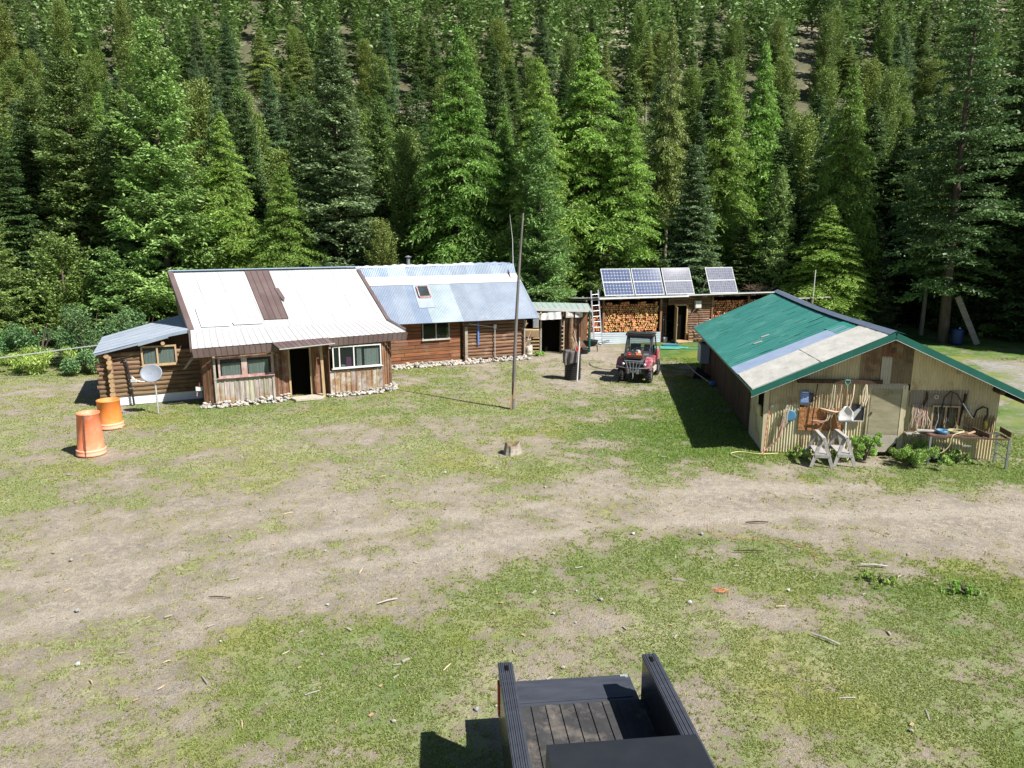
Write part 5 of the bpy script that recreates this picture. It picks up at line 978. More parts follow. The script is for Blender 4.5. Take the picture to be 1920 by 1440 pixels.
def panel(u, kind, label):
    t = thing('solar_panel', label, 'solar panel', WW_(u, -.38, 2.72), wr_, 'solar panels standing on the woodshed roof')
    W, Hh = 1.72, 1.6; th = math.atan2(1.38, .8); Rm = Matrix.Rotation(th, 3, 'X')
    def Q(a, c, d=0): return Rm @ Vector((a, c, d))
    f = MB()
    for a, c, e, g_ in ((0, .02, 0, Hh), (W - .02, W, 0, Hh)): f.box(Q((a + c) / 2, Hh / 2), (.03, Hh, .04), Rm)
    for c in (0, Hh / 2, Hh): f.box(Q(W / 2, c, .002), (W + .02, .03 if c != Hh / 2 else .05, .04), Rm)
    f.build('frame', M['pframe'], t)
    for h in (0, 1):
        b_ = MB(); y0 = .005 + h * Hh / 2; b_.box(Q(W / 2, y0 + Hh / 4 - .005, 0), (W - .04, Hh / 2 - .03, .02), Rm); m_ = b_.build('module', M['backsheet'], t)
        c_ = MB(); nx, ny = (9, 4) if kind == 'cellb' else (12, 5); cw = (W - .07) / nx; ch = (Hh / 2 - .06) / ny
        for i in range(nx):
            for j in range(ny):
                x0, y_ = .035 + i * cw, y0 + .025 + j * ch; g = .005; k = .03 if kind == 'cellb' else .008
                pts = [(x0 + g + k, y_ + g), (x0 + cw - g - k, y_ + g), (x0 + cw - g, y_ + g + k), (x0 + cw - g, y_ + ch - g - k), (x0 + cw - g - k, y_ + ch - g), (x0 + g + k, y_ + ch - g), (x0 + g, y_ + ch - g - k), (x0 + g, y_ + g + k)]
                c_.poly([Q(a, c, .014) for a, c in pts], 0, tv(.1))
        c_.build('cells', M[kind], m_)
    lg_ = MB()
    for a in (.15, W - .15): lg_.bar(Q(a, Hh * .8, -.03), (a, 1.35, -.25), .04, .04); lg_.bar(Q(a, Hh * .8, -.03), (a, .2, -.05), .03, .03)
    lg_.build('leg', M['alu'], t)
panel(.7, 'cellb', 'leftmost solar panel with dark blue cells, beside the ladder'); panel(2.5, 'cellb', 'second solar panel from the left with dark blue cells'); panel(4.33, 'cellg', 'third solar panel with pale grey cells, next to the gap'); panel(7.05, 'cellg', 'single pale solar panel standing apart on the right')

# ---------------------------------------------------------------- tool shelter between cabin and woodshed
M['palegreen'] = mat('pale_green_sheet', (.27, .34, .32), (.36, .44, .41), rough=.55)
ts = thing('tool_shelter', 'low tool shelter with pale green lean roof between cabin and woodshed', 'shelter', (2.0, 37.5, 0))
x = MB(); x.sheet((-.85, -.2, 2.3), (2.05, -.2, 2.26), (2.1, 1.9, 2.36), (-1.1, 2.1, 2.42), .3, .008, 2, 'rib', th=.03, mi=0); x.build('roof', M['palegreen'], ts)['label'] = 'pale green lean roof'
x = MB(); x.bar((-.88, -.23, 2.27), (2.1, -.24, 2.2), .03, .14); x.build('fascia', M['whitep'], ts)
x = MB(); boards(x, (.68, .0), (1.9, .35), 0, 2.2, w=.32, th=.03, batten=True, tn=.35); boards(x, (1.9, .35), (2.0, 2.4), 0, 2.2, w=.3, batten=False); boards(x, (-.45, -.02), (.45, -.02), 1.78, 2.25, w=.3, batten=False); boards(x, (-1.2, 2.3), (2, 2.3), 0, 2.3, w=.3, batten=False); x.build('wall', M['board'], ts)
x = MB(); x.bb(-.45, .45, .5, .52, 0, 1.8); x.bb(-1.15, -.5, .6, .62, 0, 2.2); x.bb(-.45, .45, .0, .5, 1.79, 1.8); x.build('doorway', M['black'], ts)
x = MB(); x.bar((-.52, -.1, 0), (-.52, -.1, 2.25), .1, .1, t=1.1); x.build('post', M['ply'], ts); x = MB(); x.tube([(.55, -.1, 0), (.53, -.1, 1.1), (.56, -.1, 2.2)], [.09, .08, .075], 9); x.build('post', M['bark'], ts); x = MB(); x.tube([(1.05, -.05, 0), (1.02, -.1, 1.0), (1.06, -.08, 1.95)], [.12, .11, .1], 9); x.build('post', M['log'], ts)
x = MB(); x.tube([(1.98, -.15, 2.15), (2.0, -.15, .05)], .055, 9); x.bar((1.98, -.3, 2.2), (1.98, -.15, 2.12), .05, .05); x.build('downpipe', M['green_trim'], ts)
def TS(x_, y_, z_=0): return (2.0 + x_, 37.5 + y_, z_)
k = thing('rolled_tarp', 'bright white tarp gathered above the dark doorway of the tool shelter', 'tarp', TS(0, -.3, 1.74)); a = MB(); rr = random.Random(2)
a.sheet((-.55, -.1, .0), (.52, -.12, .06), (.5, -.02, .42), (-.5, -.02, .34), .4, .015, 3, 'sin', wob=.015, th=.03); a.build('sheet', M['whitep'], k); a = MB(); a.tube([(-.6, -.05, .02), (-.63, -.05, .3), (-.5, 0, .38)], .02, 5); a.build('cord', M['rope'], k)
for lx, lz, w_, h_, mn, lb in ((.0, 2.13, .32, .13, 'teal', 'small teal sign above the white tarp'), (.95, 2.06, .42, .32, 'greywood', 'grey meter panel right of the white tarp'), (1.42, 2.05, .4, .3, 'whitep', 'white sign with small dark pictures beside the grey meter panel')):
    t = thing('sign_board', lb, 'sign', TS(lx, -.26 + max(0, lx - .7) * .2, lz - .05), 16 if lx > .5 else 0); a = MB(); a.bb(-w_ / 2, w_ / 2, -.02, .0, -h_ / 2, h_ / 2); a.build('board', M[mn], t)
    if lx > .5:
        a = MB()
        if lx > 1.2:
            for q in (-.1, -.04, .06, .11): a.bb(q, q + .045, -.026, -.022, -.04 + abs(q) * .3, .03)
        else:
            for q in ((-.12, .0), (.02, .14)): a.bb(q[0], q[1], -.026, -.022, -.08, .09)
            a.bb(-.18, -.15, -.026, -.022, -.12, .12)
        a.build('picture', M['steel'] if lx > 1.2 else M['whitep'], t)
t = thing('breaker_box', 'pale metal cabinet hanging left of the shelter post', 'cabinet', TS(-.78, -.3, 1.35)); a = MB(); a.bb(-.14, .14, -.08, .08, 0, .75); a.build('case', M['greywood'], t); a = MB(); a.bb(-.11, .11, -.09, -.081, .05, .35); a.bb(-.11, .11, -.09, -.081, .4, .7); a.build('door', M['galv'], t)
# pallet gate and bench to the left of the doorway
t = thing('pallet_gate', 'grey slatted pallet gate left of the dark shelter doorway', 'gate', TS(-.95, -.35, 0)); a = MB()
for i in range(5): a.bar((-.42, 0, .12 + i * .17), (.42, 0, .14 + i * .17), .03, .075, t=tv(.2))
a.build('slat', M['tanwood'], t); a = MB(); a.bar((.44, -.02, 0), (.44, -.02, 1.3), .06, .05); a.bar((-.44, -.02, 0), (-.46, -.02, 1.15), .07, .06); a.build('upright', M['greywood'], t)
t = thing('wooden_box', 'rough wooden bench box above the pallet gate', 'box', TS(-.98, -.5, .92)); a = MB(); a.bb(-.36, .36, -.2, .2, .3, .36, t=1.1); a.bb(-.36, .36, -.2, -.17, .0, .3, t=.7); a.bb(-.36, -.33, -.2, .2, 0, .3); a.build('crate', M['tanwood'], t)
t = thing('old_stump_post', 'gnarled grey post with forked top left of the pallet gate', 'post', TS(-1.5, -.6, 0)); a = MB(); a.tube([(0, 0, 0), (.03, 0, .7), (-.02, 0, 1.3)], [.1, .085, .07], 8); a.build('trunk', M['log'], t); a = MB(); a.tube([(0, 0, 1.2), (.12, 0, 1.45), (.3, 0, 1.62)], [.035, .03, .02], 6); a.tube([(0, 0, 1.15), (.2, 0, 1.5), (.22, .0, 1.75)], [.03, .025, .02], 6); a.build('branch', M['antler'], t)
t = thing('bucket', 'white plastic bucket on a barrel in front of the pallet gate', 'bucket', (.83, 36.6, .52)); a = MB(); a.lathe([(0, 0), (.1, 0), (.125, .3), (.13, .3), (.13, .32), (.11, .32), (.09, .02)], 16); a.build('pail', M['whitep'], t, True)
t = thing('barrel', 'short rusty grey barrel carrying the white bucket', 'barrel', (.83, 36.6, 0)); a = MB(); a.lathe([(0, 0), (.2, 0), (.21, .17), (.2, .18), (.21, .19), (.21, .34), (.2, .35), (.2, .52), (0, .5)], 18); a.build('drum', M['concrete'], t, True)
rr = random.Random(6)
for i, (x0, y0, dx, h, r_, mn, lb) in enumerate(((.25, 36.2, -.75, .9, .022, 'greywood', 'long pale pole leaning left over the stones by the cabin corner'), (.45, 36.25, .5, 1.25, .022, 'pinkrope', 'reddish pole leaning right by the cabin corner, thickest'), (.55, 36.3, .42, 1.15, .014, 'rust', 'thin rusty rod leaning beside the reddish pole'), (.72, 36.3, .2, 1.2, .012, 'rust', 'thin dark rod standing nearly upright by the cabin corner'), (.35, 36.15, .6, .95, .016, 'tanwood', 'short tan stick leaning against the gnarled post'))):
    a = MB(); a.tube([(0, 0, 0), (dx * .5, .15, h * .5), (dx, .3, h)], r_, 6); o = a.build('pole', M[mn], None, loc=(x0, y0, 0)); tag(o, lb, 'pole')
for i, (x0, dx, h, mn, lb) in enumerate(((3.2, -.22, 1.5, 'tanwood', 'tallest pale handle leaning on the shelter wall behind the black drum'), (3.3, -.3, 1.3, 'antler', 'bent pale stick leaning on the shelter wall'), (3.38, -.16, 1.15, 'greywood', 'grey rake handle leaning on the shelter wall'), (3.5, -.34, 1.0, 'tanwood', 'short tan handle leaning low on the shelter wall'))):
    a = MB(); a.tube([(0, 0, 0), (dx * .4, .12, h * .5), (dx, .28, h)], .018, 6); o = a.build('tool_handle', M[mn], None, loc=(x0, 37.2 + .06 * i, 0)); tag(o, lb, 'handle')  # loose tool handles and sticks, no heads on them
a = MB()
for i in range(7): a.box((0, 0, .2 + i * .2), (.13, .1, .05), Matrix.Rotation(.2 * (-1) ** i, 3, 'Y'), 0, tv(.2))
a.bar((.05, .03, 0), (.05, .03, 1.75), .05, .05); o = a.build('peg_post', M['antler'], None, loc=TS(.62, -.2, 0)); tag(o, 'pole with pale wooden pegs right of the shelter doorway', 'peg post')

# ================================================================ objects in the yard
def SH(s, d, z=0): return tow(SHED, s, d) + (z,)
# orange culvert barrels
def culvert(name, label, x, y, h, r0, r1, mn, rz, seam=False, lean=(0, 0)):
    t = thing(name, label, 'barrel', (x, y, 0), rz, 'orange culvert barrels on the lawn'); t.rotation_euler[0], t.rotation_euler[1] = lean
    a = MB(); a.lathe([(r0 + .0, .0), (r0, .1), (r0 - .02, .13), (r1, h - .04), (r1 + .012, h - .03), (r1 + .012, h), (r1 - .02, h), (r0 - .04, .1), (r0 - .05, 0)], 40); a.build('shell', M[mn], t, True)
    a = MB(); a.lathe([(r0 + .0, 0), (r0 + .02, .01), (r0 + .02, .05), (r0 + .01, .07), (r0 + .01, .13), (r0 + .015, .14), (r0 + .015, .16), (r0 - .015, .18)], 40); a.build('rim', M['salmonrim'], t, True)
    if seam:
        a = MB()
        for i in range(30): z = .05 + i * (h - .08) / 30; q = r0 + .015 + (r1 - r0) * z / h; a.box((q * math.sin(.02), -q, z), (.022, .02, .022))
        a.tube([(0, -(r0 + .03), 0), (0, -(r0 + .005), h * .5), (0, -(r1 + .012), h)], .007, 5); a.build('chain', M['rust'], t)
    return t
culvert('culvert_barrel', 'orange flared barrel standing by the corner of the log annex', -13.0, 22.9, .92, .37, .335, 'orange', 0)
culvert('culvert_barrel', 'faded salmon barrel with a chain down its side, nearest the camera', -12.03, 20.05, 1.22, .37, .29, 'salmon', 8, True, (.0, .025))
# satellite dish
t = thing('satellite_dish', 'grey satellite dish on a slim pole in front of the log annex', 'satellite dish', (-12.33, 24.72, 0))
a = MB(); a.tube([(0, 0, 0), (0, 0, 1.2), (-.06, .05, 1.38)], .028, 9); a.build('pole', M['alu'], t, True)
rr_ = MB(); Rm = Matrix.Rotation(R(12), 3, 'Z') @ Matrix.Rotation(R(68), 3, 'X'); ps = []; n = 28
pr = [(q / 8 * .36, .28 * (q / 8 * .36) ** 2 * 2) for q in range(9)]
for r_, z_ in pr:
    for j in range(n): ps.append(Rm @ Vector((r_ * 1.0 * math.cos(6.2832 * j / n), r_ * .88 * math.sin(6.2832 * j / n), z_)) + Vector((-.08, -.02, 1.42)))
rr_.add(ps, [(i * n + j, i * n + (j + 1) % n, (i + 1) * n + (j + 1) % n, (i + 1) * n + j) for i in range(8) for j in range(n)]); o = rr_.build('dish', M['dish'], t, True)
m_ = o.modifiers.new('Solidify', 'SOLIDIFY'); m_.thickness = .012
a = MB(); a.tube([(-.08, -.02, 1.15), (-.35, -.32, 1.2), (-.5, -.42, 1.28)], .016, 6); a.build('arm', M['alu'], t); a = MB(); a.tube([(-.5, -.42, 1.28), (-.62, -.3, 1.34)], [.05, .035], 8); a.bb(-.6, -.42, -.46, -.38, 1.2, 1.3); a.build('receiver', M['whitep'], t)
M['poleg'] = mat('dark_grey_pole', (.1, .09, .085), (.2, .18, .17), (9, 9, 1), rough=.85)
# bare pole
t = thing('flag_pole', 'tall bare grey wooden pole leaning slightly right in the middle of the yard', 'pole', (.04, 25.42, 0)); a = MB(); a.tube([(0, 0, -.1), (.04, 0, 1.5), (.1, .03, 3), (.22, .08, 5.2), (.34, .12, 6.82)], [.075, .068, .058, .045, .03], 10); a.build('shaft', M['poleg'], t, True)
a = MB(); a.slab([(-.1, -.09, 0), (-.04, -.1, 0), (-.02, -.1, .5), (-.06, -.1, .55), (-.1, -.1, .42)], (0, .03, 0)); a.slab([(.0, -.1, .35), (.07, -.1, .4), (.07, -.1, .95), (.03, -.1, 1.0)], (0, .03, 0)); a.build('splint', M['tanwood'], t)
# stump
t = thing('tree_stump', 'short grey split tree stump in the middle of the lawn', 'stump', (0, 20.15, 0)); a = MB(); rs = random.Random(3); n = 22; ps = []
for k, (z_, q) in enumerate(((-.05, .27), (.06, .235), (.18, .21), (.27, .2))):
    for j in range(n): an = 6.2832 * j / n; w_ = 1 + .1 * math.sin(an * 3 + 1) + .09 * math.sin(an * 7) + rs.uniform(-.03, .03); ps.append((q * w_ * math.cos(an), q * w_ * math.sin(an), z_ + (.05 * math.sin(an * 2 + 1) + rs.uniform(-.03, .04) if k == 3 else 0)))
a.add(ps, [(i * n + j, i * n + (j + 1) % n, (i + 1) * n + (j + 1) % n, (i + 1) * n + j) for i in range(3) for j in range(n)], 0); a.build('bark', M['greywoodx'], t)
a = MB(); a.add(ps[-n:] + [(0, 0, .2)], [(j, (j + 1) % n, n) for j in range(n)]); a.build('cut_top', M['log'], t)
# ribbed black drum with jacket, red cap, white pipe
t = thing('ribbed_drum', 'ribbed black plastic drum standing on the dirt by the utility vehicle', 'drum', (2.6, 30.75, 0)); a = MB(); pf = [(.0, .0)]
for i in range(14): z_ = i * .084; pf += [(.315, z_), (.355, z_ + .015), (.355, z_ + .045), (.315, z_ + .06)]
pf += [(.35, 1.18), (.36, 1.21), (.33, 1.21), (.3, 1.1), (0, 1.1)]; a.lathe(pf, 36, squash=.85); a.build('body', M['blackp'], t)
t = thing('jacket', 'grey-brown jacket draped over the left rim of the ribbed black drum', 'jacket', (2.42, 30.6, .0)); a = MB()
vs = []; nx, ny = 14, 12
for j in range(ny + 1):
    for i in range(nx + 1):
        u, v = i / nx, j / ny; an = math.pi * (1.02 + .62 * u); fold = .025 * math.sin(u * 19 + v * 3)
        zz = 1.24 - (v - .25) * .72 if v > .25 else 1.24
        rad = (.385 + fold + .02 * v) if v > .25 else .385 - (.25 - v) * 1.1
        vs.append((.18 + rad * math.cos(an), .15 + .85 * rad * math.sin(an), zz + (.012 * math.sin(u * 25) if v <= .25 else -.05 * math.sin(u * 5) * v)))
a.add(vs, [(j * (nx + 1) + i, j * (nx + 1) + i + 1, (j + 1) * (nx + 1) + i + 1, (j + 1) * (nx + 1) + i) for i in range(nx) for j in range(ny)]); o = a.build('cloth', M['cloth'], t, True); m_ = o.modifiers.new('Solidify', 'SOLIDIFY'); m_.thickness = .018
a = MB(); a.tube([(-.12, -.08, 1.16), (-.17, -.14, .95), (-.16, -.16, .66)], [.065, .06, .05], 9); a.build('sleeve', M['cloth'], t, True)
t = thing('gas_can', 'small red fuel can on top of the ribbed black drum', 'fuel can', (2.82, 30.85, 1.1)); a = MB(); a.bb(-.1, .1, -.07, .07, 0, .2); a.bar((-.08, 0, .24), (.06, 0, .24), .03, .025); a.bar((-.07, 0, .2), (-.07, 0, .24), .03, .02); a.build('can', M['red'], t); a = MB(); a.tube([(.07, 0, .19), (.1, 0, .28)], .02, 7); a.build('spout', M['yellow'], t)
t = thing('white_pipe', 'white plastic pipe leaning on the ribbed black drum', 'pipe', (2.74, 30.18, 0)); a = MB(); a.tube([(0, 0, 0), (.09, .2, 1.68)], .033, 10); a.build('pipe', M['whitep'], t, True); a = MB(); a.tube([(.09, .2, 1.66), (.1, .225, 1.85)], [.03, .022], 8); a.build('plug', M['tanwood'], t)
# wheelbarrow by the downpipe
t = thing('wheelbarrow', 'black wheelbarrow with its handles pointing right beside the green downpipe', 'wheelbarrow', (4.15, 38.0, 0), -8); a = MB()
a.add([(-.35, -.3, .62), (.35, -.3, .55), (.35, .3, .55), (-.35, .3, .62), (-.2, -.18, .28), (.2, -.18, .3), (.2, .18, .3), (-.2, .18, .28)], [(0, 1, 5, 4), (1, 2, 6, 5), (2, 3, 7, 6), (3, 0, 4, 7), (4, 5, 6, 7)]); o = a.build('tray', M['blackp'], t); m_ = o.modifiers.new('Solidify', 'SOLIDIFY'); m_.thickness = .02
a = MB(); a.tube([(-.5, -.1, .2), (.1, -.22, .3), (.95, -.28, .55)], .02, 6); a.tube([(-.5, .1, .2), (.1, .22, .3), (.95, .28, .55)], .02, 6); a.tube([(.3, -.24, .38), (.35, -.24, 0)], .018, 6); a.tube([(.3, .24, .38), (.35, .24, 0)], .018, 6); a.build('frame', M['blackp'], t)
def wheel_mb(r, w, n=24, knob=0):
    a = MB(); pf = [(r * .6, -w / 2), (r * .93, -w / 2), (r, -w * .33), (r, w * .33), (r * .93, w / 2), (r * .6, w / 2)]
    vs = [(z_, q * math.cos(6.2832 * j / n), q * math.sin(6.2832 * j / n)) for q, z_ in pf for j in range(n)]
    a.add(vs, [(i * n + j, i * n + (j + 1) % n, (i + 1) * n + (j + 1) % n, (i + 1) * n + j) for i in range(5) for j in range(n)])
    if knob:
        for j in range(knob):
            an = 6.2832 * j / knob
            for x_, s in ((-w * .3, 0), (0, .5), (w * .3, 0)): q = an + s * 6.2832 / knob; a.box((x_, (r + .008) * math.cos(q), (r + .008) * math.sin(q)), (w * .26, .05, .04), Matrix.Rotation(q, 3, 'X'), 0, 1.6)
    return a
w_ = wheel_mb(.18, .08).build('wheel', M['rubber'], t, True, loc=(-.5, 0, .18), rot=(0, 0, R(90)))
t = thing('feed_tub', 'low black rubber tub at the foot of the green downpipe', 'tub', (3.72, 37.35, 0)); a = MB(); a.lathe([(0, .02), (.22, 0), (.3, .22), (.32, .22), (.32, .25), (.29, .25), (.21, .04), (0, .04)], 24); a.build('tub', M['blackp'], t, True)
# aluminium ladder
t = thing('ladder', 'aluminium ladder leaning on the woodshed roof in front of the log stack', 'ladder', (4.5, 39.35, 0)); a = MB()
L0, L1, U0, U1 = Vector((0, .05, 0)), Vector((.43, .1, 0)), Vector((-.22, .42, 3.02)), Vector((.17, .5, 3.06)); 
a.bar(L0, U0, .03, .07, up=(1, 0, 0)); a.bar(L1, U1, .03, .07, up=(1, 0, 0)); a.build('rail', M['alu'], t); a = MB()
for i in range(10): q = (i + .6) / 10.4; a.tube([L0.lerp(U0, q), L1.lerp(U1, q)], .017, 6)
a.build('rung', M['alu'], t)
# utility vehicle
t = thing('utility_vehicle', 'muddy red and black side-by-side utility vehicle with cab, gear on its hood', 'utility vehicle', (5.53, 31.15, 0), -20)
def part(mb, name, m, sm=False, par=t): return mb.build(name, M[m] if isinstance(m, str) else m, par, sm)
M['paintb'] = mat('dusty_black_body', (.035, .037, .045), (.08, .082, .09), (3, 3, 3), rough=.5)
a = MB(); a.bb(-.55, .55, -1.0, 1.25, .38, .5); a.slab([(-.58, -.35, .5), (-.58, .5, .5), (-.58, .5, .62), (-.58, -.35, .62)], (.06, 0, 0)); a.slab([(.52, -.35, .5), (.52, .5, .5), (.52, .5, .62), (.52, -.35, .62)], (.06, 0, 0)); a.bb(-.6, .6, -.4, .45, .42, .46)
a.slab([(-.4, -1.22, .5), (.4, -1.22, .5), (.44, -1.18, .86), (-.44, -1.18, .86)], (0, .5, 0)); part(a, 'body', 'paintb')
a = MB(); a.add([(-.5, -1.3, .78), (.5, -1.3, .78), (.56, -.95, .95), (.58, -.42, 1.08), (-.58, -.42, 1.08), (-.56, -.95, .95), (0, -1.34, .84), (0, -.95, 1.02), (0, -.42, 1.14)], [(0, 6, 7, 5), (6, 1, 2, 7), (5, 7, 8, 4), (7, 2, 3, 8)]); part(a, 'hood', 'paintb', True)
def fender(s):
    a = MB(); pts = [(-1.42, .62), (-1.36, .82), (-1.15, .98), (-.85, 1.03), (-.55, .98), (-.42, 1.08), (-.42, .8), (-.55, .72), (-.68, .84), (-.95, .88), (-1.2, .8), (-1.32, .6)]
    n = len(pts); vi = [(s * .44, y, z + .01) for y, z in pts]; vo = [(s * .74, y, z - .03) for y, z in pts]
    a.add(vi + vo, [(i, (i + 1) % n, n + (i + 1) % n, n + i) for i in range(n)]); a.add(vo, [tuple(range(n))]); a.add(vi, [tuple(range(n))]); return a
part(fender(1), 'fender', 'pink')['label'] = 'sun-bleached pink right fender'; M['maroon'] = mat('dark_maroon_plastic', (.022, .009, .012), (.04, .012, .017), (4, 4, 4), rough=.4); part(fender(-1), 'fender', 'maroon')
for s in (-1, 1):
    a = MB(); a.lathe([(0, 0), (.06, .01), (.065, .03), (.0, .04)], 12); o = a.build('headlight', M['alu'], t, True, loc=(s * .45, -1.36, .78), rot=(R(80), 0, s * .3))
a = MB()
for s in (-1, 1):
    a.tube([(s * .52, .62, .75), (s * .6, .55, 1.2), (s * .55, .45, 1.78), (s * .54, -.1, 1.8)], .028, 8); a.tube([(s * .54, -.1, 1.8), (s * .56, -.38, 1.3), (s * .58, -.45, .95)], .028, 8); a.tube([(s * .6, .5, 1.2), (s * .62, 0, 1.1), (s * .6, -.4, .95)], .02, 6)
a.tube([(-.55, .45, 1.78), (.55, .45, 1.78)], .025, 8); a.tube([(-.54, -.1, 1.8), (.54, -.1, 1.8)], .025, 8); a.tube([(-.55, .5, 1.2), (.55, .5, 1.2)], .022, 8); part(a, 'roll_cage', 'blackp', True)
a = MB(); a.slab([(-.6, -.28, 1.82), (.6, -.28, 1.82), (.62, .1, 1.88), (.58, .55, 1.85), (-.58, .55, 1.85), (-.62, .1, 1.88)], (0, 0, .05)); a.bb(-.5, .5, -.22, .4, 1.9, 1.92); part(a, 'roof', 'blackp')
# windscreen
W0, W1, W2, W3 = Vector((-.58, -.47, 1.04)), Vector((.58, -.47, 1.04)), Vector((.53, -.2, 1.81)), Vector((-.53, -.2, 1.81)); a = MB(); fr_ = []
def wl(p, q, k): return p.lerp(q, k)
I0, I1, I2, I3 = W0.lerp(W2, .0) + Vector((.09, .05, .17)), W1 + Vector((-.09, .05, .17)), W2 + Vector((-.09, -.03, -.09)), W3 + Vector((.09, -.03, -.09))
a.add([W0, W1, W2, W3, I0, I1, I2, I3], [(0, 1, 5, 4), (1, 2, 6, 5), (2, 3, 7, 6), (3, 0, 4, 7)]); o = part(a, 'windscreen_frame', 'paintb'); m_ = o.modifiers.new('Solidify', 'SOLIDIFY'); m_.thickness = .03
a = MB(); a.add([I0, I1, I2, I3], [(0, 1, 2, 3)]); g_ = a.build('windscreen', M['clear'], o)
a = MB(); a.add([(-.55, .5, 1.15), (.55, .5, 1.15), (.52, .45, 1.76), (-.52, .45, 1.76)], [(0, 1, 2, 3)]); part(a, 'rear_screen', 'clear')
a = MB()
for s in (-.3, .3): a.bb(s - .24, s + .24, .0, .45, .6, .78); a.slab([(s - .24, .42, .75), (s + .24, .42, .75), (s + .22, .55, 1.35), (s - .22, .55, 1.35)], (0, .08, 0))
part(a, 'seat', 'blackp', False); a = MB(); a.tube([(.3 + .16 * math.cos(q * .5236), -.08 + .05 * math.sin(q * .5236), 1.1 + .15 * math.sin(q * .5236)) for q in range(13)], .016, 6, cap=False); a.tube([(.3, -.4, .95), (.3, -.08, 1.1)], .02, 6); part(a, 'steering_wheel', 'blackp')
a = MB(); a.tube([(-.5, -.3, 1.05), (-.1, -.05, 1.3), (.1, .0, 1.2)], .02, 5); part(a, 'crumpled_cover', 'whitep')
a = MB(); a.bb(-.62, -.58, .62, 1.42, .72, 1.02); a.bb(.58, .64, .55, 1.42, .66, 1.16); a.bb(-.6, .6, 1.38, 1.42, .72, 1.0); a.bb(-.6, .6, .62, 1.42, .68, .72); part(a, 'cargo_bed', 'pink')
# bumper and winch
a = MB(); a.tube([(-.68, -1.42, .68), (-.4, -1.5, .66), (0, -1.52, .65), (.4, -1.5, .66), (.68, -1.42, .68)], .022, 7); a.tube([(-.38, -1.5, .95), (.38, -1.5, .95)], .022, 7)
for i in range(5): x_ = -.3 + .15 * i; a.tube([(x_ * .6, -1.54, .5), (x_ * .8, -1.54, .7), (x_ * 1.1, -1.5, .96)], .014, 6)
for s in (-1, 1): a.tube([(s * .3, -1.52, .66), (s * .28, -1.35, .42)], .02, 6)
part(a, 'bumper', 'steel', True)
a = MB(); a.tube([(-.17, -1.46, .5), (.17, -1.46, .5)], .06, 10); a.bb(-.24, -.15, -1.54, -1.4, .42, .58); a.bb(.13, .24, -1.54, -1.4, .42, .58); a.tube([(.0, -1.56, .48), (.02, -1.6, .3), (.0, -1.6, .22)], .018, 6); part(a, 'winch', 'steel')
a = MB(); a.bb(-.3, -.22, -1.5, -1.42, .56, .66); part(a, 'tail_hook', 'red')
for s in (-1, 1):
    for y_, nm in ((-.97, 'wheel'), (.95, 'wheel')):
        w_ = wheel_mb(.315, .25, 24, 18); o = w_.build(nm, M['rubber'], t, False, loc=(s * .58, y_, .315))
        rm_ = MB(); n = 16
        for sd2 in (-1, 1):
            ps = [(sd2 * .1, .19 * math.cos(6.2832 * j / n), .19 * math.sin(6.2832 * j / n)) for j in range(n)]; rm_.add(ps + [(sd2 * .06, 0, 0)], [(j, (j + 1) % n, n) for j in range(n)])
        rm_.build('rim', M['steel'], o)
    a = MB(); a.tube([(s * .2, -.97, .36), (s * .5, -.97, .33)], .03, 6); a.tube([(s * .2, .95, .36), (s * .5, .95, .33)], .03, 6); a.tube([(s * .35, -.97, .4), (s * .42, -.9, .85)], .035, 7); part(a, 'suspension_arm', 'steel')
a = MB(); a.bb(.6, .66, -.3, .45, .3, .5, t=1.6); a.bb(-.66, -.6, -.3, .45, .3, .5); part(a, 'rocker_panel', 'greycorr')
# gear on the hood
UV = lambda x_, y_, z_: Vector((5.53, 31.15, 0)) + Matrix.Rotation(R(-20), 3, 'Z') @ Vector((x_, y_, z_))
k = thing('hood_rack', 'orange-red crate of tools strapped on the hood of the utility vehicle', 'crate', UV(0, -.98, 1.0), -20); a = MB(); a.bb(-.38, .32, -.25, .22, .03, .06); a.bb(-.38, .32, -.26, -.23, .06, .16, t=1.2); a.bb(.3, .33, -.25, .22, .06, .15); a.bb(-.39, -.36, -.25, .22, .06, .15); a.build('tray', M['dred'], k); a = MB(); a.tube([(-.38, -.3, .02), (.36, -.3, .02)], .015, 5); a.tube([(-.3, -.1, .18), (.1, .0, .2), (.3, .1, .17)], .012, 5); a.build('strap', M['rubber'], k)
k = thing('chainsaw', 'orange and white chainsaw lying on the tool crate of the vehicle', 'chainsaw', UV(.08, -.98, 1.07), 10); a = MB(); a.slab([(-.12, -.09, 0), (.1, -.09, 0), (.13, -.09, .1), (.05, -.09, .18), (-.1, -.09, .15)], (0, .16, 0)); a.build('body', M['orange'], k); a = MB(); a.slab([(-.04, -.1, .14), (.1, -.1, .14), (.08, -.1, .24), (-.02, -.1, .22)], (0, .12, 0)); a.build('cover', M['whitep'], k); a = MB(); a.bb(.1, .48, -.012, .0, .04, .1); a.tube([(-.1, .05, .1), (-.06, .05, .25), (.08, .05, .24)], .014, 5); a.build('bar', M['steel'], k)
k = thing('tool_bag', 'small red bag with white tag at the left of the hood crate', 'bag', UV(-.28, -1.0, 1.07), 0); a = MB(); a.lathe([(.0, 0), (.11, .01), (.12, .07), (.07, .13), (0, .14)], 10, squash=.8); a.build('bag', M['red'], k, True); a = MB(); a.bb(-.04, .04, -.11, -.09, .03, .08); a.build('tag', M['whitep'], k)
k = thing('rag', 'pale rag on the left front edge of the vehicle hood', 'rag', UV(-.44, -1.12, .97), 0); a = MB(); rock(a, (0, 0, .0), .1, random.Random(3), 0, .35); a.build('cloth', M['greywood'], k, True)
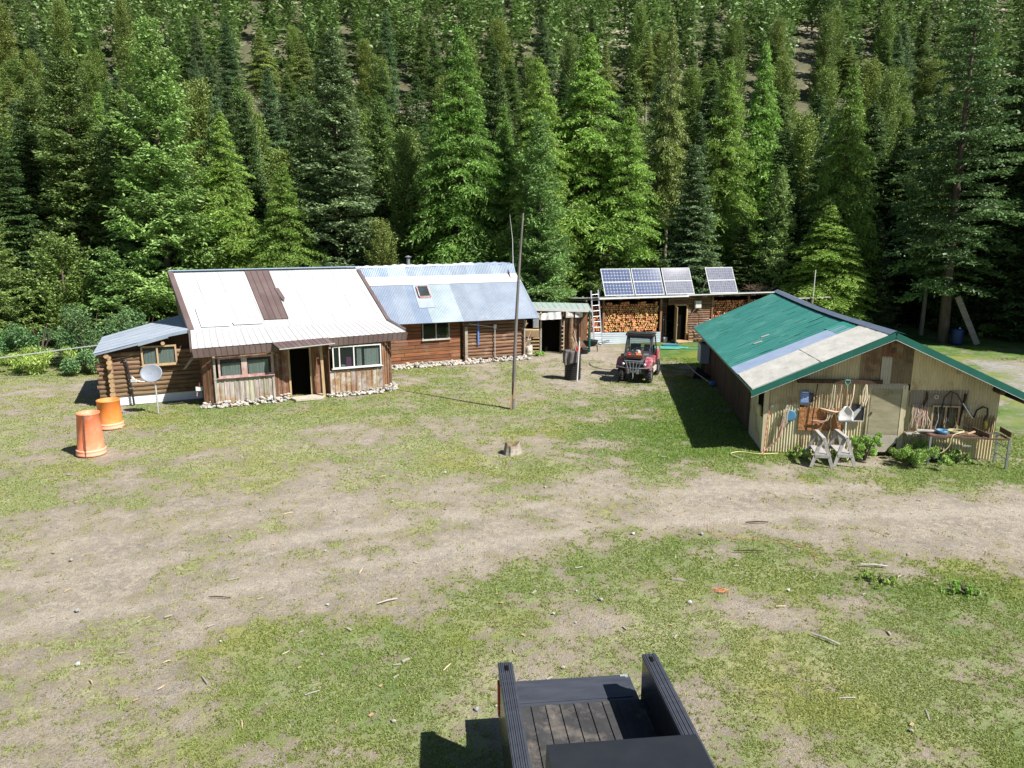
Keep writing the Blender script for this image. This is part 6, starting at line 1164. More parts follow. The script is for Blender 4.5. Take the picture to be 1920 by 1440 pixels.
# hoses
def hose(name, label, pts, r, m, cat='hose', n=6):
    P_ = [Vector(p) for p in pts]; out = []
    for i in range(len(P_) - 1):
        p0, p1, p2, p3 = P_[max(i - 1, 0)], P_[i], P_[i + 1], P_[min(i + 2, len(P_) - 1)]
        for k_ in range(6):
            t_ = k_ / 6; out.append(.5 * ((2 * p1) + (p2 - p0) * t_ + (2 * p0 - 5 * p1 + 4 * p2 - p3) * t_ ** 2 + (3 * p1 - p0 - 3 * p2 + p3) * t_ ** 3))
    out.append(P_[-1]); a = MB(); a.tube(out, r, n); return tag(a.build(name, M[m], None, True), label, cat)
hose('hose', 'thin dark hose curving over the dirt left of the utility vehicle', [(3.7, 34.6, .02), (3.75, 33.6, .02), (4.1, 32.9, .02), (4.7, 32.6, .02), (5.0, 32.5, .02)], .014, 'rubber')
hp = []
for i in range(26): an = i * 1.15; hp.append((8.5 + (.9 + .25 * math.sin(i)) * math.cos(an), 38.9 + (.3 + .08 * math.cos(i * 2)) * math.sin(an), .02 + .0015 * i))
hose('garden_hose', 'teal garden hose coiled loosely on the grass in front of the woodshed door', [(6.6, 38.8, .02), (7.1, 39.2, .02)] + hp + [(10.1, 38.7, .02)], .022, 'teal')
k = MB(); k.slab([(0, 0, 0), (.9, 0, 0), (.8, .35, 0), (.05, .35, 0)], (0, 0, .06)); o = k.build('blue_mat', M['tblue'], None, loc=(8.3, 39.75, .01)); tag(o, 'faded blue mat by the woodshed door beside the hose', 'mat')
# hand truck, arch, white box, clutter by the woodshed door
t = thing('hand_truck', 'white tubular hand truck half hidden by the green roof corner', 'hand truck', WW_(6.75, -1.0), wr_ + 5); a = MB(); a.tube([(-.05, 0, .05), (-.05, .02, 1.2), (.0, .02, 1.3), (.4, .02, 1.3), (.46, .02, 1.2), (.46, 0, .05)], .025, 8)
for z_ in (.35, .7, 1.0): a.tube([(-.05, .01, z_), (.46, .01, z_)], .018, 6)
a.build('frame', M['whitep'], t, True); a = MB(); a.bb(-.1, .5, -.25, 0, .02, .04); a.build('plate', M['steel'], t)
for s in (-.12, .53): wheel_mb(.13, .06).build('wheel', M['rubber'], t, True, loc=(s, .08, .13))
t = thing('white_box', 'square white box mounted on the log wall right of the woodshed door', 'box', WW_(6.42, -.16, 1.88), wr_); a = MB(); a.bb(-.19, .19, -.08, .06, 0, .42); a.build('case', M['greywood'], t); a = MB(); a.bb(-.16, .16, -.09, -.08, .03, .39); a.build('lid', M['whitep'], t); a = MB(); a.tube([(0, 0, .42), (.0, .0, .75)], .012, 5); a.build('cable', M['rubber'], t)
hose('wire_arch', 'thin wire arch leaning on the wall under the square white box', [WW_(5.98, -.3, .7), WW_(6.0, -.25, 1.3), WW_(6.15, -.2, 1.72), WW_(6.42, -.2, 1.86), WW_(6.7, -.2, 1.7), WW_(6.76, -.25, 1.2), WW_(6.75, -.3, .7)], .012, 'steel', 'wire')
rr = random.Random(14)
for i, (u, v_, z_, L_, lb) in enumerate(((6.15, -.35, .08, .62, 'lowest short log lying right of the woodshed door'), (6.2, -.3, .24, .66, 'middle short log lying right of the woodshed door'), (6.15, -.28, .4, .6, 'third short log of the little pile by the woodshed door'), (6.2, -.26, .55, .64, 'topmost short log of the little pile by the woodshed door'))):
    a = MB(); p0 = WW_(u - L_ / 2, v_, z_); p1 = WW_(u + L_ / 2, v_ + rr.uniform(-.05, .05), z_); a.tube([p0, p1], .075, 10, capmi=1); o = a.build('short_log', [M['log'], M['cut']]); tag(o, lb, 'log', 'short logs by the woodshed door')
a = MB(); a.bar((0, 0, 0), (-.55, .15, 1.05), .04, .07); a.bar((-.1, .03, .2), (-.25, .3, .0), .03, .05); o = a.build('leaning_board', M['greywood'], None, loc=WW_(6.75, -.75, 0)); tag(o, 'grey board leaning left against the short logs', 'board')
t = thing('red_can', 'red can standing behind the white hand truck', 'can', WW_(6.75, -.5, 0)); a = MB(); a.lathe([(0, 0), (.12, 0), (.13, .3), (.06, .38), (0, .38)], 12); a.build('can', M['pink'], t, True)
for i, (u, h, mn, lb) in enumerate(((4.33, 1.1, 'purple', 'purple-handled tool standing in the dark bay by the log stack'), (4.45, 1.4, 'greywood', 'grey-handled shovel in the dark bay left of the woodshed door'), (4.58, 1.5, 'steel', 'steel bar standing in the dark bay left of the woodshed door'))):
    a = MB(); a.tube([(0, 0, 0), (.03, .2, h)], .016, 6); a.bb(-.06, .06, -.02, .02, 0, .25); o = a.build('tool', M[mn], None, loc=WW_(u, .05, 0)); tag(o, lb, 'tool')
k = thing('white_can', 'white pail on the ground in the dark bay by the log stack', 'pail', WW_(4.5, -.15, 0)); a = MB(); a.lathe([(0, 0), (.11, 0), (.13, .28), (.11, .28), (.09, .03)], 12); a.build('pail', M['whitep'], k, True)
t = thing('roof_antenna', 'white whip antenna standing behind the far end of the green shed roof', 'antenna', (16.5, 40.2, 2.2)); a = MB(); a.tube([(0, 0, 0), (.02, 0, 1.9)], .028, 6); a.build('mast', M['whitep'], t)
t = thing('pole_rack', 'grey pole rack with crossbar behind the far end of the green shed roof', 'rack', (16.4, 40.0, 0)); a = MB(); a.bar((-1.3, 0, 2.55), (1.1, .3, 2.62), .08, .06); a.build('crossbar', M['greywood'], t); a = MB(); a.tube([(0, 0, 0), (0, 0, 2.6)], .06, 7); a.tube([(-1.2, 0, 0), (-1.2, 0, 2.5)], .05, 7); a.build('post', M['greywoodx'], t)
a = MB(); rr = random.Random(5)
for i in range(60): p = Vector((rr.uniform(-.7, .7), rr.uniform(-.4, .4), rr.uniform(0, .35))); q = Vector((rr.uniform(-.5, .5), rr.uniform(-.5, .5), rr.uniform(-.1, .3))); a.tube([p, p + q], [.01, .004], 3)
o = a.build('brush_pile', M['rust'], None, loc=(15.6, 42.5, 2.7)); tag(o, 'dead reddish brush heaped on the woodshed roof end', 'brush'); o.location = (14.6, 43.4, 2.68)

# ---------------------------------------------------------------- in the shed's shade: barrow and boards
t = thing('grass_trimmer', 'long-handled tool lying in the shade left of the green-roofed shed', 'tool', SH(-.95, 11.3, .02), 0); a = MB(); a.tube([(0, 0, .45), (.1, -1.0, .3), (.45, -2.3, .08)], .025, 6); a.build('handle', M['steel'], t); a = MB(); rock(a, (.5, -2.4, .1), .16, random.Random(1)); a.build('head', M['blue'], t)
t = thing('dark_tarp', 'dark folded tarp heaped by the shaded wall of the shed', 'tarp', SH(-.55, 10.9, 0), 20); a = MB(); a.add([(-.5, -.4, .05), (.4, -.5, .05), (.5, .4, .1), (-.4, .5, .05), (0, 0, .45), (.2, .2, .3)], [(0, 1, 4), (1, 2, 5), (2, 3, 5), (3, 0, 4), (1, 5, 4), (3, 4, 5)]); a.build('cloth', M['blackp'], t)

# ---------------------------------------------------------------- tools and things on the gable wall
G = lambda s, z, o=.1: SH(s, -o, z)
def gthing(name, label, cat, s, z, o=.1): return thing(name, label, cat, G(s, z, o), sr)
def gtube(name, label, cat, pts, r, m, o=.12, n=6):
    a = MB(); a.tube([G(p[0], p[1], p[2] if len(p) > 2 else o) for p in pts], r, n); return tag(a.build(name, M[m], None, True), label, cat)
t = gthing('clipboard_sign', 'blue sign board with white writing lines on the shed wall', 'sign', 1.0, 1.48, .06); a = MB(); a.bb(-.115, .115, -.012, 0, 0, .34); a.build('board', M['blue'], t); a = MB()
for i in range(6):
    x_ = -.09; 
    while x_ < .08: w2 = rng.uniform(.015, .04); a.bb(x_, min(.095, x_ + w2), -.016, -.013, .045 + i * .038, .06 + i * .038); x_ += w2 + .012
a.bb(-.08, .08, -.016, -.013, .29, .32); a.build('writing', M['whitep'], t)
o = MB(); o.bb(0, .1, -.03, 0, 0, .25); o = o.build('black_glove', M['blackp'], None, loc=G(1.13, 1.5, .05), rot=(0, 0, R(sr))); tag(o, 'black glove hanging beside the blue sign board', 'glove')
t = gthing('osb_board', 'orange-brown strand board panel fixed on the corrugated wall', 'board', 1.49, .68, .035); a = MB(); a.bb(-.6, .6, -.02, 0, 0, .67); a.build('panel', M['osb'], t); a = MB(); a.bb(-.2, .6, -.025, -.02, .38, .385); a.build('joint', M['darkwood'], t)
t = gthing('black_tray', 'black flat tray in pale frame right of the white shovel', 'tray', 2.42, 1.02, .05); a = MB(); a.bb(-.22, .2, -.03, 0, 0, .46); a.build('tray', M['blackp'], t); a = MB(); a.bb(-.24, .22, -.05, -.0, -.03, 0); a.bb(.2, .22, -.05, 0, 0, .46); a.build('frame', M['greywood'], t)
t = gthing('scoop_shovel', 'big white scoop shovel with teal handle hanging on the shed wall', 'shovel', 2.08, 1.02, .16); a = MB(); vs = []; nx, ny = 8, 8
for j in range(ny + 1):
    for i in range(nx + 1):
        u, v = i / nx * 2 - 1, j / ny; w2 = .2 * (1 - .75 * max(0, v - .6) / .4 * abs(1)) if v > .6 else .2; vs.append((.02 + u * w2, -.02 - .05 * u * u - .03 * (v < .2), v * .42 - (.03 * (1 - u * u) if v == 0 else 0)))
a.add(vs, [(j * (nx + 1) + i, j * (nx + 1) + i + 1, (j + 1) * (nx + 1) + i + 1, (j + 1) * (nx + 1) + i) for i in range(nx) for j in range(ny)]); o = a.build('blade', M['whitep'], t, True); m_ = o.modifiers.new('Solidify', 'SOLIDIFY'); m_.thickness = .012
a = MB(); a.tube([(.02, .0, .4), (.01, .02, 1.0)], .016, 7); a.build('shaft', M['tanwood'], t); a = MB(); a.tube([(.01, .02, 1.0), (-.06, .02, 1.1), (-.05, .02, 1.16), (.07, .02, 1.16), (.08, .02, 1.1), (.01, .02, 1.0)], .013, 6, cap=False); a.build('grip', M['teal'], t)
t = gthing('aluminium_scoop', 'grey metal scoop shovel behind the big white one', 'shovel', 2.22, 1.1, .1); a = MB(); a.slab([(-.1, 0, 0), (.13, -.02, -.05), (.3, -.02, .25), (.33, -.02, .5), (.27, 0, .3), (.05, 0, .1)], (0, .015, 0)); a.build('blade', M['alu'], t); a = MB(); a.tube([(.02, 0, .1), (.04, .02, 1.0)], .015, 6); a.build('shaft', M['tanwood'], t)
gtube('white_pole', 'white pipe standing below the white scoop shovel', 'pipe', [(2.17, .05, .08), (2.16, 1.0, .08)], .028, 'whitep')
gtube('rope_loop', 'pale rope loop hanging left of the teal shovel grip', 'rope', [(1.62, 1.0), (1.7, 1.55), (1.73, 2.08), (1.77, 2.1), (1.78, 1.6), (1.72, 1.2), (1.55, .92), (1.42, .95)], .011, 'rope')
gtube('rope_strand', 'thick pale strap hanging right of the teal shovel grip', 'strap', [(2.22, 2.12), (2.28, 2.13), (2.27, 1.7), (2.22, 1.45), (2.16, 1.3)], .02, 'rope')
gtube('red_strap', 'red and white strap hanging between rope loop and shovel', 'strap', [(1.92, 2.1), (1.95, 2.1), (1.93, 1.75), (1.9, 1.5)], .014, 'pinkrope')
for i, (s_, lb) in enumerate(((2.56, 'pale rope bundle hanging beside the door, left strand'), (2.62, 'pale rope bundle hanging beside the door, right strand'))):
    gtube('rope_bundle', lb, 'rope', [(2.59, 2.1), (s_ - .03, 1.9), (s_ - .05, 1.6), (s_, 1.42), (s_ + .04, 1.7), (2.6, 2.08)], .022, 'rope')
gtube('walking_stick', 'crooked wooden stick hanging down to the saw horses', 'stick', [(1.78, 1.35), (1.74, 1.0), (1.76, .8), (1.7, .55), (1.72, .25)], .018, 'antler')
gtube('garden_hook', 'dark bent tool hanging left of the rope loop', 'tool', [(1.3, 2.05), (1.28, 1.6), (1.24, 1.0), (1.28, .5)], .016, 'darkwood')
a = MB()
for q in (-.1, .02, .12): a.tube([G(1.28 + q, 1.58 + q * .8, .12), G(1.4 + q * .3, 1.72, .12)], .012, 5)
tag(a.build('iron_tongs', M['rust']), 'small black iron tongs on the wall above the strand board', 'tongs')
gtube('driftwood', 'pale driftwood branch fixed across the strand board', 'branch', [(1.44, 1.34, .08), (1.6, 1.3, .12), (1.8, 1.26, .14), (1.98, 1.24, .1)], [.02, .035, .03, .035], 'antler', n=7)
gtube('antler', 'curved pale antler hanging on the strand board', 'antler', [(1.4, .93, .08), (1.55, .96, .12), (1.66, 1.02, .13), (1.7, 1.15, .12), (1.7, 1.28, .1)], [.012, .018, .02, .022, .018], 'antler', n=7)
gtube('yoke', 'pale curved wooden yoke hanging left of the white shovel', 'yoke', [(1.86, 1.4), (1.84, 1.2), (1.92, 1.02), (2.0, .94), (2.1, .9)], [.02, .022, .03, .024, .02], 'antler', n=7)
gtube('axe_handle', 'dark wooden bar lying across the lower strand board', 'handle', [(1.2, 1.0), (1.45, .97), (1.62, .98)], .016, 'pinkrope')  # only the handle of an axe, without a head
t = gthing('blue_lid', 'round blue lid hanging on the corrugated wall with netting', 'lid', .63, 1.1, .06); a = MB(); n = 24; ps = [(q * math.cos(6.2832 * j / n), -d_, q * math.sin(6.2832 * j / n)) for q, d_ in ((.17, 0), (.175, .03), (.14, .035), (.0, .03)) for j in range(n)]; a.add(ps, [(i * n + j, i * n + (j + 1) % n, (i + 1) * n + (j + 1) % n, (i + 1) * n + j) for i in range(3) for j in range(n)]); a.build('lid', M['tblue'], t, True)  # a round lid hung on the wall, not a tray
rr = random.Random(4); a = MB()
for i in range(14):
    x0 = .5 + rr.uniform(-.06, .06); a.tube([G(x0 + .08, 1.42, .1), G(x0, 1.15 + rr.uniform(-.1, .1), .13), G(x0 - .02 + rr.uniform(-.05, .05), .9, .14), G(x0 - .08 + rr.uniform(-.04, .04), .75, .14)], .006, 4)
tag(a.build('netting', M['rope']), 'tangle of pale netting hanging over the blue lid', 'netting')
gtube('red_rope_bundle', 'pink and white rope hanging from the netting to the ground', 'rope', [(.45, .95), (.42, .7), (.38, .5), (.28, .32), (.12, .16), (-.02, .04), (-.12, .02, .3)], [.03, .04, .035, .022, .02, .02, .018], 'pinkrope')
gtube('white_reflector', 'small white plate on the wall left of the netting', 'plate', [(.13, 1.36, .04), (.13, 1.36, .07)], .05, 'whitep', n=4)
a = MB(); 
for i in range(16): a.tube([(0 + .004 * i, -.0, .08 * i), (.004 * (i + 1), 0, .08 * (i + 1))], .016, 6, 0, (1.4, .6, .6) if i % 2 else (1.8, 1.7, 1.6))
o = a.build('measuring_pole', M['pinkrope'], None, loc=SH(-.08, -.35, 0)); tag(o, 'red and white banded pole standing at the shed corner', 'pole')
t = thing('yellow_jug', 'pale yellow oil jug standing in the side opening at the shed corner', 'jug', SH(-.12, .35, 1.0), sr); a = MB(); a.lathe([(0, 0), (.07, 0), (.075, .22), (.03, .3), (0, .3)], 12); a.build('jug', M['pyellow'], t, True)
hose('yellow_hose', 'pale yellow hose snaking on the grass at the shed corner', [SH(.35, -.25, .03), SH(-.2, -.35, .02), SH(-.7, -.2, .02), SH(-1.0, -.45, .02), SH(-.75, -.9, .02)], .013, 'pyellow')
# right half of the gable
rr = random.Random(44)
for i in range(30):
    s_ = 3.92 + (i % 8) * .055 + rr.uniform(-.02, .02); zt = 1.55 - rr.uniform(0, .12); zb = .85 + rr.uniform(-.05, .12); m_ = rr.choice(['pinkrope', 'rope', 'pinkrope', 'antler', 'steel'])
    x1 = s_ + rr.uniform(-.1, .1); o = gtube('hanging_rope', 'strand of the dense bundle of hanging ropes and wires right of the door', 'rope', [(s_, zt, .08), (s_ + rr.uniform(-.04, .04), (zt + zb) / 2 + .1, .12), (x1, zb + .2, .12), (x1 + rr.uniform(-.04, .04), zb, .1)], rr.uniform(.007, .013), m_); o['group'] = 'ropes and wires hanging right of the door'
gtube('scythe_blade', 'dark narrow blade above the bundle of hanging ropes', 'blade', [(4.22, 1.9, .07), (4.24, 1.7, .07), (4.14, 1.35, .08)], [.02, .035, .02], 'darkwood')  # just the blade of a scythe, no shaft
t = gthing('small_shelf', 'narrow shelf with pale tools right of the door', 'shelf', 4.0, .7, .05); a = MB(); a.bb(-.25, .33, -.2, 0, 0, .03); a.bar((-.1, -.02, -.25), (-.1, -.16, 0), .03, .03); a.build('board', M['greywood'], t)
for i, (s_, L_, lb) in enumerate(((3.9, .3, 'rusty pincers lying on the narrow shelf, left'), (4.1, .26, 'pale stick lying on the narrow shelf, middle'), (4.25, .2, 'pale curved handle lying on the narrow shelf, right'))):
    gtube('hand_tool', lb, 'tool', [(s_ - L_ / 2, .76, .15), (s_, .78, .18), (s_ + L_ / 2, .75, .14)], .018, ('rust', 'antler', 'rope')[i])
gtube('white_ring', 'small white ring hanging above the old window', 'ring', [(4.47 + .05 * math.cos(q * .7854), 1.76 + .05 * math.sin(q * .7854)) for q in range(9)], .012, 'whitep')
gtube('black_hose_arch', 'black hose arching over the old window', 'hose', [(4.62, .85), (4.62, 1.3), (4.66, 1.75), (4.8, 1.93), (4.98, 1.86), (5.15, 1.6), (5.3, 1.4), (5.48, 1.22)], .016, 'rubber', .14)
gtube('silver_pipe', 'silver pipe slanting right of the old window', 'pipe', [(5.14, 1.62, .18), (5.32, 1.36, .18), (5.45, 1.2, .16)], .018, 'alu')
gtube('horseshoe_hoop', 'black hoop hanging at the right end of the gable', 'hoop', [(5.5, 1.2), (5.55, 1.42), (5.7, 1.52), (5.82, 1.48), (5.84, 1.3), (5.76, 1.12)], .022, 'rubber', .12)
gtube('yellow_handle', 'yellow handle hanging at the right end of the gable', 'float', [(5.82, 1.12), (5.84, 1.02), (5.84, .9)], [.03, .045, .02], 'yellow', n=8)  # a yellow handle, not a float
gtube('brown_paddle', 'dark wooden paddle on the wall right of the window', 'paddle', [(5.24, 1.86, .07), (5.22, 1.6, .07), (5.18, 1.2, .07), (5.15, .95, .07)], [.035, .03, .02, .035], 'darkwood')
gtube('iron_bar', 'dark iron bar hanging above the window centre', 'bar', [(4.86, 1.88), (4.86, 1.5), (4.84, 1.1)], .016, 'rust')
gtube('metal_hook', 'small curved sickle right of the dark paddle', 'sickle', [(5.2, 1.1), (5.28, .98), (5.4, .93), (5.5, .95), (5.54, 1.02)], .011, 'pinkrope')
for i, (s_, z0_, z1_, lb) in enumerate(((4.56, .8, 1.5, 'pale sagging cord left in front of the old window'), (4.78, .85, 1.35, 'thin wire loop in front of the old window'), (5.04, .8, 1.2, 'tan cord right in front of the old window'))):
    gtube('cord', lb, 'cord', [(s_ - .02, z1_), (s_ + .02, (z0_ + z1_) / 2), (s_ - .04, z0_ + .08), (s_ + .03, z0_)], .009, ('rope', 'steel', 'tanwood')[i], .13)
t = gthing('glass_ball', 'pale blue glass float on the wall right of the window', 'float', 5.3, 1.42, .1); a = MB(); rock(a, (0, 0, 0), .07, random.Random(2), 0, 1); a.build('ball', M['tblue'], t, True)

# ---------------------------------------------------------------- welding bench
t = thing('metal_bench', 'long rusty steel work bench in front of the shed gable', 'bench', (11.33, 19.05, 0), -9.5); a = MB(); L_ = 1.95
for s, e in (((0, 0), (L_, 0)), ((0, .62), (L_, .62)), ((0, 0), (0, .62)), ((L_, 0), (L_, .62)), ((.75, 0), (.75, .62)), ((1.35, 0), (1.35, .62))): a.bar((s[0], s[1], .8), (e[0], e[1], .8), .045, .045)
a.build('top_frame', M['rust'], t); a = MB(); a.bb(.0, .8, .02, .6, .825, .835); a.slab([(.75, .1, .84), (1.2, .1, .84), (1.1, .5, .84), (.8, .5, .84)], (0, 0, .008)); a.build('top_plate', M['rust'], t)
for x_, y_ in ((0, 0), (L_, 0), (.02, .62), (L_ - .02, .62)): a = MB(); a.bar((x_, y_, 0), (x_, y_, .8), .05, .05); a.build('leg', M['steel'], t)
a = MB(); a.bar((L_ + .02, .0, .93), (L_ + .02, .62, .93), .02, .14); a.bar((1.45, 0, .87), (1.28, .62, .9), .02, .12); a.build('angle_iron', M['rust'], t); a = MB()
for z_ in (.25, .55): a.tube([(L_, 0, z_), (L_, .62, z_)], .015, 5)
a.tube([(.9, .62, .4), (1.3, .62, .4)], .02, 5); a.build('brace', M['steel'], t)
def BN(x_, y_, z_): v = Matrix.Rotation(R(-9.5), 3, 'Z') @ Vector((x_, y_, z_)); return (v.x + 11.33, v.y + 19.05, v.z)
t = thing('blue_pan', 'round blue-grey pan standing on the left end of the steel bench', 'pan', BN(.35, .22, .84)); a = MB(); a.lathe([(0, 0), (.13, 0), (.15, .1), (.14, .1), (.12, .02), (0, .02)], 18); a.build('pan', M['tblue'], t, True)
for i, (x_, y_, L_, an, mn, lb) in enumerate(((.05, .4, .5, -25, 'whitep', 'long white lath lying on the left end of the steel bench'), (-.02, .3, .45, -20, 'greywood', 'grey slat beside the white lath on the steel bench'), (.75, .3, .35, 8, 'blackp', 'black curved sheet lying on the middle of the steel bench'), (1.15, .35, .4, 30, 'tanwood', 'short tan stick lying across the open bench frame'), (1.62, .3, .4, -20, 'steel', 'steel rod lying across the right end of the open bench frame'))):
    a = MB(); a.bar((-L_ / 2, 0, 0), (L_ / 2, 0, .02), .06 if i != 4 else .025, .025); o = a.build('lath' if i < 2 else 'offcut', M[mn], None, loc=BN(x_, y_, .855), rot=(0, 0, R(an))); tag(o, lb, 'offcut')
hp = [BN(.75 + .2 * math.cos(i * .8), .35 + .12 * math.sin(i * .8), .86 + .003 * i) for i in range(20)]
hose('yellow_rope', 'yellow cord coiled on the steel bench and looping down in front', [BN(-.3, -.05, .45), BN(-.15, -.1, .32), BN(.2, -.1, .35), BN(.45, -.06, .55), BN(.55, .0, .86)] + hp, .01, 'pyellow', 'cord')
t = thing('old_wheel', 'small old tyre standing under the steel bench', 'wheel', BN(.32, .35, .2), 80); a = wheel_mb(.2, .12); a.build('tyre', M['rubber'], t, True); a = MB(); n = 12  # an old wheel with tyre and rim, not a spare
for s in (-.03, .03): ps = [(s, .12 * math.cos(6.2832 * j / n), .12 * math.sin(6.2832 * j / n)) for j in range(n)]; a.add(ps, [tuple(range(n))])
a.build('rim', M['steel'], t)
# sawhorses
def sawhorse(loc, rz, label, sc_=1):
    t = thing('sawhorse', label, 'sawhorse', loc, rz, 'grey sawhorses in front of the shed'); a = MB(); a.bar((0, -.42, .8), (0, .42, .8), .1, .045, t=1.1); a.bar((0, -.42, .75), (0, .42, .75), .045, .09); a.build('top_beam', M['silver'], t)
    for sx_ in (-1, 1):
        for sy_ in (-1, 1): a = MB(); a.bar((sx_ * .03, sy_ * .33, .78), (sx_ * .27, sy_ * .42, 0), .09, .035, up=(0, 1, 0)); a.build('leg', M['silver'], t)
    for sy_ in (-1, 1):
        a = MB(); a.bar((-.19, sy_ * .4, .3), (.19, sy_ * .4, .3), .03, .09); a.build('cross_board', M['silver'], t)
    a = MB(); a.slab([(-.17, -.38, .34), (.17, -.38, .34), (.14, .38, .36), (-.14, .38, .36)], (0, 0, .015)); a.build('shelf', M['silver'], t)
    return t
s1_ = sawhorse((8.42, 19.25, 0), -9, 'left grey wooden sawhorse in front of the shed wall')
dup(s1_, (9.03, 19.3, 0), -5, label='right grey wooden sawhorse beside the weeds')
# weeds
shrub('weed', 'bright green weed clump left of the plywood door', *SH(2.62, -.5)[:2], .42, .75, 21, 'weed', 7000, .024, 'weed clumps along the gable wall', 'weed')
shrub('weed', 'spreading weed clump right of the plywood door', *SH(3.75, -.75)[:2], .55, .6, 22, 'weed', 7500, .024, 'weed clumps along the gable wall', 'weed')
shrub('weed', 'weed clump beside the left legs of the steel bench', *SH(4.15, -.4)[:2], .35, .65, 23, 'weed', 3500, .024, 'weed clumps along the gable wall', 'weed')
shrub('weed', 'low weeds under the middle of the steel bench', *SH(5.0, -.45)[:2], .5, .3, 24, 'weed', 3500, .024, 'weed clumps along the gable wall', 'weed')
shrub('weed', 'low weeds behind the left sawhorse', *SH(.95, -.35)[:2], .4, .22, 25, 'weed', 2400, .022, 'weed clumps along the gable wall', 'weed')
shrub('weed', 'low weeds under the right sawhorse', *SH(1.9, -.6)[:2], .3, .25, 27, 'weed', 900, .03, 'weed clumps along the gable wall', 'weed')
shrub('weed', 'small weed in front of the shelter doorway', 1.35, 36.7, .3, .22, 26, 'weed', 700, .04, None, 'weed')
shrub('weed', 'bright clover clump at the lower right of the yard', 8.0, 11.9, .35, .12, 28, 'weed', 1800, .022, None, 'weed')
shrub('weed', 'low dark green clover clump on the grass at the lower right', 6.7, 12.35, .3, .1, 29, 'weed', 1500, .022, None, 'weed')

# ---------------------------------------------------------------- left cable, fence; right forest edge things
t = thing('long_rail', 'long pale horizontal rail running left from the log annex', 'rail', (-21.5, 30.3, 0)); a = MB(); a.tube([(-4, -1.2, .55), (-1.0, -.3, .88), (3.0, .9, 1.3), (5.0, 1.3, 1.5)], .025, 7); a.build('rail', M['alu'], t); a = MB(); a.tube([(4.0, 1.1, 0), (4.0, 1.1, 1.4)], .02, 6); a.tube([(-1.5, -.45, 0), (-1.5, -.45, .85)], .02, 6); a.build('stake', M['steel'], t)
t = thing('leaning_plank', 'long grey plank leaning on the trunk of the huge dark conifer', 'plank', (25.4, 40.2, 0)); a = MB(); a.bar((.45, 0, 0), (-.6, .6, 2.6), .32, .05, up=(0, 1, 0)); a.build('plank', M['greywoodx'], t)  # darker wood picked so the plank's colour carries the tree shade
t = thing('blue_barrel', 'blue barrel darkened for tree shade at the foot of the huge dark conifer', 'barrel', (24.75, 40.3, 0)); a = MB(); a.lathe([(0, 0), (.28, 0), (.3, .1), (.3, .75), (.28, .85), (0, .86)], 18); a.build('drum', M['shade_blue'], t, True); a = MB(); a.lathe([(.05, .86), (.05, .93), (0, .93)], 8, (.1, 0, 0)); a.build('bung', M['whitep'], t)

# ---------------------------------------------------------------- pickup truck at the bottom edge
t = thing('pickup_truck', 'dark pickup truck with its tailgate down, only the bed corners in view', 'pickup truck', (.77, 7.7, 0), 6); a = MB()
for s in (-1, 1):
    a.bb(s * .93, s * .8, -5.3, 0, .55, 1.36); a.bb(s * .8, s * .77, -1.9, -.02, .8, 1.34)
a.bb(-.9, .9, -5.3, -.05, .45, .62); a.bb(-.93, .93, -1.98, -1.9, .75, 1.38); a.bb(-.88, .88, -3.3, -2.0, .6, 1.4); a.bb(-.9, .9, -5.3, -3.3, .6, 1.15); part(a, 'body', 'truckp', False, t)
for s in (-1, 1):
    a = MB()
    for i in range(7): a.bb(s * .93 - s * .022 * i, s * .93 - s * (.022 * i + .016), -1.9, -.0, 1.36, 1.392 if i % 2 else 1.385)
    a.bb(s * .94, s * .77, -1.9, .01, 1.34, 1.378); o = part(a, 'rail_cap', 'rail', False, t); a = MB(); a.bb(s * .87, s * .83, -.17, -.07, 1.392, 1.394); a.build('stake_pocket', M['black'], o)
    a = MB(); a.bb(s * .945, s * .84, -.1, .02, .75, 1.15); part(a, 'tail_light', 'red', False, t)
a = MB(); a.bb(-.78, .78, -1.9, -.02, .78, .8)
for i in range(9): a.bb(-.72 + i * .17, -.64 + i * .17, -1.9, -.03, .8, .815)
part(a, 'bed_floor', 'liner', False, t)
a = MB(); a.bb(-.76, .76, .0, .5, .74, .79); a.bb(-.7, .7, .05, .45, .79, .8); tg = part(a, 'tailgate', 'rail', False, t); a = MB(); a.bb(.64, .74, .44, .49, .792, .8); a.build('latch', M['alu'], tg)
a = MB(); a.bb(-.9, .9, .0, .12, .45, .6); part(a, 'bumper', 'alu', False, t)
a = MB(); a.slab([(-.75, -3.4, 1.4), (.75, -3.4, 1.4), (.68, -3.1, 1.85), (-.68, -3.1, 1.85)], (0, 1.1, 0)); a.bb(-.68, .68, -3.1, -2.1, 1.82, 1.86); part(a, 'cab', 'truckp', False, t)
for s in (-1, 1):
    for y_ in (-1.1, -4.5): wheel_mb(.39, .26, 28, 22).build('wheel', M['rubber'], t, False, loc=(s * .8, y_, .39))

# ---------------------------------------------------------------- sticks, chips, stones on the ground
rr = random.Random(31)
SM = []
for i in range(5):
    a = MB(); L_ = rr.uniform(.18, .4); a.tube([(-L_ / 2, 0, .015), (0, rr.uniform(-.02, .02), .02), (L_ / 2, rr.uniform(-.03, .03), .015)], [.012, .016, .01], 5, t=tv(.3, rr)); SM.append(mesh_from('stick', a.v, a.f, M['greywood' if i % 2 else 'antler'], a.m, a.t))
CM = []
for i in range(5):
    a = MB(); L_ = rr.uniform(.08, .2); w_ = rr.uniform(.03, .06); a.slab([(-L_ / 2, -w_ / 2, 0), (L_ / 2, -w_ / 3, 0), (L_ / 2.2, w_ / 2, 0), (-L_ / 2.4, w_ / 2.5, 0)], (0, 0, .018)); CM.append(mesh_from('wood_chip', a.v, a.f, M['greycorr' if i % 2 else 'tanwood'], a.m, a.t))
RM = []
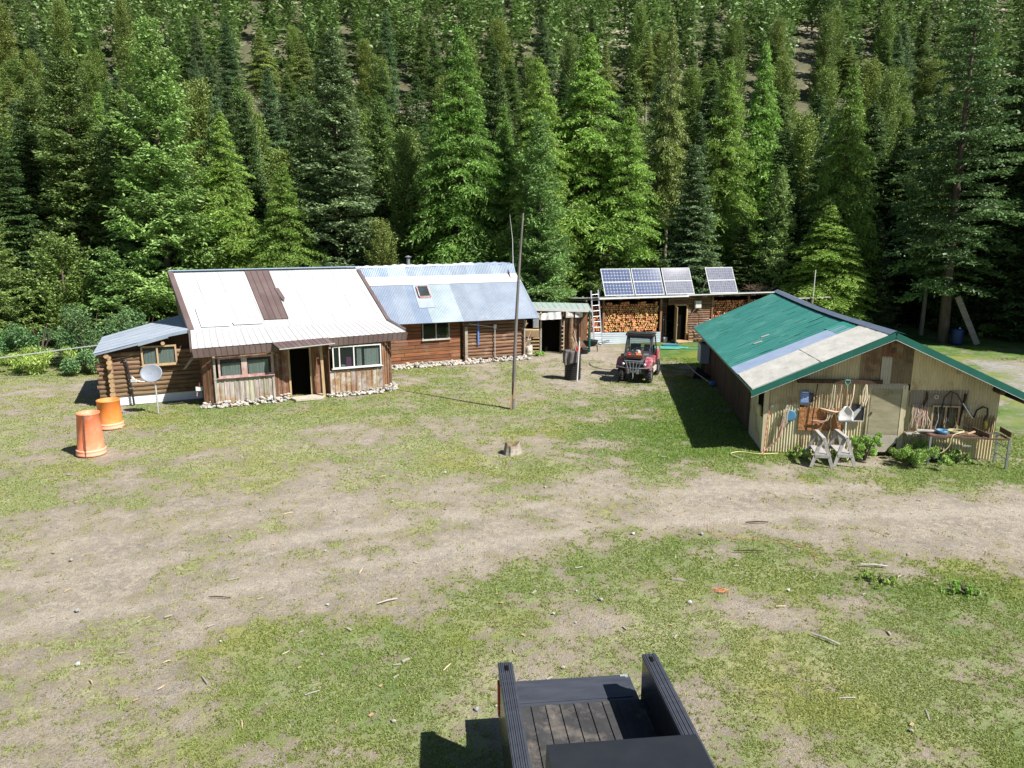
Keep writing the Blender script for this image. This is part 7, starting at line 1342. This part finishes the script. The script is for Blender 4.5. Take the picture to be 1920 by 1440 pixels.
for i in range(5): a = MB(); rock(a, (0, 0, .02), .055, rr); RM.append(mesh_from('stone', a.v, a.f, M['stone'], a.m, a.t))
def scatter(ms, n, name, label, cat, group, ymax, seed, sc_=(.7, 1.5)):
    r = random.Random(seed); k = 0
    while k < n:
        Y_ = 8.2 * (ymax / 8.2) ** r.random(); X_ = r.uniform(-.7 * Y_, .7 * Y_)
        a = R(25); U_ = (X_ - hx) * math.cos(a) + (Y_ - hy) * math.sin(a); V_ = -(X_ - hx) * math.sin(a) + (Y_ - hy) * math.cos(a)
        if (V_ > -.8 and U_ > -4) or (X_ > 6.9 and Y_ > 19 and X_ < 15): continue
        o = link(name, ms[r.randrange(5)], None, (X_, Y_, -.005), (0, 0, r.uniform(0, 6.3))); q = r.uniform(*sc_); o.scale = (q, q, q); tag(o, label, cat, group); k += 1
scatter(SM, 60, 'stick', 'short weathered stick lying on the yard', 'stick', 'sticks scattered over the yard', 27, 1, (.3, .7))
scatter(CM, 90, 'wood_chip', 'pale wood chip lying on the yard', 'wood chip', 'wood chips scattered over the yard', 27, 2, (.4, .85))
scatter(RM, 60, 'stone', 'small grey stone lying on the yard', 'stone', 'stones scattered over the yard', 30, 3, (.35, .9))
for x_, y_, L_, an, th, lb in ((-2.15, 11.55, .36, 30, .03, 'pale chip of board at the lower edge of the dirt track'), (4.72, 13.55, .6, 0, .03, 'dark stick lying where the grass meets the track'), (5.35, 15.0, .5, 3, .035, 'thick dark stick beside the green patch, upper'), (6.9, 12.9, .5, -8, .04, 'long white stick on the grass at the lower right'), (4.9, 10.35, .45, -45, .035, 'slanting grey stick near the bottom right'), (-5.1, 11.7, .4, -5, .02, 'thin dark stick lying on the dirt at the lower left')):
    a = MB(); a.tube([(-L_ / 2, 0, th * .8), (0, .01, th), (L_ / 2, 0, th * .7)], [th * .4, th * .5, th * .35], 6); o = a.build('stick', M['greywood' if 'pale' in lb or 'white' in lb or 'grey' in lb else 'darkwood'], None, loc=(x_, y_, 0), rot=(0, 0, R(an))); tag(o, lb, 'stick')
hose('orange_twine', 'tangle of orange baling twine on the dirt at the lower right', [(3.62 + .09 * math.cos(i * 2.1) + .01 * i, 11.95 + .08 * math.sin(i * 1.7), .015) for i in range(16)] + [(3.8, 11.75, .01)], .003, 'salmon', 'twine')
hose('orange_string', 'long orange string lying across the dirt track', [(4.3, 15.0, .01), (4.25, 14.4, .01), (5.0, 14.15, .01), (5.7, 13.9, .01), (5.95, 13.6, .01), (5.9, 13.1, .01)], .0035, 'salmon', 'string')
